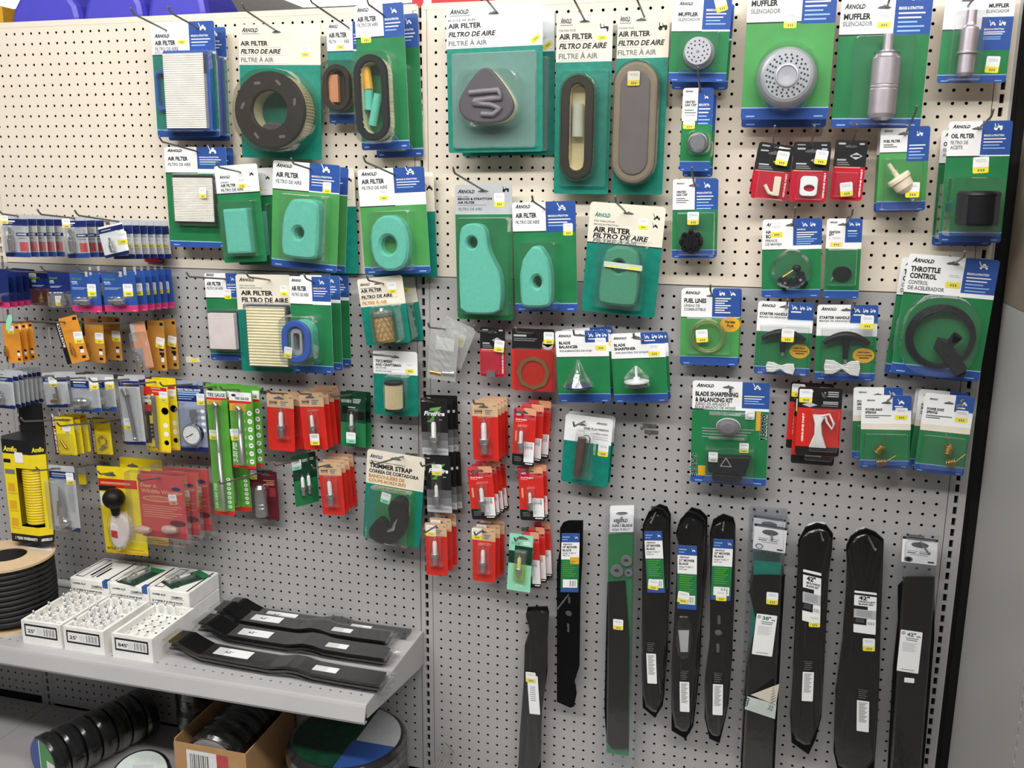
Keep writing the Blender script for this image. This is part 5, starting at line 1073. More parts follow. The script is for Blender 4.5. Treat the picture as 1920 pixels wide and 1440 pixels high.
def first_fire(label, c, d, box, n, what, sp=None):
    k = Card(SP, label, SPC, d, c)
    k.board([(0, 0, 1, .6, 'K'), (0, .6, 1, .74, 'hole'), (0, .74, 1, .88, 'X'), (0, .88, 1, 1, 'Y')], [('#', .05, .06, .14, .016, 'Y'), ('FirstFire', .12, .3, .78, .075, 'W', .03, .25, .0), ('#', .68, .38, .12, .015, 'Y')] + [('#', .05, .93 + .022 * i, .88, .008, 'X') for i in range(2)], .06, 'K')
    w, h = k.w, k.h; m = MB(); m.flat([(w * a, -h * b) for a, b in ((.2, .42), (.38, .36), (.52, .22), (.3, .22), (.38, .17), (.8, .14), (.62, .22), (.48, .36), (.42, .42))], -.0093, 'l'); k.part('one_mark', m)
    plug_px(k, box); k.shell((box[0] - 3, box[1] - 14, box[2] + 3, box[3] + 2), .5, 'clear', .2, .08)
    if sp: k.sticker(*sp, .02, 1.0, 1.1)
    k.behind([(.65 * (i + 1), .3 * (i + 1), .18 - .1 * i, .0, l) for i, l in enumerate(stack_labels(n, what))])
first_fire('black plug card with a green slash and white lettering, upper of the two', (788, 746, 837.5, 745, 789, 851), 2.4, (805, 785, 822, 845), 2, 'behind the upper black plug card with the green slash')
first_fire('black plug card with a green slash and a price tag, lower of the two', (797, 853, 844, 855, 801, 959), 2.4, (812, 905, 825, 948), 2, 'behind the lower black plug card with the price tag', (819, 881))
hook(795, 750, 812, 757, 2.4, 'dark peg hook of the upper black plug cards'); hook(792, 874, 815, 868, 2.4, 'grey peg hook of the lower black plug cards')
k = Card('packaged_trimmer_strap', 'black webbing trimmer strap on a tilted cream and teal card', 'trimmer strap', 2.2, (689, 840.6, 797.5, 860, 682, 1008))
k.board([(0, 0, 1, .375, 'C'), (0, .375, .2, 1, 'T'), (.2, .375, 1, 1, 'G'), (.9, .375, 1, 1, 'T')], brand(.05, .09, .22, .035, 'N') + [('UNIVERSAL UNIVERSAL UNIVERSELLE', .05, .135, .62, .016, 'X'), ('TRIMMER STRAP', .05, .195, .74, .05, 'K', .035), ('CORREA DE CORTADORA', .05, .25, .86, .038, 'K', .03), ('BANDOULIÈRE DE', .05, .305, .62, .038, 'o', .03), ('COUPE-BORDURES', .05, .355, .65, .038, 'o', .03)], .35, 'T', slot=(.5, .07, .2))
w, h = k.w, k.h; m = MB(); o = [(.22, .78), (.32, .7), (.44, .74), (.52, .82), (.56, .72), (.5, .62), (.48, .52), (.6, .44), (.76, .46), (.8, .6), (.78, .8), (.66, .95), (.45, .99), (.2, .96), (.14, .88)]
m.ext(chai([(w * a, -h * b) for a, b in o][::-1], 2), -.03, -1.1, 'rub', .25); k.part('webbing_strap', m)
m = MB(); a = k.L(738, 993, 1.2); m.tube([(a[0] - .6, -1.15, a[1] - .3), (a[0], -1.3, a[1] + .1), (a[0] + .1, -1.25, a[1] + .6), (a[0] + .3, -1.2, a[1] + 1.1)], [.12, .2, .14, .06], 'steel', 8); k.part('clip_hook', m)
m = MB(); m.ext(rr(w * .1, w * .86, -h * .985, -h * .38, .4), -.02, -1.3, 'clear', .3, back=False); k.part('blister', m); k.sticker(723, 934, .02, 1.0, 1.1, -.15, 'g')
hook(702, 871, 756, 856, 2.2, 'grey peg hook of the trimmer strap card')

# ================================================================== left bay: tyre and air line goods
def pack(name, label, cat, d, c, zones, texts, prod=None, sp=(), back=(), base='E', shell=None, corner=.15, slot=None):
    k = Card(name, label, cat, d, c); k.board(zones, texts, corner, base, slot=slot)
    if prod: prod(k)
    if shell: m = MB(); x0, x1, z0, z1, t = shell; m.ext(rr(k.w * x0, k.w * x1, -k.h * z1, -k.h * z0, .2), -.02, -t, 'clear', .12, back=False); k.part('blister', m)
    for s_ in sp: k.sticker(*s_)
    k.behind(back); return k
def fitting(u, v0, v1, r, key='steel', y=-.35, name='air_fitting', tilt=0):
    def f(k):
        m = MB(); h = (v1 - v0) * k.h; x = u * k.w
        m.lathe([(.001, 1), (.5, 1), (.5, .86), (.42, .85), (.42, .7), (.75, .68), (.75, .52), (1, .5), (1, .3), (.9, .28), (.9, .05), (.8, 0), (.001, 0)], (0, 0, 0), key, 'z', 16)
        c, sn = math.cos(tilt), math.sin(tilt)
        m.v = [(x + (a * r) * c + (e - .5) * h * sn, y + b * r, -v1 * k.h + .5 * h - a * r * sn + (e - .5) * h * c) for a, b, e in m.v]
        k.part(name, m)
    return f
LIL = [(0, 0, 1, .13, 'E'), (0, .1, 1, .26, 'N'), (.5, .42, 1, .5, 'N'), (.5, .5, 1, .88, 'E'), (0, .88, 1, 1, 'N'), (.6, .64, .95, .86, 'H'), (.35, .88, 1, 1, 'B')]
LILT = [('#', .1, .17, .4, .03, 'W'), ('#', .1, .21, .3, .02, 'Y'), ('#', .55, .47, .35, .025, 'W'), ('#', .1, .5, .25, .1, 'W'), ('#', .55, .56, .35, .02, 'X')]
FIT, FC = 'packaged_air_fitting', 'air fitting'
pack(FIT, 'blue and white fitting card at the left edge under the bare pegboard', FC, 6.2, (3, 402, 50, 399, 8, 481), LIL, LILT, fitting(.36, .3, .85, .3), [(8, 412, .02, .9, .8)], [(.75 * (i + 1), .35 * (i + 1), -.03 * i, .0, l) for i, l in enumerate(stack_labels(4, 'behind the blue and white fitting card at the left edge'))], shell=(.1, .95, .24, .9, .6))
pack(FIT, 'blue and white fitting card with a steel fitting, middle of the top left row', FC, 5.2, (118, 407, 160, 405, 127, 484), LIL, LILT, fitting(.36, .3, .85, .32), [(124, 419, .02, .95, .9)], [(1.0 * (i + 1), .2 * (i + 1), -.04 * i, .0, l) for i, l in enumerate(stack_labels(2, 'behind the middle fitting card of the top left row'))], shell=(.1, .95, .24, .9, .6))
pack(FIT, 'tilted white blister card with a blue band and steel fitting, on the hook end', FC, 5.6, (183, 427, 228, 415, 197, 485), [(0, .06, 1, .22, 'N'), (0, .9, 1, 1, 'N')], [('#', .1, .15, .4, .03, 'Y')], fitting(.45, .4, .86, .26), [(229, 446, .02, 1.1, 1.2, -.1)], base='W', shell=(.1, .9, .22, .92, .5))
pack(FIT, 'upright grey blister card with a blue band right behind the tilted white one', FC, 4.9, (205, 413, 246, 411, 213, 486), [(0, .14, 1, .36, 'N'), (0, .88, 1, 1, 'N')], [('#', .1, .92, .6, .03, 'Y')], fitting(.45, .42, .84, .2), [(241, 455, .02, .9, 1.0)], [(.75 * (i + 1), .27 * (i + 1), -.04 * (i + 1), .0, l) for i, l in enumerate(stack_labels(5, 'in the fan of grey blue-banded fitting cards'))], shell=(.05, .95, .36, .88, .45))
pack(FIT, 'black fitting card with a red foot, rearmost in the top left row', FC, .35, (270, 424, 306, 432, 275, 491), [(0, .88, 1, 1, 'Q')], [('#', .7, .95, .2, .02, 'Y')], base='N', sp=[(304, 455, .02, .5, 1.1)])
hook(5, 401, 34, 405, 6.2, 'long grey peg hook at the left edge holding fitting cards', 1); hook(78, 402, 140, 409, 5.2, 'long grey peg hook in the middle of the top left row'); hook(148, 404, 213, 414, 5.6, 'long grey peg hook carrying the tilted white fitting card')
TRU = [(0, 0, 1, .84, 'B'), (0, .84, 1, 1, 'P')]
TRUN = [(0, 0, 1, .84, 'N'), (0, .84, 1, 1, 'P')]
def trut(word): return [('TRU-FLATE', .05, .22, .36, .045, 'L', .03), (word, .06, .29, .18, .035, 'W', .03), ('#', .06, .33, .2, .02, 'S'), ('#', .06, .42, .5, .014, 'Y'), ('#', .06, .45, .4, .014, 'S'), ('#', .52, .14, .1, .13, 'Y'), ('#', .68, .1, .08, .2, 'Y'), ('#', .84, .98, .1, .02, 'F')]
def hfit(k):
    m = MB(); x, z = k.w * .5, -k.h * .73; r = .28
    m.lathe([(.001, -1.0), (.2, -1.0), (.2, -.3), (.36, -.28), (.36, .3), (.3, .32), (.3, .7), (.2, .75), (.001, .75)], (x, -.4, z), 'steel', 'x', 16); k.part('air_fitting', m)
    m = MB(); m.ext(rr(x - 1.1, x + .9, z - .45, z + .5, .3), -.02, -.75, 'clear', .15, back=False); k.part('blister', m)
pack(FIT, 'royal blue fitting card with a pink foot, left of the two facing front', FC, 5.4, (129, 507, 185, 508, 136, 584), TRU, trut('PLUGS'), hfit, [(172, 544, .02, 1.0, 1.2)], base='B', back=[(.9, .22, .02, .0, 'second royal blue card behind the left pink-footed one')])
pack(FIT, 'royal blue fitting card with a pink foot, right of the two facing front', FC, 5.4, (189, 508.5, 252, 509, 198, 584), TRU, trut('PLUGS'), hfit, [(240, 544, .02, 1.1, 1.2)], [(.86 * (i + 1), .45 + .14 * i, -.03 * i, .0, l) for i, l in enumerate(stack_labels(5, 'in the pink-footed fan right of the royal blue card'))], base='B')
pack(FIT, 'navy coupler card with a square steel coupler, left of the royal blue cards', FC, 4.6, (88, 508, 130, 506, 96, 577), [(0, 0, 1, .62, 'N'), (0, .62, 1, 1, 'X')], trut('COUPLER')[:5], fitting(.7, .62, .92, .34, 'grub'), [(110, 564, .05, .8, 1.0)], base='N', shell=(.1, .95, .55, .97, .8))
pack(FIT, 'navy coupler card with a brown fitting under a lime price tag', FC, 3.2, (54, 508, 100, 507, 60, 572), [(0, 0, 1, .5, 'N'), (0, .5, 1, 1, 'M')], trut('COUPLER')[:5], fitting(.5, .6, .9, .3, 'brass'), [(61, 518, .05, .9, .6, 0, 'l')], base='N', shell=(.1, .95, .5, .97, .7))
pack(FIT, 'navy fitting card with a pink foot at the very left edge', FC, 6.5, (-30, 506, 14, 508, -26, 574), TRUN, trut('PLUGS')[2:5], hfit, [], [(.86 * (i + 1), .1, -.02 * i, .0, l) for i, l in enumerate(stack_labels(4, 'in the pink-footed fan at the left edge'))], base='N')
hook(20, 508, 75, 511, 4.6, 'long grey peg hook of the navy coupler cards'); hook(84, 507, 158, 512, 5.4, 'long grey peg hook of the left royal blue cards'); hook(152, 507, 222, 512, 5.4, 'long grey peg hook of the right royal blue cards')
BR, BC = 'packaged_brass_fitting', 'brass fitting'
def ortext(): return [('#', .25, .14, .5, .03, 'o'), ('#', .78, .1, .17, .06, 'K'), ('#', .2, .3, .5, .015, 'o'), ('#', .2, .34, .45, .015, 'o'), ('#', .72, .82, .16, .1, 'W'), ('#', .72, .74, .16, .06, 'K'), ('#', .72, .94, .16, .06, 'K')]
def ofit(u=.33): return fitting(u, .55, .82, .2, 'brass', -.3, 'brass_fitting')
pack(BR, 'orange fitting card with a green sliver of paper, at the left edge', BC, 5.6, (4, 608, 34, 605, 10, 679), [(0, 0, .08, 1, 'O'), (0, .85, .1, 1, 'K')], ortext()[1:], ofit(.15), [(20, 618, .02, .8, .8)], [(.8, .1, .0, .0, 'second orange fitting card at the left edge'), (1.6, .2, .0, .0, 'third orange fitting card at the left edge')], base='O')
pack(BR, 'tilted orange fitting card with a black vertical band of lettering', BC, 5.0, (101, 600, 144, 594, 130, 683), [(0, 0, .2, 1, 'K')], [('BOSTITCH', .16, .62, .5 * 1.9, .06, 'W', .02, 0, math.pi / 2)] + ortext(), ofit(.48), [(147, 633, .02, 1.1, 1.2, -.15)], base='O')
pack(BR, 'upright dull orange fitting card right of the tilted banded one', BC, 3.6, (152, 596, 192, 597, 158, 678), [(0, 0, .12, .4, 'K')], ortext(), ofit(.3), [(186, 634, .02, 1.0, 1.1)], [(1.6, .75, .0, .0, 'second dull orange fitting card right of the upright one')], base='o')
pack(BR, 'salmon orange blister card tilted in front of the yellow orange ones', BC, 3.6, (242, 606, 270, 603, 262, 692), [(0, 0, .25, .4, 'E'), (0, .55, .5, .95, 'alu')], [], fitting(.25, .62, .95, .3, 'steel', -.4, 'chrome_fitting'), base='F', shell=(.02, .95, .2, .95, .6))
pack(BR, 'yellow orange fitting card at the right end of the orange row', BC, 2.4, (272, 600, 306, 599, 278, 694), [(0, 0, .1, .2, 'K')], ortext() + [('#', .65, .6, .25, .05, 'K'), ('#', .65, .68, .25, .05, 'K')], ofit(.2), [(300, 643, .02, 1.0, 1.1, -.2)], [(1.2, .55, .0, .0, 'second yellow orange fitting card at the right end')], base='o')
hook(53, 602, 122, 604, 5.0, 'long grey peg hook of the tilted orange card'); hook(157, 606, 240, 606, 3.6, 'long grey peg hook of the salmon orange card'); hook(-25, 604, 18, 604, 5.6, 'long grey peg hook at the left edge of the orange row')
GB = [(0, .14, 1, .26, 'N'), (0, .9, 1, 1, 'N')]; GBT = [('#', .1, .09, .4, .03, 'X'), ('#', .1, .2, .6, .025, 'Y'), ('#', .1, .23, .5, .015, 'S')]
pack(FIT, 'grey blister card with a navy band at the left edge, fan of seven', FC, 6.4, (-12, 696, 22, 695, -8, 764), GB, GBT, fitting(.4, .5, .85, .25), [], [(.62 * (i + 1), .12, -.02 * i, .0, l) for i, l in enumerate(stack_labels(6, 'in the grey fan with navy bands at the left edge'))], base='E', shell=(.1, .9, .3, .9, .4))
def tee(k):
    m = MB(); x, z = k.w * .5, -k.h * .75; m.tube([(x - .5, -.35, z - .2), (x + .4, -.35, z)], .18, 'brass', 8); m.tube([(x, -.35, z), (x - .05, -.35, z + .6)], .14, 'steel', 8); m.tube([(x + .35, -.35, z), (x + .3, -.35, z + 1.3)], .1, 'wire', 8); k.part('tee_fitting', m)
pack(FIT, 'grey blister card with a small brass tee fitting', FC, 5.4, (78, 699, 123, 700, 90, 764), GB, GBT, tee, [(99, 716, .02, 1.0, 1.1)], [(.9, .4, -.05, .0, 'second card behind the small brass tee fitting')], base='E', shell=(.1, .9, .3, .9, .6))
def ball_fit(k):
    m = MB(); x, z = k.w * .45, -k.h * .7; m.lathe([(.001, -.75), (.4, -.75), (.45, -.6), (.45, -.1), (.38, 0), (.45, .1), (.45, .5), (.3, .75), (.001, .75)], (x, -.5, z), 'steel', 'x', 18); k.part('steel_coupler', m)
pack(FIT, 'wide grey blister card with a bright steel coupler and blue foot', FC, 5.0, (130, 702, 183, 704, 139, 771), [(0, .16, .65, .36, 'N'), (0, .88, 1, 1, 'B')], [('#', .1, .22, .45, .03, 'W'), ('#', .1, .28, .4, .015, 'S'), ('#', .1, .32, .45, .015, 'S')], ball_fit, [(176, 719, .02, 1.0, 1.2)], [(1.3, .8, -.15, .0, 'second grey card behind the bright steel coupler')], base='E', shell=(.06, .94, .36, .88, 1.05))
def chuck_rod(k):
    m = MB(); m.tube([(k.w * .38, -.3, -k.h * .22), (k.w * .5, -.3, -k.h * .55), (k.w * .6, -.3, -k.h * .9)], .17, 'grub', 10); k.part('tube', m)
    m = MB(); m.tube([(k.w * .32, -.35, -k.h * .17), (k.w * .42, -.35, -k.h * .27)], .3, 'steel', 10); m.ball((k.w * .61, -.35, -k.h * .9), .22, .22, .22, 'steel'); k.part('chuck_end', m)
pack('packaged_air_chuck', 'long slim grey card with a dual foot air chuck', 'air chuck', 4.2, (220, 705, 259, 706, 236, 833), [(0, .07, 1, .15, 'N'), (0, .95, 1, 1, 'N')], [('#', .1, .12, .6, .02, 'Y')], chuck_rod, [(240, 795, .02, .95, 1.2)], [(.8, .15, .0, .0, 'second long slim card behind the dual foot air chuck')], base='E', shell=(.08, .92, .16, .94, .6))
def stem_tool(k):
    m = MB(); m.tube([(k.w * .44, -.25, -k.h * .22), (k.w * .5, -.25, -k.h * .93)], .2, 'grub', 6); k.part('gauge_body', m); m = MB(); m.ball((k.w * .43, -.28, -k.h * .22), .2, .2, .3, 'steel'); k.part('gauge_head', m)
    for i in range(4): m = MB(); m.tube([(k.w * .27, -.2, -k.h * (.62 + .055 * i)), (k.w * .36, -.2, -k.h * (.62 + .055 * i))], .14, 'plas', 8); k.part('valve_cap', m)
pack('packaged_tire_gauge', 'bright yellow card with a pencil gauge and four black valve caps', 'tire gauge', 3.4, (268, 710, 313, 711, 274, 844.6), [(0, .1, .95, .215, 'R'), (0, .23, .4, .32, 'W'), (0, .35, .33, .45, 'R'), (0, .975, 1, 1, 'gold')], [('#', .3, .13, .4, .022, 'F'), ('#', .35, .17, .45, .02, 'F'), ('30-100', .04, .275, .32, .028, 'K', .03), ('#', .06, .5, .22, .06, 'K')] + [('@o', .84, .42, .3, .1, 'K'), ('@o', .84, .42, .24, .08, 'Y'), ('@o', .84, .62, .2, .07, 'W'), ('@o', .84, .74, .2, .07, 'W'), ('@o', .84, .86, .2, .07, 'K'), ('@o', .84, .86, .13, .045, 'W'), ('VICTOR', .05, .955, .3, .024, 'K', .03)], stem_tool, [(306, 744, .02, .95, 1.1)], [(.8, .4, .05, -.02, 'second yellow card behind the pencil gauge one')], base='y', shell=(.05, .6, .22, .95, .5))
def dial(k):
    x0, x1, z0, z1 = k.bb((341, 797, 376, 833), .7); cx, cz = (x0 + x1) / 2, (z0 + z1) / 2; r = (x1 - x0) / 2
    m = MB(); m.lathe([(r * .95, -.05), (r, -.5), (r, -.68), (r * .88, -.72), (r * .86, -.66), (.001, -.66)], (cx, 0, cz), 'rub', 'y', 32, True, ['rub', 'steel', 'steel', 'steel', 'W', 'W'])
    for i in range(11):
        a = math.radians(225 - 27 * i); m.tube([(cx + r * .66 * math.cos(a), -.67, cz + r * .66 * math.sin(a)), (cx + r * .78 * math.cos(a), -.67, cz + r * .78 * math.sin(a))], .012, 'K', 4)
    do = k.part('dial', m); m = MB(); m.tube([(cx - r * .6, -.7, cz - r * .3), (cx + r * .2, -.7, cz + r * .1)], .03, 'K', 5); m.ball((cx, -.7, cz), .07, .03, .07, 'K', 8, 5); m.build('needle', do)
    m = MB(); m.lathe([(.2, 0), (.2, .4), (.28, .45), (.28, .7), (.36, .75), (.36, 1.5), (.2, 1.55), (.001, 1.55)], (cx + .25, -.4, cz + r * .95), 'steel', 'z', 14, True, ['steel'] * 4 + ['grub'] * 3); k.part('chuck_stem', m)
pack('packaged_tire_gauge', 'round dial tire gauge on a blue grey card', 'tire gauge', 2.4, (328, 713, 380, 715, 340, 845), [(0, .06, 1, .29, 'N'), (0, .93, 1, 1, 'N')], [('TRUCK TIRE DIAL GAUGE', .04, .14, .85, .03, 'W', .03), ('#', .04, .17, .8, .02, 'S'), ('#', .04, .2, .7, .02, 'S'), ('#', .04, .23, .6, .012, 'S'), ('#', .04, .26, .5, .012, 'S'), ('#', .04, .33, .25, .01, 'X'), ('#', .04, .35, .2, .01, 'X')] + [('@o', .9, .42 + .09 * i, .16, .05, 'W') for i in range(4)], dial, [(376, 749, .02, .9, 1.2)], base='e', shell=(.05, .82, .36, .92, .85))
def pen(u0, v0, u1, v1):
    def f(k):
        m = MB(); a = np.array((k.w * u0, -.35, -k.h * v0)); b = np.array((k.w * u1, -.35, -k.h * v1)); q = a * .55 + b * .45
        m.tube([a, q, q, b], [.14, .14, .2, .2], 'lsteel', 10); k.part('gauge_body', m); m = MB(); m.tube([a + np.array((-.15, 0, .15)), a + np.array((.1, 0, -.15))], .28, 'steel', 10); k.part('gauge_head', m)
    return f
GT = lambda big: [(0, .06 if not big else .055, .95, .105 if big else .165, 'W'), (0, .105 if big else .165, .95, .12 if big else .195, 'R'), (0, .12 if big else .2, .7, .16 if big else .29, 'gold'), (0, .965, 1, 1, 'R')]
pack('packaged_tire_gauge', 'longest lime green tire gauge card reaching down beside the red warning pack', 'tire gauge', 2.8, (385, 718, 424, 722, 405, 964), GT(1), [('TIRE GAUGE', .06, .098, .85, .028, 'K', .02), ('@o', .22, .045, .25, .02, 'K'), ('10-150 PSI', .2, .95, 4.4 * .26, .11 * .2, 'W', .03, .2, math.pi / 2)] + [('@o', .78, .72 + .035 * i, .2, .026, 'W') for i in range(7)] + [('@m' if i % 2 else '@t', .73, .724 + .035 * i, .1, 0, 'K') for i in range(7)], pen(.5, .15, .55, .95), [(400, 815, .02, .9, 1.0)], base='l', shell=(.2, .8, .12, .96, .55))
pack('packaged_tire_gauge', 'shorter lime green tire gauge card right of the longest one, front of its peg', 'tire gauge', 3.4, (428, 725, 472, 728.5, 438, 876), GT(0), [('TIRE GAUGE', .25, .15, .6, .032, 'K', .02), ('@o', .2, .1, .2, .03, 'K'), ('5-50 PSI', .22, .93, 2.9 * .27, .055, 'W', .03, .2, math.pi / 2)] + [('@o', .84, .31 + .1 * i, .2, .062, 'W') for i in range(7)] + [('@m' if i % 2 else '@t', .79, .318 + .1 * i, .1, 0, 'K') for i in range(7)], pen(.47, .25, .5, .93), [(440, 815, .02, .95, 1.2, .1)], base='l', shell=(.2, .7, .2, .95, .55), back=[(.9, .35, .05, .0, 'second shorter lime green tire gauge card behind the front one')])
pack('packaged_tire_gauge', 'long lime green tire gauge card showing its foot below the shorter ones', 'tire gauge', 1.4, (416, 719, 452, 722, 440, 957), GT(1), [('@o', .78, .72 + .035 * i, .2, .026, 'W') for i in range(7)] + [('@m' if i % 2 else '@t', .73, .724 + .035 * i, .1, 0, 'K') for i in range(7)], pen(.2, .15, .2, .93), base='l', shell=(.08, .5, .12, .96, .55))
hook(45, 710, 98, 705, 5.4, 'long grey peg hook of the brass tee card'); hook(106, 711, 160, 708, 5.0, 'long grey peg hook of the bright steel coupler'); hook(174, 716, 242, 711, 4.2, 'long grey peg hook of the slim air chuck card'); hook(232, 722, 292, 716, 3.4, 'long grey peg hook of the yellow pencil gauge'); hook(306, 724, 360, 720, 2.4, 'long grey peg hook of the round dial gauge')
hook(375, 728, 405, 725, 2.8, 'long grey peg hook of the longest green gauge'); hook(418, 731, 448, 731, 3.4, 'dark peg hook of the shorter green gauge cards'); hook(487, 731, 492, 734, .4, 'empty dark peg hook between the green gauges and the red plug cards', .6)

# yellow coil hose box
c0 = P(23, 1014, 7.2); zb = c0[2]; zt = P(3, 840, 7.2)[2]
h_ = empty('boxed_air_hose', (c0[0], c0[1], zb), 'yellow carton with a window showing a coiled yellow air hose', 'air hose')
W1, W2 = 3.5, 1.35; ang = math.radians(38); HB = zt - zb
fl = (0, 0); fr_ = (W1, 0); rr_ = (W1 + W2 * math.cos(ang), W2 * math.sin(ang)); bl = (-.9, 1.0); br = (W1 - 1.0, 3.3)
base_o = [fl, fr_, rr_, br, (-.4, 3.3), bl]
def prism(m, o, z0, z1, key, cap=True):
    n = len(o); vs = [(p[0], p[1], z0) for p in o] + [(p[0], p[1], z1) for p in o]
    m.add(vs, [(i, (i + 1) % n, n + (i + 1) % n, n + i) for i in range(n)], key)
    if cap: m.add(vs, [tuple(reversed(range(n))), tuple(range(n, 2 * n))], key)
# window cut in the front: the carton is built from panels around the opening
m = MB(); prism(m, base_o[1:], 0, .9, 'K') if False else None
def wall(m, a, b, u0, u1, z0, z1, key, th=.0):
    p = lambda u, z: (a[0] + (b[0] - a[0]) * u, a[1] + (b[1] - a[1]) * u, z)
    m.add([p(u0, z0), p(u1, z0), p(u1, z1), p(u0, z1)], [(0, 1, 2, 3)], key)
for a, b, cut in ((fl, fr_, (.42, 1)), (fr_, rr_, (0, .5)), (rr_, br, None), (br, (-.4, 3.3), None), ((-.4, 3.3), bl, None), (bl, fl, None)):
    wall(m, a, b, 0, 1, 0, .9, 'K')
    if cut:
        wall(m, a, b, 0, 1, .9, 1.8, 'y'); wall(m, a, b, 0, cut[0], 1.8, HB - 2.0, 'y'); wall(m, a, b, cut[1], 1, 1.8, HB - 2.0, 'y'); wall(m, a, b, 0, 1, HB - 2.0, HB - .5, 'y')
    else: wall(m, a, b, 0, 1, .9, HB - .5, 'y')
    wall(m, a, b, 0, 1, HB - .5, HB + 1.0, 'K')
m.add([(p[0], p[1], HB + 1.0) for p in base_o], [tuple(range(6))], 'K'); m.add([(p[0], p[1], 0) for p in base_o], [tuple(reversed(range(6)))], 'K')
m.box(-.4, W1 - 1.0, 3.1, 3.3, HB + 1, HB + 4.2, 'K')
m.text('Amflo', .15, HB - .25, 1.7, .55, -.02, 'v', .03, .1); m.text('1 YEAR WARRANTY', .5, .3, 2.8, .32, -.02, 'W', .03)
for i in range(3): m.flat([(.25, HB - 4.6 - 1.9 * i), (1.1, HB - 4.6 - 1.9 * i), (1.1, HB - 3.7 - 1.9 * i), (.25, HB - 3.7 - 1.9 * i)], -.02, 'gold'); m.box(.25, 1.3, -.02, -.015, HB - 4.85 - 1.9 * i, HB - 4.78 - 1.9 * i, 'o')
m.box(.1, 1.3, -.02, -.015, HB - 2.7, HB - 2.2, 'X'); m.box(.05, .9, -.02, -.015, HB - 1.5, HB - 1.1, 'K')
tx = MB(); tx.text('Amflo', .1, HB - .2, 1.15, .5, -.03, 'v', .03, .1); tx.text('AMARILLO', .15, .3, 1.05, .3, -.03, 'W', .03)
c_, s_ = math.cos(ang), math.sin(ang); tx.v = [(W1 + a * c_ - b * -s_ * -1, a * s_ + b * c_, e) for a, b, e in tx.v]
for f, mi in zip(tx.f, tx.m): m.add([tx.v[i] for i in f], [tuple(range(len(f)))], tx.keys[mi])
m.build('carton', h_)
m = MB(); n = 21; pts = []
for i in range(n * 16):
    a = 2 * math.pi * i / 16; pts.append((W1 - .85 + 1.22 * math.cos(a), 1.48 + 1.22 * math.sin(a), 1.9 + (HB - 4.1) * i / (n * 16)))
m.tube(pts, .2, 'hose', 7); m.build('coiled_hose', h_)
m = MB(); m.lathe([(.3, 0), (.3, HB - 3)], (W1 - .75, 1.42, 1.2), 'rub', 'z', 12); m.build('inner_liner', h_)
m = MB(); q = rr(1.5, 2.5, HB - 1.4, HB - .3, .1); m.ext(q, -.02, -.04, 'W'); m.build('price_sticker', h_)
hook(47, 790, 118, 787, 5.2, 'long grey peg hook over the black top of the yellow hose carton'); hook(114, 799, 190, 791, 4.0, 'dark peg hook between the two small yellow cards')
def small_y(label, c, d, prod, sp, back):
    pack('packaged_valve_tool', label, 'valve tool', d, c, [(0, 0, .16, 1, 'M')], [('MONKEY GRIP', .135, .95, .9 * 1.75, .055, 'W', .03, 0, math.pi / 2), ('#', .35, .12, .45, .04, 'o'), ('#', .75, .1, .18, .05, 'o'), ('#', .35, .3, .3, .012, 'o'), ('#', .35, .34, .25, .012, 'o')], prod, sp, back, base='y', shell=(.22, .9, .42, .94, .4), slot=(.55, .1, .4))
def valve(k): m = MB(); m.tube([(k.w * .38, -.22, -k.h * .6), (k.w * .58, -.22, -k.h * .8)], [.1, .16], 'brass', 8); k.part('valve_core', m)
def keyring(k): m = MB(); m.tube([(k.w * .6 + .5 * math.cos(t * .45), -.22, -k.h * .6 + .5 * math.sin(t * .45)) for t in range(14)], .07, 'brass', 6, True); m.tube([(k.w * .4, -.22, -k.h * .85), (k.w * .75, -.22, -k.h * .72)], .13, 'steel', 8); k.part('tool_ring', m)
small_y('small yellow card with a maroon spine right of the hose carton, front of three', (95, 781, 136, 782, 105, 852), 4.4, valve, [(125, 806, .02, 1.0, 1.0)], [(.75, .2, .0, .0, 'second small yellow card behind the maroon-spined one'), (1.5, .4, .0, .0, 'third small yellow card behind the maroon-spined one')])
small_y('single small yellow card with a ring tool, right of the maroon-spined stack', (168, 785, 205, 791, 180, 851), 2.0, keyring, [], [])
def blowgun(k):
    w, h = k.w, k.h; m = MB(); m.tube([(w * .45, -.4, -h * .3), (w * .48, -.45, -h * .4), (w * .5, -.5, -h * .62)], [.08, .2, .28], 'steel', 10); m.tube([(w * .5, -.5, -h * .6), (w * .45, -.5, -h * .92)], [.3, .34], 'lsteel', 12); m.ball((w * .62, -.6, -h * .83), .45, .45, .45, 'steel'); k.part('gun_body', m)
    m = MB(); m.tube([(w * .35, -.4, -h * .52), (w * .28, -.4, -h * .75)], .12, 'steel', 8); k.part('trigger', m)
pack('packaged_blow_gun', 'chrome air blow gun in a blue banded blister right of the hose carton', 'blow gun', 6.6, (90, 871, 138.5, 877, 106, 993), [(0, .09, 1, .2, 'N'), (0, .94, 1, 1, 'N')], [('#', .1, .06, .3, .02, 'X'), ('#', .1, .14, .6, .02, 'Y'), ('#', .1, .17, .5, .012, 'S')], blowgun, [(131, 898, .02, .9, 1.3)], base='E', shell=(.06, .94, .2, .94, 1.1))
pack('packaged_valve_tool', 'tiny yellow labelled pouch hanging far back on its hook', 'valve tool', .8, (144, 877, 158, 877, 148, 908), [(0, .4, 1, 1, 'y')], [], base='E')
hook(75, 882, 112, 878, 6.6, 'grey peg hook of the chrome blow gun')
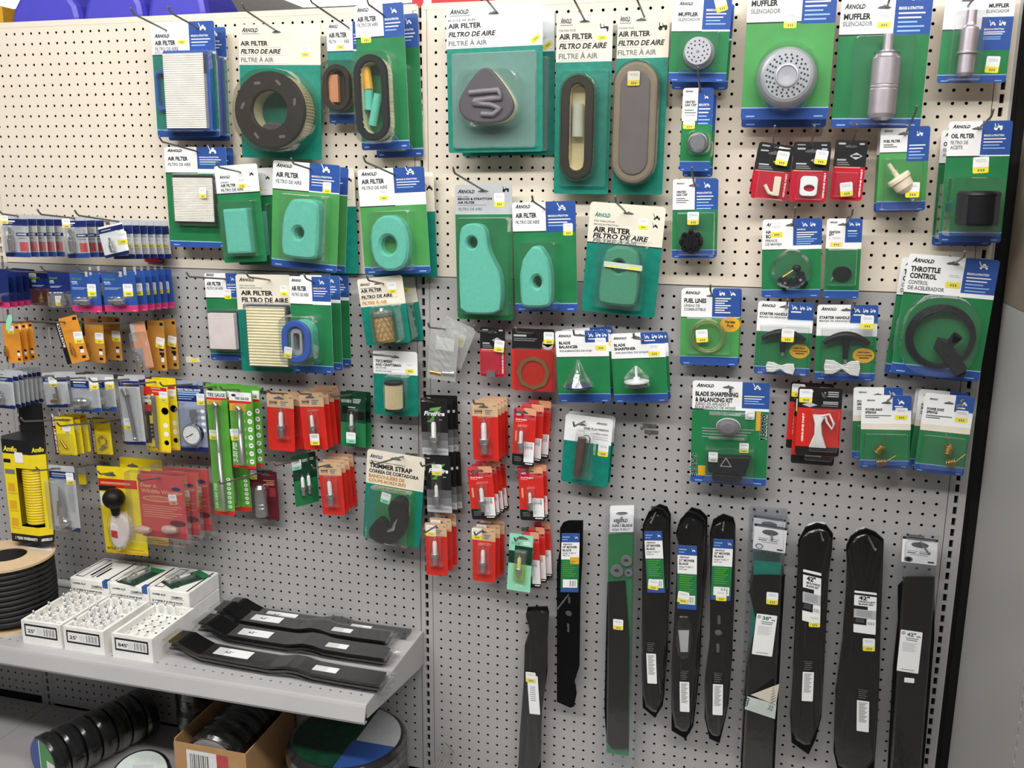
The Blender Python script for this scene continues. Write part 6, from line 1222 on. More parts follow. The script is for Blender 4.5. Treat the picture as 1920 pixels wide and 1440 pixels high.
def spotter(k):
    m = MB(); a = k.L(211, 936, 1.4); m.ball((a[0], -1.2, a[1]), 1.15, 1.1, 1.1, 'rub', 20, 12); b = k.L(216, 957, 1.0); m.tube([(b[0], -1.0, b[1] + .3), (b[0], -.9, b[1] - .5)], [.5, .4], 'rub', 12); k.part('knob', m)
    m = MB(); o = [k.L(*p, .9) for p in ((209, 962), (204, 985), (206, 1010), (214, 1027), (226, 1030), (238, 1018), (244, 996), (236, 975), (222, 962))]; m.ext(chai(o, 1), -.03, -.9, 'pinkw', .25); m.ext(chai([k.L(*p, .95) for p in ((206, 980), (208, 1006), (222, 1010), (220, 984))], 1), -.85, -.95, 'W', .02); o = [k.L(*p, .97) for p in ((208, 994), (209, 1006), (221, 1009), (220, 996))]; m.flat(o, -.98, 'R'); k.part('tester_body', m)
    m = MB(); m.ext(chai([k.L(*p, .9) for p in ((204, 958), (200, 990), (206, 1020), (220, 1034), (236, 1028), (248, 1000), (242, 972), (224, 956))], 1), -.02, -1.05, 'clear', .2, back=False); k.part('blister', m)
pack('packaged_battery_tester', 'yellow card with a black bulb and clear round tester, left of the red warning pack', 'battery tester', 3.0, (181, 873, 262, 886, 206, 1036), [(.0, .14, .9, .24, 'R'), (0, .22, .4, .28, 'K'), (0, .3, .2, .45, 'W'), (0, .97, 1, 1, 'gold')], [('#', .05, .2, .7, .025, 'F'), ('VICTOR', .03, .96, .22, .03, 'K', .03), ('#', .55, .95, .35, .01, 'o')], spotter, [], [(1.9, 1.4, .6, .02, 'second yellow tester card behind the red warning pack')], base='y', slot=(.3, .1, .3))
hook(190, 889, 212, 886, 3.0, 'dark peg hook of the yellow tester cards')
def whistles(k):
    for px in (268, 318):
        a = k.L(px, 994, .6); m = MB(); m.lathe([(.001, -.8), (.35, -.8), (.45, -.3), (.4, .3), (.25, .8), (.001, .8)], (a[0], -.5, a[1]), 'smokeplast', 'x', 14); k.part('warning_whistle', m)
mat('smokeplast', 'pale brown plastic', (196, 168, 150), .3)
pack('packaged_deer_warning', 'red wildlife warning whistle pack in a thick clamshell, front one', 'wildlife whistle', 5.2, (257, 888, 343, 889, 262, 1003), [(0, .9, 1, 1, 'Q')], [('Deer &', .05, .2, .36, .055, 'F', .04), ('Wildlife Warning', .05, .29, .9, .06, 'F', .04), ('@o', .4, .38, .65, .1, 'F'), ('@o', .4, .38, .58, .07, 'H'), ('@o', .82, .2, .2, .06, 'N'), ('@o', .8, .75, .35, .1, 'M')] + [('#', .06, .5 + .035 * i, .85 - .1 * (i % 3), .012, 'F') for i in range(6)], whistles, [(324, 937, .02, .95, 1.1, .1, 'F')], [(1.5, .5, .0, .0, 'second red warning pack behind the front clamshell'), (3.0, .9, -.03, .0, 'third red warning pack behind the front clamshell')], base='H', shell=(-.16, 1.08, -.06, 1.06, 1.0))
hook(264, 901, 300, 896, 5.2, 'dark peg hook of the red warning packs')
def socket(k): lathe_px(k, (481, 909, 501, 966), .5, [(.001, 1), (.5, 1), (.9, .9), (1, .75), (1, .42), (1.05, .4), (1.05, .3), (1.1, .28), (1.1, .02), (1, 0), (.001, 0)], ['steel'], 'socket', 24)
k = pack('packaged_socket', 'chrome socket on a maroon card under the green gauges', 'socket', 1.2, (466, 881, 518, 883, 471, 971), [(0, .35, .22, 1, 'K')], [('#', .5, .2, .4, .015, 'F'), ('#', .6, .24, .3, .015, 'F'), ('#', .5, .28, .4, .015, 'F')] + [('#', .72, .36 + .03 * i, .2, .01, 'H') for i in range(6)], socket, [(474, 890, .02, .95, 1.0)], base='M', shell=(.2, .72, .28, .98, 1.3), slot=(.6, .08, .4))
hook(415, 907, 490, 886, 1.2, 'long grey peg hook of the chrome socket card')

# ================================================================== hanging mower blades
from mathutils.geometry import tessellate_polygon
def plate(m, o, holes, y0, y1, key):
    loops = [o] + holes
    tris = tessellate_polygon([[Vector((p[0], p[1], 0)) for p in l] for l in loops])
    flat_ = [p for l in loops for p in l]
    for y in (y0, y1): m.add([(p[0], y, p[1]) for p in flat_], [tuple(t) for t in tris], key)
    for l in loops:
        n = len(l); m.add([(p[0], y0, p[1]) for p in l] + [(p[0], y1, p[1]) for p in l], [(i, (i + 1) % n, n + (i + 1) % n, n + i) for i in range(n)], key)
def rel(pts):  # bounding frame for a px polygon
    xs = [p[0] for p in pts]; ys = [p[1] for p in pts]; return (min(xs), min(ys), max(xs), min(ys), min(xs), max(ys))
def lab_on(k, q, t, zones, texts, name='paper_label'):
    """A flat label with px corners TL, TR, BL on the plane t in front of the thing."""
    a, b, c = (np.array(k.L(*p, t)) for p in q); u = b - a; v = a - c; w = np.linalg.norm(u); h = np.linalg.norm(v)
    m = MB(); T = lambda s, r: (a[0] + u[0] * s - v[0] * r, a[1] + u[1] * s - v[1] * r)
    n = MB(); n.ext(rr(0, w, -h, 0, .08), 0, -.012, 'W')
    for i, z in enumerate(zones): n.add([(z[0] * w, -.014 - .001 * i, -z[3] * h), (z[2] * w, -.014 - .001 * i, -z[3] * h), (z[2] * w, -.014 - .001 * i, -z[1] * h), (z[0] * w, -.014 - .001 * i, -z[1] * h)], [(0, 1, 2, 3)], z[4])
    y = -.016 - .001 * len(zones)
    for t_ in texts:
        st, uu, vv, ww, hh, key = t_[:6]
        if st == '#': n.add([(uu * w, y, -vv * h), ((uu + ww) * w, y, -vv * h), ((uu + ww) * w, y, (-vv + hh) * h), (uu * w, y, (-vv + hh) * h)], [(0, 1, 2, 3)], key)
        elif st == '|':
            for i in range(10):
                if i % 4 != 3: n.add([((uu + ww * i / 10) * w, y, -vv * h), ((uu + ww * (i + .6) / 10) * w, y, -vv * h), ((uu + ww * (i + .6) / 10) * w, y, (-vv + hh) * h), ((uu + ww * i / 10) * w, y, (-vv + hh) * h)], [(0, 1, 2, 3)], key)
        elif st == '@m': icon_mower(n, uu * w, -vv * h, ww * w, y, key)
        elif st == '@o': n.flat(ell(uu * w, -vv * h, ww * w / 2, hh * h / 2, 16), y, key)
        else: n.text(st, uu * w, -vv * h, ww * w, hh * h, y, key, .03, 0, t_[6] if len(t_) > 6 else 0)
    ex = u / w; ez = v / h
    n.v = [(a[0] + p[0] * ex[0] + p[2] * ez[0], p[1] - t, a[1] + p[0] * ex[1] + p[2] * ez[1]) for p in n.v]
    return k.part(name, n)
def crinkle(k, pts, t, key='bag', name='clear_bag', top=None):
    o = [k.L(*p, t) for p in pts]; cx = sum(p[0] for p in o) / len(o); cz = sum(p[1] for p in o) / len(o)
    m = MB(); o2 = chai([(p[0] + (p[0] - cx) * .06, p[1] + (.12 if p[1] > cz else -.12)) for p in o], 1); n = len(o2); vs = []
    R_ = [(1, .0), (.93, -t - .06), (.8, -t - .1), (.4, -t - .13)]
    for f, y in R_:
        for p in o2: vs.append((cx + (p[0] - cx) * f + random.uniform(-.04, .04), y + random.uniform(-.03, .03), cz + (p[1] - cz) * (f if f > .9 else f + .12)))
    fs = [(r * n + i, r * n + (i + 1) % n, (r + 1) * n + (i + 1) % n, (r + 1) * n + i) for r in range(3) for i in range(n)]
    m.add(vs, fs, key); m.add(vs[3 * n:], [tuple(range(n))], key); return k.part(name, m)
MBN, MBC = 'packaged_mower_blade', 'mower blade'
def blade(label, d, pts, holes=(), t=.22, bagged=True, key='blade', ring_top=False):
    k = Card(MBN, label, MBC, d, rel(pts)); o = [k.L(*p, t) for p in pts]
    if sum(o[i][0] * o[(i + 1) % len(o)][1] - o[(i + 1) % len(o)][0] * o[i][1] for i in range(len(o))) < 0: o = o[::-1]
    hs = []
    for (px, py, w, h) in holes:
        x, z = k.L(px, py, t); hs.append(rr(x - w, x + w, z - h, z + h, min(w, h) * .95, 4)[::-1])
    m = MB(); plate(m, o, hs, -.02, -t, key); k.part('blade', m)
    if bagged: crinkle(k, pts, t)
    return k
MOW = lambda n, m1: ([(0, 0, 1, .15, 'B'), (0, .44, 1, .96, 'G'), (0, .93, 1, 1, 'B'), (.12, .78, .92, .92, 'W')],
    [('#', .06, .07, .4, .015, 'S'), ('#', .06, .11, .3, .012, 'S'), ('@m', .72, .09, .2, 0, 'W'), ('ARNOLD', .1, .195, .5, .025, 'K'), (n + '" MOWER', .08, .25, .8, .038, 'K'), ('BLADE', .08, .3, .48, .034, 'K'), ('HOJA "3 EN 1"', .08, .345, .75, .024, 'X'), (m1, .08, .38, .4, .022, 'X')] + [('#', .12, .48 + .035 * i, .7 - .1 * (i % 3), .012, 'l') for i in range(8)] + [('|', .5, .9, .35, .1, 'X')])
BAR = ([(0, 0, 1, .26, 'K')], [('#', .12, .05 + .05 * i, .7 - .1 * (i % 2), .014, 'X') for i in range(4)] + [('#', .15, .32 + .035 * i, .68 - .1 * (i % 3), .016, 'X') for i in range(14)])
k = blade('crinkled bagged blade hanging lowest, leftmost of the hanging blades', 1.4, [(989, 1139), (1026, 1138), (1029, 1150), (1026, 1200), (1026, 1260), (1016, 1330), (1013, 1465), (970, 1465), (975, 1370), (982, 1280), (984, 1210), (993, 1180), (986, 1155)], key='blade')
lab_on(k, ((988, 1266), (1008, 1268), (993, 1338)), .45, [], [('#', .2, .3 + .05 * i, .5, .015, 'X') for i in range(8)]); k.sticker(995, 1270, .48, 1.0, 1.1)
k = blade('bare black nineteen inch blade with three cut holes and a bright label', 1.4, [(1050, 990), (1056, 980), (1066, 976.5), (1093, 976.5), (1092, 1040), (1088, 1110), (1086, 1250), (1077, 1278), (1081, 1300), (1076, 1325), (1069, 1327), (1044, 1316), (1044, 1060), (1050, 1030)], [(1066, 1151, .32, .32), (1067, 1126, .13, .4), (1065, 1178, .13, .5)], bagged=False)
z, t = MOW('19', '48.3 cm'); lab_on(k, ((1053, 1000), (1087, 1000), (1051, 1110)), .26, z + [(.5, .4, 1, .52, 'gold')], t)
k = Card(MBN, 'three in one blade kit in a long clear clamshell with washers and green card', MBC, 1.6, (1136, 947, 1196, 947.5, 1127.5, 1437))
lab_on(k, ((1144, 948), (1189, 947), (1143, 998)), .3, [], [('ARNOLD', .15, .62, .6, .12, 'K'), ('3-IN-1 BLADE', .1, .8, .85, .1, 'K'), ('HOJA "3 EN 1"', .1, .94, .75, .08, 'X'), ('@o', .5, .3, .5, .12, 'hole')])
m = MB(); o = [k.L(*p, .1) for p in ((1140, 1002), (1188, 1000), (1179, 1418), (1137, 1412))]; m.ext(o[::-1], -.02, -.08, 'G'); k.part('backing_card', m)
m = MB(); o = [k.L(*p, .3) for p in ((1139, 1092), (1172, 1090), (1180, 1200), (1178, 1404), (1148, 1404), (1137, 1390), (1133, 1330), (1136, 1200))]; plate(m, o[::-1], [], -.1, -.32, 'blade'); k.part('blade', m)
for px, py, r in ((1174, 1053, .55), (1156, 1072, .62), (1178, 1076, .38)):
    m = MB(); x, z = k.L(px, py, .4); m.ring(ell(x, z, r, r, 20), ell(x, z, r * .35, r * .35, 12), -.12, -.3, 'grub', .03, n=24); k.part('washer', m)
k.sticker(1159, 1171, .62, .95, 1.05)
def clam(k, t=.55, u=(.0, 1, 0, 1)):
    m = MB(); w, h = k.w, k.h; m.ext(rr(0, w, -h, 0, .3), .02, 0, 'clam'); m.ext(rr(w * .1, w * .9, -h * .97, -h * .02, .3), -.01, -t, 'clam', .2, back=False); return k.part('clamshell', m)
clam(k)
k = blade('bagged twenty inch blade, tallest label left of its bundle mates', 1.8, [(1205, 985), (1216, 960), (1231, 952), (1245, 957), (1252, 972), (1250, 1105), (1246, 1230), (1241, 1290), (1240, 1310), (1237, 1332), (1228, 1346), (1205, 1327), (1203, 1245), (1204, 1100)])
z, t = MOW('20', '50.8 cm'); lab_on(k, ((1207.5, 996), (1241, 996), (1214, 1111)), .42, z, t); k.sticker(1225, 1096, .45, .95, 1.0, -.1); lab_on(k, ((1211, 1205), (1229, 1206), (1214, 1281)), .42, *BAR)
k.behind([(.7, .2, .1, .0, 'second bagged blade behind the twenty inch one')])
k = blade('bagged twenty one inch blade with a crumpled clear pouch below its label', 1.8, [(1267, 1000), (1275, 975), (1290, 959), (1307, 964), (1320, 977), (1319, 1080), (1310, 1170), (1307, 1245), (1300, 1320), (1294, 1370), (1286, 1386), (1259, 1370), (1259, 1257), (1265, 1145), (1272, 1020)])
z, t = MOW('21', '53.3 cm'); lab_on(k, ((1270.5, 1022), (1307, 1024), (1270, 1141)), .42, z, t); k.sticker(1281, 1120, .45, 1.0, 1.1, -.15); lab_on(k, ((1274, 1258), (1292, 1259), (1275, 1334)), .42, *BAR)
crinkle(k, [(1268, 1157), (1296, 1157), (1297, 1215), (1285, 1240), (1268, 1225)], .5, 'bag', 'hardware_pouch'); m = MB(); o = [k.L(*p, .5) for p in ((1272, 1182), (1292, 1182), (1290, 1222), (1276, 1222))]; m.ext(o[::-1], -.45, -.55, 'E'); k.part('hardware_card', m)
k.behind([(.7, .25, .15, .0, 'second bagged blade behind the twenty one inch one')])
k = blade('bagged twenty two inch blade with holes, right of the twenty one inch one', 1.8, [(1331, 1000), (1337, 975), (1356, 964), (1375, 971), (1379, 985), (1377, 1105), (1373, 1230), (1366, 1320), (1355, 1370), (1349, 1394), (1330, 1385), (1321, 1345), (1322, 1270), (1331, 1195), (1332, 1100)], [(1348, 1163, .14, .5), (1347, 1187, .33, .33), (1346, 1216, .13, .5)])
z, t = MOW('22', '55.9 cm'); lab_on(k, ((1337.5, 1010), (1375, 1012), (1332.5, 1124)), .42, z, t); k.sticker(1352, 1117, .45, .95, 1.0); lab_on(k, ((1337, 1262), (1356, 1263), (1336, 1340)), .42, *BAR)
def clam_blade(label, c, q, bl, lab, num, d=1.8, back=()):
    k = Card(MBN, label, MBC, d, c)
    lab_on(k, q, .25, [(0, 0, 1, .1, 'K'), (0, .1, 1, .11, 'W')], [('#', .08, .075, .85, .035, 'X'), ('@o', .5, .28, .5, .22, 'hole'), ('#', .15, .55, .3, .03, 'Y'), ('#', .15, .62, .25, .03, 'K'), ('#', .5, .55, .3, .03, 'Y'), ('#', .5, .62, .25, .03, 'X'), ('#', .25, .69, .5, .03, 'Y'), ('@o', .2, .87, .25, .22, 'X'), ('@o', .2, .87, .17, .15, 'W'), ('#', .75, .94, .18, .06, 'K')])
    m = MB(); w, h = k.w, k.h; m.ext(rr(w * .16, w * .86, -h * .96, -h * .17, .1), -.02, -.06, 'T'); k.part('backing_card', m)
    m = MB(); o = [k.L(*p, .4) for p in bl]; plate(m, o[::-1], [], -.12, -.35, 'blade'); k.part('blade', m)
    lab_on(k, lab, .75, [], [('@o', .14, .07, .2, .09, 'Y'), (num + '"', .3, .13, .42, .085, 'G'), ('#', .75, .13, .18, .02, 'K'), ('#', .25, .19, .6, .02, 'X'), ('#', .3, .235, .5, .02, 'X')] + [('#', .15, .3 + .025 * i, .7 - .08 * (i % 3), .008, 'Y') for i in range(9)] + [('#', .2, .95, .6, .015, 'X')])
    clam(k, .7); return k
k = clam_blade('thirty eight inch blade set in a clamshell with a torn white tag stuck on it', (1406, 962, 1480, 966, 1383, 1450), ((1415, 981), (1476, 990), (1411, 1028)), ((1412, 1080), (1430, 1079), (1472, 1080), (1465, 1200), (1452, 1452), (1388, 1452), (1400, 1250), (1418, 1165), (1405, 1110)), ((1419, 1150), (1457.5, 1155), (1409.5, 1226)), '38')
k.sticker(1448, 1122, .78, 1.0, 1.15)
m = MB(); q = [k.L(*p, 1.0) for p in ((1407, 1305), (1461, 1277), (1455, 1322))]; m.add([(q[0][0], -.8, q[0][1]), (q[1][0], -1.5, q[1][1]), (q[2][0], -.95, q[2][1])], [(0, 1, 2)], 'C')
q = [k.L(*p, 1.0) for p in ((1401, 1307), (1456, 1322), (1453, 1350), (1396, 1331))]; m.add([(p[0], -.85, p[1]) for p in q], [(0, 1, 2, 3)], 'aqlab'); m.text('4253', q[3][0] + .15, q[3][1] + .15, 1.0, .45, -.86, 'K', .02, 0, 1.3) ; m.text('32', q[2][0] - .7, q[2][1] + .9, .45, .5, -.86, 'X', .02, 0, -.3)
for i in range(6): a_, b_ = k.L(1444 + i, 1318 - 6 * i, 1.0), k.L(1456, 1312 - 6 * i, 1.0); m.tube([(a_[0], -1.0 - .06 * i, a_[1]), (b_[0], -1.05 - .06 * i, b_[1])], .03, 'X', 4)
k.part('torn_tag', m)
k.behind([(1.0, -.1, .5, .0, 'second clamshell blade set behind the one with the torn tag')])
k = clam_blade('forty two inch blade set in a clamshell, rightmost next to the slotted upright', (1689, 999, 1766, 1008, 1663, 1450), ((1693, 1005), (1759, 1012), (1690, 1053)), ((1684, 1100), (1700, 1083), (1753, 1083), (1752, 1200), (1731, 1452), (1664, 1452), (1675, 1250), (1684, 1165)), ((1689, 1180), (1730, 1186), (1681, 1257)), '42')
m = MB(); x, z = k.L(1705, 1276, .8); m.ext(rr(x - .4, x + .4, z - .22, z + .22, .05), -.76, -.78, 'W'); k.part('small_tag', m)
SET = lambda a, b: ([(0, .05, 1, .1, 'K'), (0, .35, .62, .43, 'K'), (0, .43, 1, .64, 'E'), (0, .64, .6, .8, 'K'), (.58, .66, .98, .8, 'W')], [('42"', .2, .2, .5, .09, 'K'), (a, .2, .26, .75, .04, 'K'), (b, .2, .32, .68, .04, 'K'), ('|', .64, .78, .3, .07, 'X')] + [('#', .12, .47 + .03 * i, .7, .01, 'X') for i in range(5)] + [('#', .08, .68 + .03 * i, .4, .01, 'X') for i in range(3)])
k = blade('glossy bagged forty two inch mulching blade set with a white and black label', 1.8, [(1497, 1015), (1510, 990), (1532, 982), (1550, 986), (1562, 1002), (1560, 1030), (1554, 1080), (1550, 1155), (1543, 1295), (1540, 1345), (1530, 1385), (1516, 1415), (1484, 1392), (1482, 1340), (1487, 1260), (1492, 1145), (1496, 1060)], t=.35)
lab_on(k, ((1506, 1067), (1540, 1075), (1504, 1163)), .56, *SET('MULCHING', 'BLADE SET')); k.sticker(1527, 1165, .58, .95, 1.1); lab_on(k, ((1506, 1240), (1527, 1241), (1503, 1314)), .56, *BAR)
k = blade('wide bagged forty two inch high lift blade set under two wraps of film', 1.8, [(1587, 1025), (1595, 1007), (1610, 996), (1625, 992), (1642, 999), (1657, 1012), (1655, 1080), (1652, 1155), (1648, 1295), (1644, 1370), (1638, 1460), (1574, 1460), (1563, 1410), (1567, 1295), (1580, 1200), (1585, 1130), (1588, 1060)], t=.35)
lab_on(k, ((1602, 1107), (1644, 1112), (1600, 1185)), .56, *SET('HIGH-LIFT', 'BLADE SET')); k.sticker(1629, 1209, .58, 1.0, 1.2); lab_on(k, ((1607, 1292), (1630, 1295), (1606, 1370)), .56, *BAR)
for ex, ey, ax, ay, d, l in ((1045, 1142, 1067, 1114, 1.4, 'bare nineteen inch blade'), (1159, 981, 1167, 961, 1.6, 'three in one blade clamshell'), (1220.5, 981, 1230, 957, 1.8, 'twenty inch blades'), (1287, 990, 1290, 966, 1.8, 'twenty one inch blades'), (1355, 995, 1357, 970, 1.8, 'twenty two inch blade'), (1447.5, 1012, 1443, 997, 1.8, 'thirty eight inch clamshell blade set'), (1543, 1014, 1535, 992, 1.8, 'glossy bagged mulching blade set'), (1641, 1032, 1628, 1006, 1.8, 'bagged high lift blade set'), (1742, 1039, 1725, 1015, 1.8, 'rightmost clamshell blade set')):
    hook(ex, ey, ax, ay, d, 'grey peg hook of the ' + l, .3)

# ================================================================== shelf, base deck and what stands on them
ZS = ZT - 59.3; ZD = ZT - 75.4
def flatboard(m, x0, x1, depth, z, rows, key):
    c0, c1 = math.ceil(x0 + .5), math.floor(x1 - .5)
    edges = [0.15]
    for r in rows:
        m.tf = lambda p: (p[0], p[2] - ZT, z - p[1]); pegboard(m, c0, c1, r, r, key, hr=.12); m.tf = None
        m.box(x0, c0 - .5, -r - .5, -r + .5, z - .06, z, key); m.box(c1 + .5, x1, -r - .5, -r + .5, z - .06, z, key)
        if r - .5 > edges[-1] + .01: m.box(x0, x1, -(r - .5), -edges[-1], z - .06, z, key)
        edges.append(r + .5)
    m.box(x0, x1, -depth, -edges[-1], z - .06, z, key)
sh = empty('metal_shelf', (20, -7, ZS - 1.5), 'light grey metal shelf with a rounded front lip across the left bay', 'shelf')
def pset(o, parent): o.parent = parent; o.matrix_parent_inverse = Matrix.Translation(parent.location).inverted(); return o
m = MB(); flatboard(m, -3.5, 44.1, 14.2, ZS, (1, 2, 13), 'shelfgray'); pset(m.build('shelf_deck'), sh)
m = MB(); m.tf = lambda p: (p[1], p[0], p[2]); m.ext([(-14.55, ZS - .25), (-14.45, ZS - .06), (-14.2, ZS), (-14.1, ZS - .1), (-14.35, ZS - .5), (-14.75, ZS - 1.45), (-14.4, ZS - 1.55), (-14.3, ZS - 1.7), (-14.85, ZS - 1.7), (-14.95, ZS - 1.45)][::-1], 44.1, -3.5, 'shelfgray'); m.tf = None; pset(m.build('front_lip'), sh)
for x in (44.0, -3.5):
    m = MB(); m.tf = lambda p: (p[1], p[0], p[2]); m.ext([(-14.2, ZS - .06), (-14.2, ZS - 1.4), (-1.0, ZS - 3.6), (-.1, ZS - 3.6), (-.1, ZS - .06)], x + .12, x, 'shelfgray'); m.tf = None; pset(m.build('shelf_bracket'), sh)
for nm, x0, x1 in (('left', -3.45, 44.1), ('right', 45.0, 92.2)):
    m = MB(); flatboard(m, x0, x1, 20.5, ZD, (1, 2), 'gray'); m.box(x0, x1, -20.6, -20.5, 0.5, ZD, 'gray'); m.box(x0, x1, -20.4, -.1, ZD - .5, ZD - .1, 'gray')
    o = m.build('base_deck'); tag(o, 'grey base deck at the foot of the %s bay' % nm, 'shelf deck')
m = MB(); flatboard(m, -26, -3.5, 20.5, ZD, (1, 2), 'gray'); tag(m.build('base_deck'), 'grey base deck of the neighbouring bay at the left edge', 'shelf deck')
m = MB(); flatboard(m, -26, -3.6, 14.2, ZS, (1, 2, 13), 'shelfgray'); m.box(-26, -3.6, -14.5, -14.2, ZS - 1.5, ZS, 'shelfgray'); tag(m.build('metal_shelf'), 'light grey metal shelf of the neighbouring bay at the left edge', 'shelf')

# foam trays with bare plugs, and closed foam boxes behind them
def styro_open(x0, x1, y0, y1, h, label, num, cells):
    r = empty('foam_tray', ((x0 + x1) / 2, (y0 + y1) / 2, ZS), label, 'foam tray', 'open foam trays on the shelf')
    hx, hy = (x1 - x0) / 2, (y1 - y0) / 2; m = MB(); t = .32; zi = 1.75
    def rbox(a, b, c, d, e, f): m.box(a, b, c, d, e, f, 'styro')
    rbox(-hx, hx, -hy, -hy + t, 0, h); rbox(-hx, hx, hy - t, hy, 0, h); rbox(-hx, -hx + t, -hy + t, hy - t, 0, h); rbox(hx - t, hx, -hy + t, hy - t, 0, h); rbox(-hx + t, hx - t, -hy + t, hy - t, 0, zi - .5)
    nx, ny = 4, 6; ix, iy = 2 * (hx - t), 2 * (hy - t)
    for i in range(nx + 1): x = -hx + t + ix * i / nx; rbox(x - .12, x + .12, -hy + t, hy - t, zi - .5, zi)
    for j in range(ny + 1): y = -hy + t + iy * j / ny; rbox(-hx + t, hx - t, y - .12, y + .12, zi - .5, zi)
    m.build('tray', r)
    m = MB(); y = -hy - .012; m.box(-hx + .35, hx - .45, y, y + .01, h * .32, h * .86, 'K'); m.box(-hx + .5, hx - .6, y - .006, y + .004, h * .40, h * .78, 'W')
    m.text(num, -hx + .7, h * .5, .85 if len(num) < 4 else 1.1, h * .15, y - .012, 'K', .02)
    for i in range(14):
        if i % 4 != 2: m.box(hx - 2.0 + i * .09, hx - 2.0 + i * .09 + .055, y - .012, y - .006, h * .44, h * .74, 'X')
    for i in range(4): m.box(-hx + 1.8, -hx + 2.5 - .1 * (i % 2), y - .012, y - .006, h * (.46 + .07 * i), h * (.475 + .07 * i), 'Y')
    m.build('printed_label', r)
    pl = []
    for i, j in cells: pl.append(((x0 + x1) / 2 - hx + t + ix * (i + .5) / nx, (y0 + y1) / 2 - hy + t + iy * (j + .5) / ny))
    return pl, ZS + zi - .62
PG = None
def bare_plugs(pl, z, label, group):
    global PG
    for x, y in pl:
        if PG is None:
            m = MB(); prof = [(.001, 0), (.27, 0), (.27, .3), (.36, .32), (.36, .6), (.2, .66), (.2, 1.5), (.17, 1.6), (.1, 1.62), (.1, 1.75), (.13, 1.78), (.13, 1.98), (.08, 2.04), (.001, 2.04)]
            m.lathe(prof, (0, 0, 0), 'cer', 'z', 12, True, ['steel'] * 4 + ['cer'] * 4 + ['steel'] * 5); o = m.build('spark_plug'); PG = o
        else: o = PG.copy(); COL.objects.link(o)
        o.location = (x * I, y * I, z * I); tag(o, label, 'spark plug', group)
full = [(i, j) for i in range(4) for j in range(6)]
c1 = [c for c in full if c not in ((3, 0), (0, 1), (1, 2), (0, 3), (3, 2))]; c2 = [c for c in full if c not in ((0, 1), (3, 3), (1, 4), (2, 5), (0, 4))]; c3 = [(0, 5), (1, 5), (2, 5)]
for (x0, x1, lab, num, cells, pos) in ((6.8, 11.4, 'open white foam tray crowded with bare plugs, next to the hose spool', "25'", c1, 'left'), (11.7, 16.3, 'open white foam tray crowded with bare plugs, between the other two trays', "25'", c2, 'middle'), (17.2, 21.7, 'nearly empty white foam tray marked 845 with three plugs at the back', "845'", c3, 'right')):
    pl, z = styro_open(x0, x1, -13.2, -6.3, 2.45, lab, num, cells)
    bare_plugs(pl, z, {'left': 'bare spark plug standing in the foam tray next to the hose spool', 'middle': 'bare spark plug standing in the middle crowded foam tray', 'right': 'bare spark plug at the back of the nearly empty foam tray'}[pos], 'bare plugs in the %s foam tray' % pos)
for i, (x0, x1, lab) in enumerate(((6.4, 11.2, 'closed white foam plug box at the back, nearest the hose spool'), (11.3, 16.0, 'closed white foam plug box between the other two closed boxes'), (16.1, 20.8, 'closed white foam plug box at the back, nearest the flat blades'))):
    hx = (x1 - x0) / 2; r = empty('foam_box', ((x0 + x1) / 2, -3.1, ZS), lab, 'foam box', 'closed foam boxes on the shelf'); H2 = 3.75; Y = 2.7
    m = MB(); m.ext(rr(-hx, hx, 0, H2 * .52, .12), Y, -Y, 'styro', .1); m.build('base', r)
    m = MB(); m.ext(rr(-hx, hx, H2 * .525, H2, .12), Y, -Y, 'styro', .1); m.build('lid', r)
    m = MB(); y = -Y - .01; m.text('CHAMPION', .25, H2 * .78, 1.3, .26, y, 'K', .03); m.box(.15, 1.75, y + .002, y + .006, H2 * .75, H2 * .76, 'K'); m.text('COPPER PLUS', -hx + .35, H2 * .82, 1.6, .2, y, 'K', .04, .3)
    m.text('24 COPPER PLUS SPARK PLUGS', -hx + .3, H2 * .63, 3.6, .2, y, 'K', .03); m.box(-hx + .3, hx - 1.0, y, y + .005, H2 * .575, H2 * .60, 'Y'); m.box(-hx + .2, hx - .1, y, y + .005, H2 * .49, H2 * .53, 'K')
    zt = H2 + .01
    for a, b, c, d, key in ((-hx + .3, -hx + 1.3, -Y + .5, Y - .3, 'K'), (-hx + .42, -hx + 1.18, -Y + .65, Y - .45, 'W'), (-hx + 1.7, -hx + 2.0, -Y + 1, Y - 1, 'K'), (-hx + 2.2, -hx + 2.4, -Y + .6, Y - 1.6, 'X'), (-hx + 2.6, -hx + 2.9, -Y + .8, Y - 2.2, 'K'), (hx - .5, hx - .3, -Y + .3, Y - .3, 'K')): m.box(a, b, c, d, zt - .005 + (.003 if key == 'W' else 0), zt + (.003 if key == 'W' else 0), key)
    m.build('printed_label', r)
    if i < 2:
        m = MB(); m.box(hx - .75, hx - .1, -Y - .02, -Y - .012, H2 * .8, H2 - .02, 'B'); m.box(hx - .75, hx - .15, -Y - .02, -Y + .6, H2 + .015, H2 + .03, 'B'); m.build('blue_tape', r)
def lying_card(cx, cy, z, rz, label):
    r = empty('packaged_spark_plug', (cx, cy, z), label, 'spark plug', None, rz); m = MB(); m.box(-1.2, 1.2, -2.2, 2.2, 0, .04, 'D'); m.box(-1.2, 1.2, 1.3, 2.2, .041, .045, 'G'); m.build('backing_card', r)
    m = MB(); m.lathe([(.001, -1.2), (.2, -1.2), (.2, -.5), (.36, -.48), (.36, -.2), (.2, -.15), (.16, .8), (.1, 1.1), (.001, 1.1)], (0, 0, 0), 'cer', 'y', 12, True, ['steel'] * 5 + ['cer'] * 3); m.v = [(a, b - .6, c + .42) for a, b, c in m.v]; m.build('spark_plug', r)
    m = MB(); m.box(-.6, .6, -2.0, .8, .05, .85, 'clear'); m.build('blister', r)
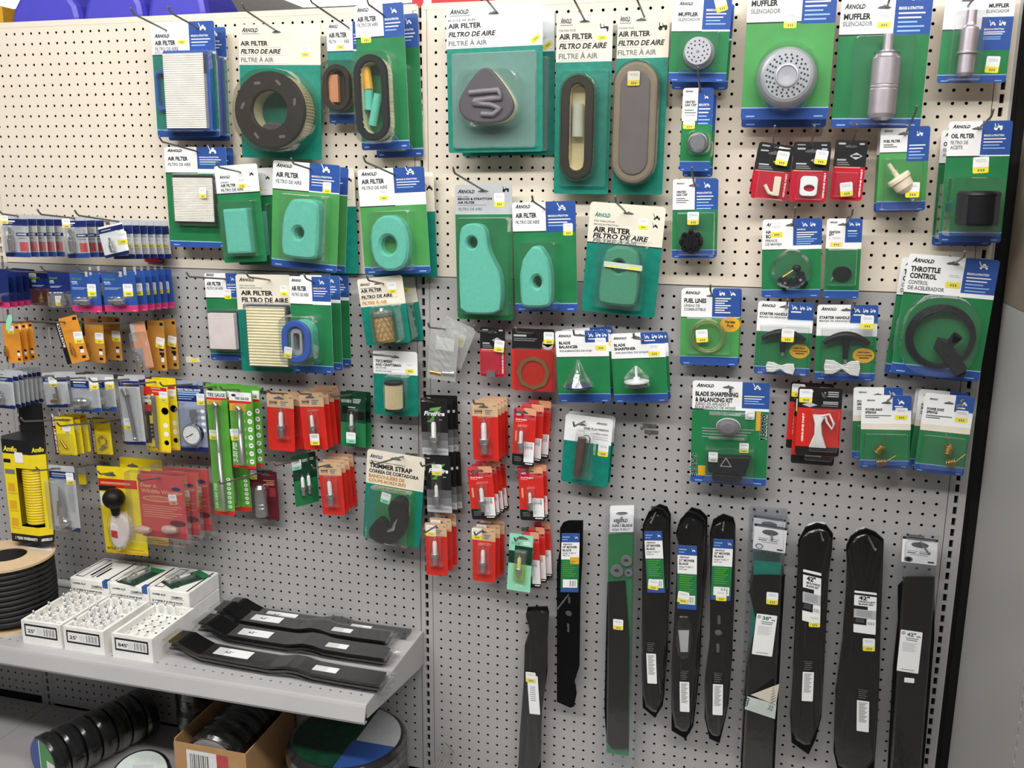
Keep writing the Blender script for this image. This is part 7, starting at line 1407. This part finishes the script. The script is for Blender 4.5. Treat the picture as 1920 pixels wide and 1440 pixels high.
lying_card(13.6, -3.6, ZS + 3.8, -.15, 'dark green plug card lying on the middle closed foam box'); lying_card(18.6, -3.0, ZS + 3.8, -.5, 'dark green plug card lying askew on the right closed foam box')
# hose spool
SX, SY = 1.7, -8.9
r = empty('hose_spool', (SX, SY, ZS), 'large spool of black ribbed hose with kraft cardboard ends on the shelf', 'hose spool')
m = MB(); m.lathe([(4.5, 0), (4.5, .22), (1.0, .22)], (0, 0, 0), 'flange', 'z', 40, False); m.build('bottom_flange', r)
m = MB(); m.lathe([(1.9, 6.75), (4.55, 6.75), (4.55, 7.0), (1.9, 7.0), (1.9, 5.0)], (0, 0, 0), 'flange', 'z', 44, False); m.build('top_flange', r)
m = MB(); m.lathe([(1.88, .3), (1.88, 6.9)], (0, 0, 0), 'rub', 'z', 28); m.build('core', r)
m = MB()
for q, R0 in enumerate((4.12, 3.6)):
    pts = [(R0 * math.cos(2 * math.pi * i / 28) * (1 + .012 * math.sin(i * .9)), R0 * math.sin(2 * math.pi * i / 28) * (1 + .012 * math.cos(i * .7)), .55 + .56 * i / 28) for i in range(28 * 11)]; m.tube(pts, .31, 'bhose', 7)
m.tube([(3.6, 1.9, .5), (4.1, 3.0, .45), (4.15, 4.4, .36), (3.6, 5.6, .34)], .33, 'bhose', 8); m.build('ribbed_hose', r)
m = MB(); m.add([(-.6, 2.4, 7.01), (1.4, 1.95, 7.01), (3.7, 2.1, 7.01), (2.4, 3.5, 7.01), (.2, 3.6, 7.01)], [(0, 1, 2, 3, 4)], 'W'); m.box(.4, 1.4, 2.5, 3.2, 7.011, 7.015, 'Y'); m.build('paper_label', r)
r = empty('white_tube', (4, -1.4, ZS), 'white plastic tube lying along the back of the shelf behind the spool', 'tube'); m = MB(); m.tube([(-6, .2, .45), (2.3, .2, .45)], .42, 'W', 12); m.build('tube', r)

# flat bagged blades lying on the shelf
def flat_blade(x, y, z, L, wd_, label, rz=0.0, labels=True):
    r = empty('packaged_mower_blade', (x, y, z), label, 'mower blade', 'bagged blades stacked flat on the shelf', rz)
    prof = [(0, .95), (.07, .98), (.12, .5), (.17, .12), (.35, .02), (.5, .0), (.54, .15), (.58, .34), (.63, .32), (.69, .06), (.8, .0), (1, .02)]
    def strip(m, w0, w1, off, key, th=.18, s=0.0, e=1.0):
        vs = []
        for f, q in prof:
            f2 = s + (e - s) * f
            for yy in (w0, w1):
                vs += [(f2 * L, yy, q + off), (f2 * L, yy, q + off + th)]
        fs = []
        for i in range(len(prof) - 1):
            a = 4 * i; fs += [(a, a + 4, a + 5, a + 1), (a + 2, a + 3, a + 7, a + 6), (a + 1, a + 5, a + 7, a + 3), (a, a + 2, a + 6, a + 4)]
        fs += [(0, 1, 3, 2), (len(vs) - 4, len(vs) - 2, len(vs) - 1, len(vs) - 3)]
        m.add(vs, fs, key)
    m = MB(); strip(m, -wd_ / 2, wd_ / 2, .02, 'blade'); m.build('blade', r)
    m = MB(); strip(m, -wd_ / 2 - .15, wd_ / 2 + .15, 0, 'bag', .24, -.03, 1.02)
    vs = [(L * 1.02, -wd_ / 2 - .15 + (wd_ + .3) * i / 12, .0 + random.uniform(0, .22)) for i in range(13)] + [(L * 1.05, -wd_ / 2 - .15 + (wd_ + .3) * i / 12 + random.uniform(-.05, .05), .05 + random.uniform(0, .3)) for i in range(13)]
    m.add(vs, [(i, i + 1, 14 + i, 13 + i) for i in range(12)], 'bag'); m.build('clear_bag', r)
    if labels:
        m = MB(); m.box(L * .2, L * .38, -wd_ * .3, wd_ * .3, .285, .3, 'W'); m.text('42"', L * .25, -.2, .9, .45, 0, 'K'); m.v = [p if abs(p[1]) > 1e-9 or p[2] > .2 else (p[0], p[2], .302) for p in m.v]; m.build('paper_label', r)
        m = MB(); m.box(L * .66, L * .8, -wd_ * .25, wd_ * .15, .255, .27, 'W'); m.build('warning_label', r)
    return r
for (x, y, n, L, w, what, rz) in ((22.9, -11.0, 3, 21.5, 2.2, 'front', -.02), (23.4, -7.0, 3, 19.6, 2.1, 'second', 0.0), (23.2, -3.9, 3, 18.6, 2.0, 'third', .0)):
    for i in range(n): flat_blade(x + .15 * (n - 1 - i) * (1 if i % 2 else -.6), y - .1 * i, ZS + .05 + .42 * i, L, w, '%s bagged blade of the %s flat stack on the shelf' % (('lowest', 'middle', 'topmost')[i], {'front': 'frontmost', 'second': 'second', 'third': 'third'}[what]), rz, i == n - 1)
flat_blade(22.8, -1.45, ZS + .05, 20.2, 1.9, 'single bagged blade lying at the back of the shelf against the pegboard', 0)

# wheels and cartons on the base deck
def wheel(c, ax, rad, th, label, face=None, name='shrink_wrapped_wheel', film=True):
    ax = Vector(ax).normalized(); q = ax.to_track_quat('Y', 'Z') if abs(ax.z) < .9 else Vector((0, 0, 1)).to_track_quat('Y', 'X') if False else ax.to_track_quat('Y', 'X')
    r = bpy.data.objects.new(name, None); COL.objects.link(r); r.empty_display_size = .02
    r.matrix_world = Matrix.Translation(Vector([v * I for v in c])) @ q.to_matrix().to_4x4(); tag(r, label, 'wheel', 'shrink wrapped wheels on the base deck')
    m = MB(); h = th / 2; m.lathe([(rad * .3, -h * .7), (rad * .66, -h * .75), (rad * .7, -h), (rad * .9, -h), (rad, -h * .7), (rad, -h * .15), (rad * .97, -h * .1), (rad * .97, h * .1), (rad, h * .15), (rad, h * .7), (rad * .9, h), (rad * .7, h), (rad * .66, h * .75), (rad * .3, h * .7)], (0, 0, 0), 'rub', 'y', 40); to = m.build('tire', r); m = MB(); m.lathe([(rad * .3, -h * .5), (rad * .12, -h * .8), (rad * .12, h * .8), (rad * .3, h * .5)], (0, 0, 0), 'grub', 'y', 20); m.build('hub', to)
    if film:
        m = MB(); m.lathe([(rad * .8, -h - .04), (rad * .95, -h - .03), (rad * 1.02, -h * .6), (rad * 1.03, 0), (rad * 1.02, h * .6), (rad * .95, h + .03), (rad * .8, h + .04)], (0, 0, 0), 'bag', 'y', 40)
        m.v = [(a * (1 + random.uniform(-.012, .012)), b, c_ * (1 + random.uniform(-.012, .012))) for a, b, c_ in m.v]; m.build('shrink_film', r)
    if face:
        m = MB(); o = ell(0, 0, rad * .9, rad * .9, 40); m.flat(o, -h - .05, face[0])
        for i, (x0, x1, z0, z1, key) in enumerate(face[1]): 
            p = clip([(x0 * rad, z0 * rad), (x1 * rad, z0 * rad), (x1 * rad, z1 * rad), (x0 * rad, z1 * rad)], o)
            if len(p) > 2: m.flat(p, -h - .055 - .002 * i, key)
        m.build('round_label', r)
    return r
A0 = np.array((7.6, -12.2, ZD + 2.7)); A1 = np.array((11.2, -2.4, ZD + 2.7)); axv = (A1 - A0) / np.linalg.norm(A1 - A0); NW = 7
for i in range(NW):
    c = A0 + (A1 - A0) * i / (NW - 1)
    wheel(c, axv, 2.65, 1.5, ['wheel with a green and blue label at the front of the lying row', 'second wheel from the front of the lying row', 'third wheel from the front of the lying row', 'middle wheel of the lying row', 'third wheel from the back of the lying row', 'second wheel from the back of the lying row', 'rearmost wheel of the lying row, nearest the pegboard'][i], ('L', [(-1, -.2, -1, 1, 'B'), (-.2, -.14, -1, 1, 'W'), (.3, 1, -.6, .2, 'W')]) if i == 0 else None)
# carton with wheels
bx0, bx1, by0, by1 = 21.2, 29.3, -10.5, .0; BH = 6.0
by1 = -.6
r = empty('cardboard_box', ((bx0 + bx1) / 2, (by0 + by1) / 2, ZD), 'open kraft cardboard box holding black wheels under the shelf', 'cardboard box'); hx, hy = (bx1 - bx0) / 2, (by1 - by0) / 2
m = MB(); m.box(-hx, hx, -hy, hy, 0, .12, 'kraft'); m.build('bottom', r)
m = MB(); m.box(-hx, hx, -hy, -hy + .14, .12, BH, 'kraft'); m.build('front_wall', r)
m = MB(); m.box(-hx, -hx + .14, -hy + .14, hy, .12, BH + .3, 'kraft'); m.box(hx - .14, hx, -hy + .14, hy, .12, BH, 'kraft'); m.box(-hx + .14, hx - .14, hy - .14, hy, .12, BH, 'kraft'); m.build('side_walls', r)
m = MB(); y = -hy - .012; m.box(-hx + 1.4, hx - 3.3, y, y + .01, 1.2, BH - .6, 'W'); m.box(hx - 3.3, hx - 2.0, y, y + .01, 1.2, BH - .6, 'g' if False else 'H')
for i in range(22):
    if i % 5 not in (1, 3): m.box(-hx + 1.8 + i * .1, -hx + 1.8 + i * .1 + .07, y - .004, y, 2.6, BH - 1.0, 'K')
m.text('49', hx - 3.1, BH - 2.6, .7, .55, y - .006, 'M', .02); m.build('printed_label', r)
for i in range(5):
    wheel((25.2, -9.0 + 1.75 * i, ZD + 3.75), (.06, 1, .12), 3.3, 1.55, ['wheel with a pale grey hub at the front of the kraft box', 'second wheel in the kraft box', 'third wheel in the kraft box', 'fourth wheel in the kraft box', 'rearmost wheel in the kraft box'][i], ('sidegray', []) if i == 0 else None)
# big labelled wheels stacked flat, right of the carton
for i in range(3):
    wheel((38.3, -6.4, ZD + 1.22 + 2.36 * i), (0, 0, -1), 5.9, 2.3, ['lowest of the three big wheels stacked flat right of the carton', 'middle of the three big wheels stacked flat right of the carton', 'topmost big wheel with a green, grey and blue label, right of the carton'][i], ('D', [(-1, 1, -1, -.2, 'Y'), (-.9, -.1, -.95, -.15, 'B')]) if i == 2 else None)
for i in range(3):
    wheel((18.9, -3.0, ZD + 1.4 + 2.75 * i), (0, 0, -1), 2.15, 2.7, ['lowest', 'middle', 'topmost'][i] + ' dark wheel of the upright stack behind the carton', None)
wheel((18.3, -12.2, ZD + 2.3), (-.15, .45, -.95), 3.0, 1.2, 'wheel with a pale green label leaning between the wheel row and the carton', ('aqlab', [(-.9, 0, -.9, -.2, 'L'), (-.3, .4, -.1, .4, 'E')]))
r = empty('wire_rack', (46.2, -3.0, ZD), 'slanted thin wires of a small rack at the foot of the slotted upright', 'wire rack')
for i in range(5):
    m = MB(); m.tube([(-.9 + .3 * i, -3.0, 0.05), (.5 + .25 * i, 1.8, 4.6 - .25 * i)], .05, 'wire', 6); m.build('wire', r)
m = MB(); m.tube([(-.9, -3.0, .06), (.4, -3.0, .06)], .05, 'wire', 6); m.tube([(.5, 1.8, 4.6), (1.5, 1.8, 3.6)], .05, 'wire', 6); m.build('cross_wire', r)
m = MB(); a = P(362, 675, .03); m.ext([(-.8, -.35), (.9, -.2), (.7, .3), (.1, .15), (-.3, .4), (-.9, .3)], 0, -.02, 'C'); m.box(-.2, .5, -.024, -.02, -.2, .1, 'v'); m.v = [(p[0] + a[0], p[1] + a[1], p[2] + a[2]) for p in m.v]; tag(m.build('torn_label'), 'scrap of torn yellow and cream label stuck on the bare grey pegboard', 'label')

# ================================================================== beyond the top of the pegboard
m = MB(); m.box(-30, 93, .7, 17, ZT - 9.6, ZT - 9, 'beige'); tag(m.build('upper_shelf'), 'beige shelf behind the pegboard carrying the blue jugs', 'shelf')
def jug(px0, px1, label, d=-6.5):
    a, b = P(px0, 30, d), P(px1, 30, d); w = b[0] - a[0]; r = empty('plastic_jug', ((a[0] + b[0]) / 2, -d + 3.2, ZT - 9), label, 'jug', 'blue jugs above the pegboard')
    h = w / 2; m = MB(); m.ext(chai([(-h, 0), (h, 0), (h, 11.2), (h * .9, 13.4), (h * .3, 15.2), (-h * .3, 15.2), (-h * .82, 13.4), (-h, 11.2)], 1), 3.2, -3.2, 'jug', .7); m.build('body', r)
    m = MB(); m.tube([(-h * .55, -.2, 13.6), (-h * .5, -.2, 16.2), (0, -.2, 17.2), (h * .5, -.2, 16.2), (h * .55, -.2, 13.6)], .7, 'jug', 10); m.build('handle', r)
    m = MB(); m.lathe([(1.2, 14.8), (1.2, 16.2), (.001, 16.3)], (0, -1.6, 0), 'ylw', 'z', 18); m.build('cap', r)
jug(16, 150, 'blue plastic jug at the upper left, leftmost of three'); jug(152, 270, 'blue plastic jug at the upper left, middle of three'); jug(272, 388, 'blue plastic jug ending the row of three above the filters')
def carton(px0, px1, d, h, key, label, name='carton', stripe=None):
    a, b = P(px0, 20, d), P(px1, 20, d); w = (b[0] - a[0]) / 2; r = empty(name, ((a[0] + b[0]) / 2, -d + 4, ZT - 9), label, 'carton'); m = MB(); m.ext(rr(-w, w, 0, h, .1), 4, -4, key, .05); m.build('box', r)
    if stripe: m = MB(); [m.box(-w + 1.2 + 4 * i, -w + 2.0 + 4 * i, -4.02, -4.0, 5, h - .5, 'W') for i in range(int(w / 2))]; m.build('printed_stripes', r)
carton(-70, 4, -6, 13, 'ylw', 'yellow carton at the far upper left corner beside the blue jugs'); carton(772, 900, -5.5, 12.2, 'redbox', 'red carton with white stripes left of the wide teal filter card', stripe=1); carton(905, 1035, -5.5, 12.2, 'redbox', 'red carton above the wide teal filter card', stripe=1)
def tube_light(px, py, d, L, label):
    a = P(px, py, d); r = empty('ceiling_light', a, label, 'ceiling light', 'ceiling lights far behind the shelving'); m = MB(); m.box(-L / 2, L / 2, -8, 8, .6, 3.5, 'W'); m.build('housing', r); m = MB(); m.box(-L / 2 + .5, L / 2 - .5, -7, 7, 0, .6, 'lamp'); m.build('diffuser', r)
    m = MB(); m.tube([(-L / 3, 0, 3.5), (-L / 3, 0, 132 - a[2])], .3, 'wire', 6); m.tube([(L / 3, 0, 3.5), (L / 3, 0, 132 - a[2])], .3, 'wire', 6); m.build('hanger', r)
tube_light(25, 4, -110, 14, 'lit ceiling fixture glimpsed left of the blue jugs'); tube_light(690, -2, -160, 46, 'lit ceiling fixture glimpsed above the tall oval filter')

m = MB(); a = P(91, 612, .03); b = P(94, 646, .03); m.ext([(-.14, 0), (-.02, b[2] - a[2]), (.16, b[2] - a[2]), (.12, 0)], 0, -.015, 'aqlab'); m.v = [(p[0] + a[0], p[1] + a[1], p[2] + a[2]) for p in m.v]; tag(m.build('paper_strip'), 'pale vertical strip of paper stuck on the grey pegboard left of the tilted orange card', 'label')
m = MB(); a = P(9, 596, 7.0); m.ext([(0, -1.2), (.3, -1.3), (.8, -.4), (.9, .3), (.5, .35), (.1, -.4)], 0, -.02, 'g'); m.v = [(p[0] + a[0], p[1] + a[1], p[2] + a[2]) for p in m.v]; tag(m.build('paper_flag'), 'mint green paper flag at the left edge above the orange cards', 'label')
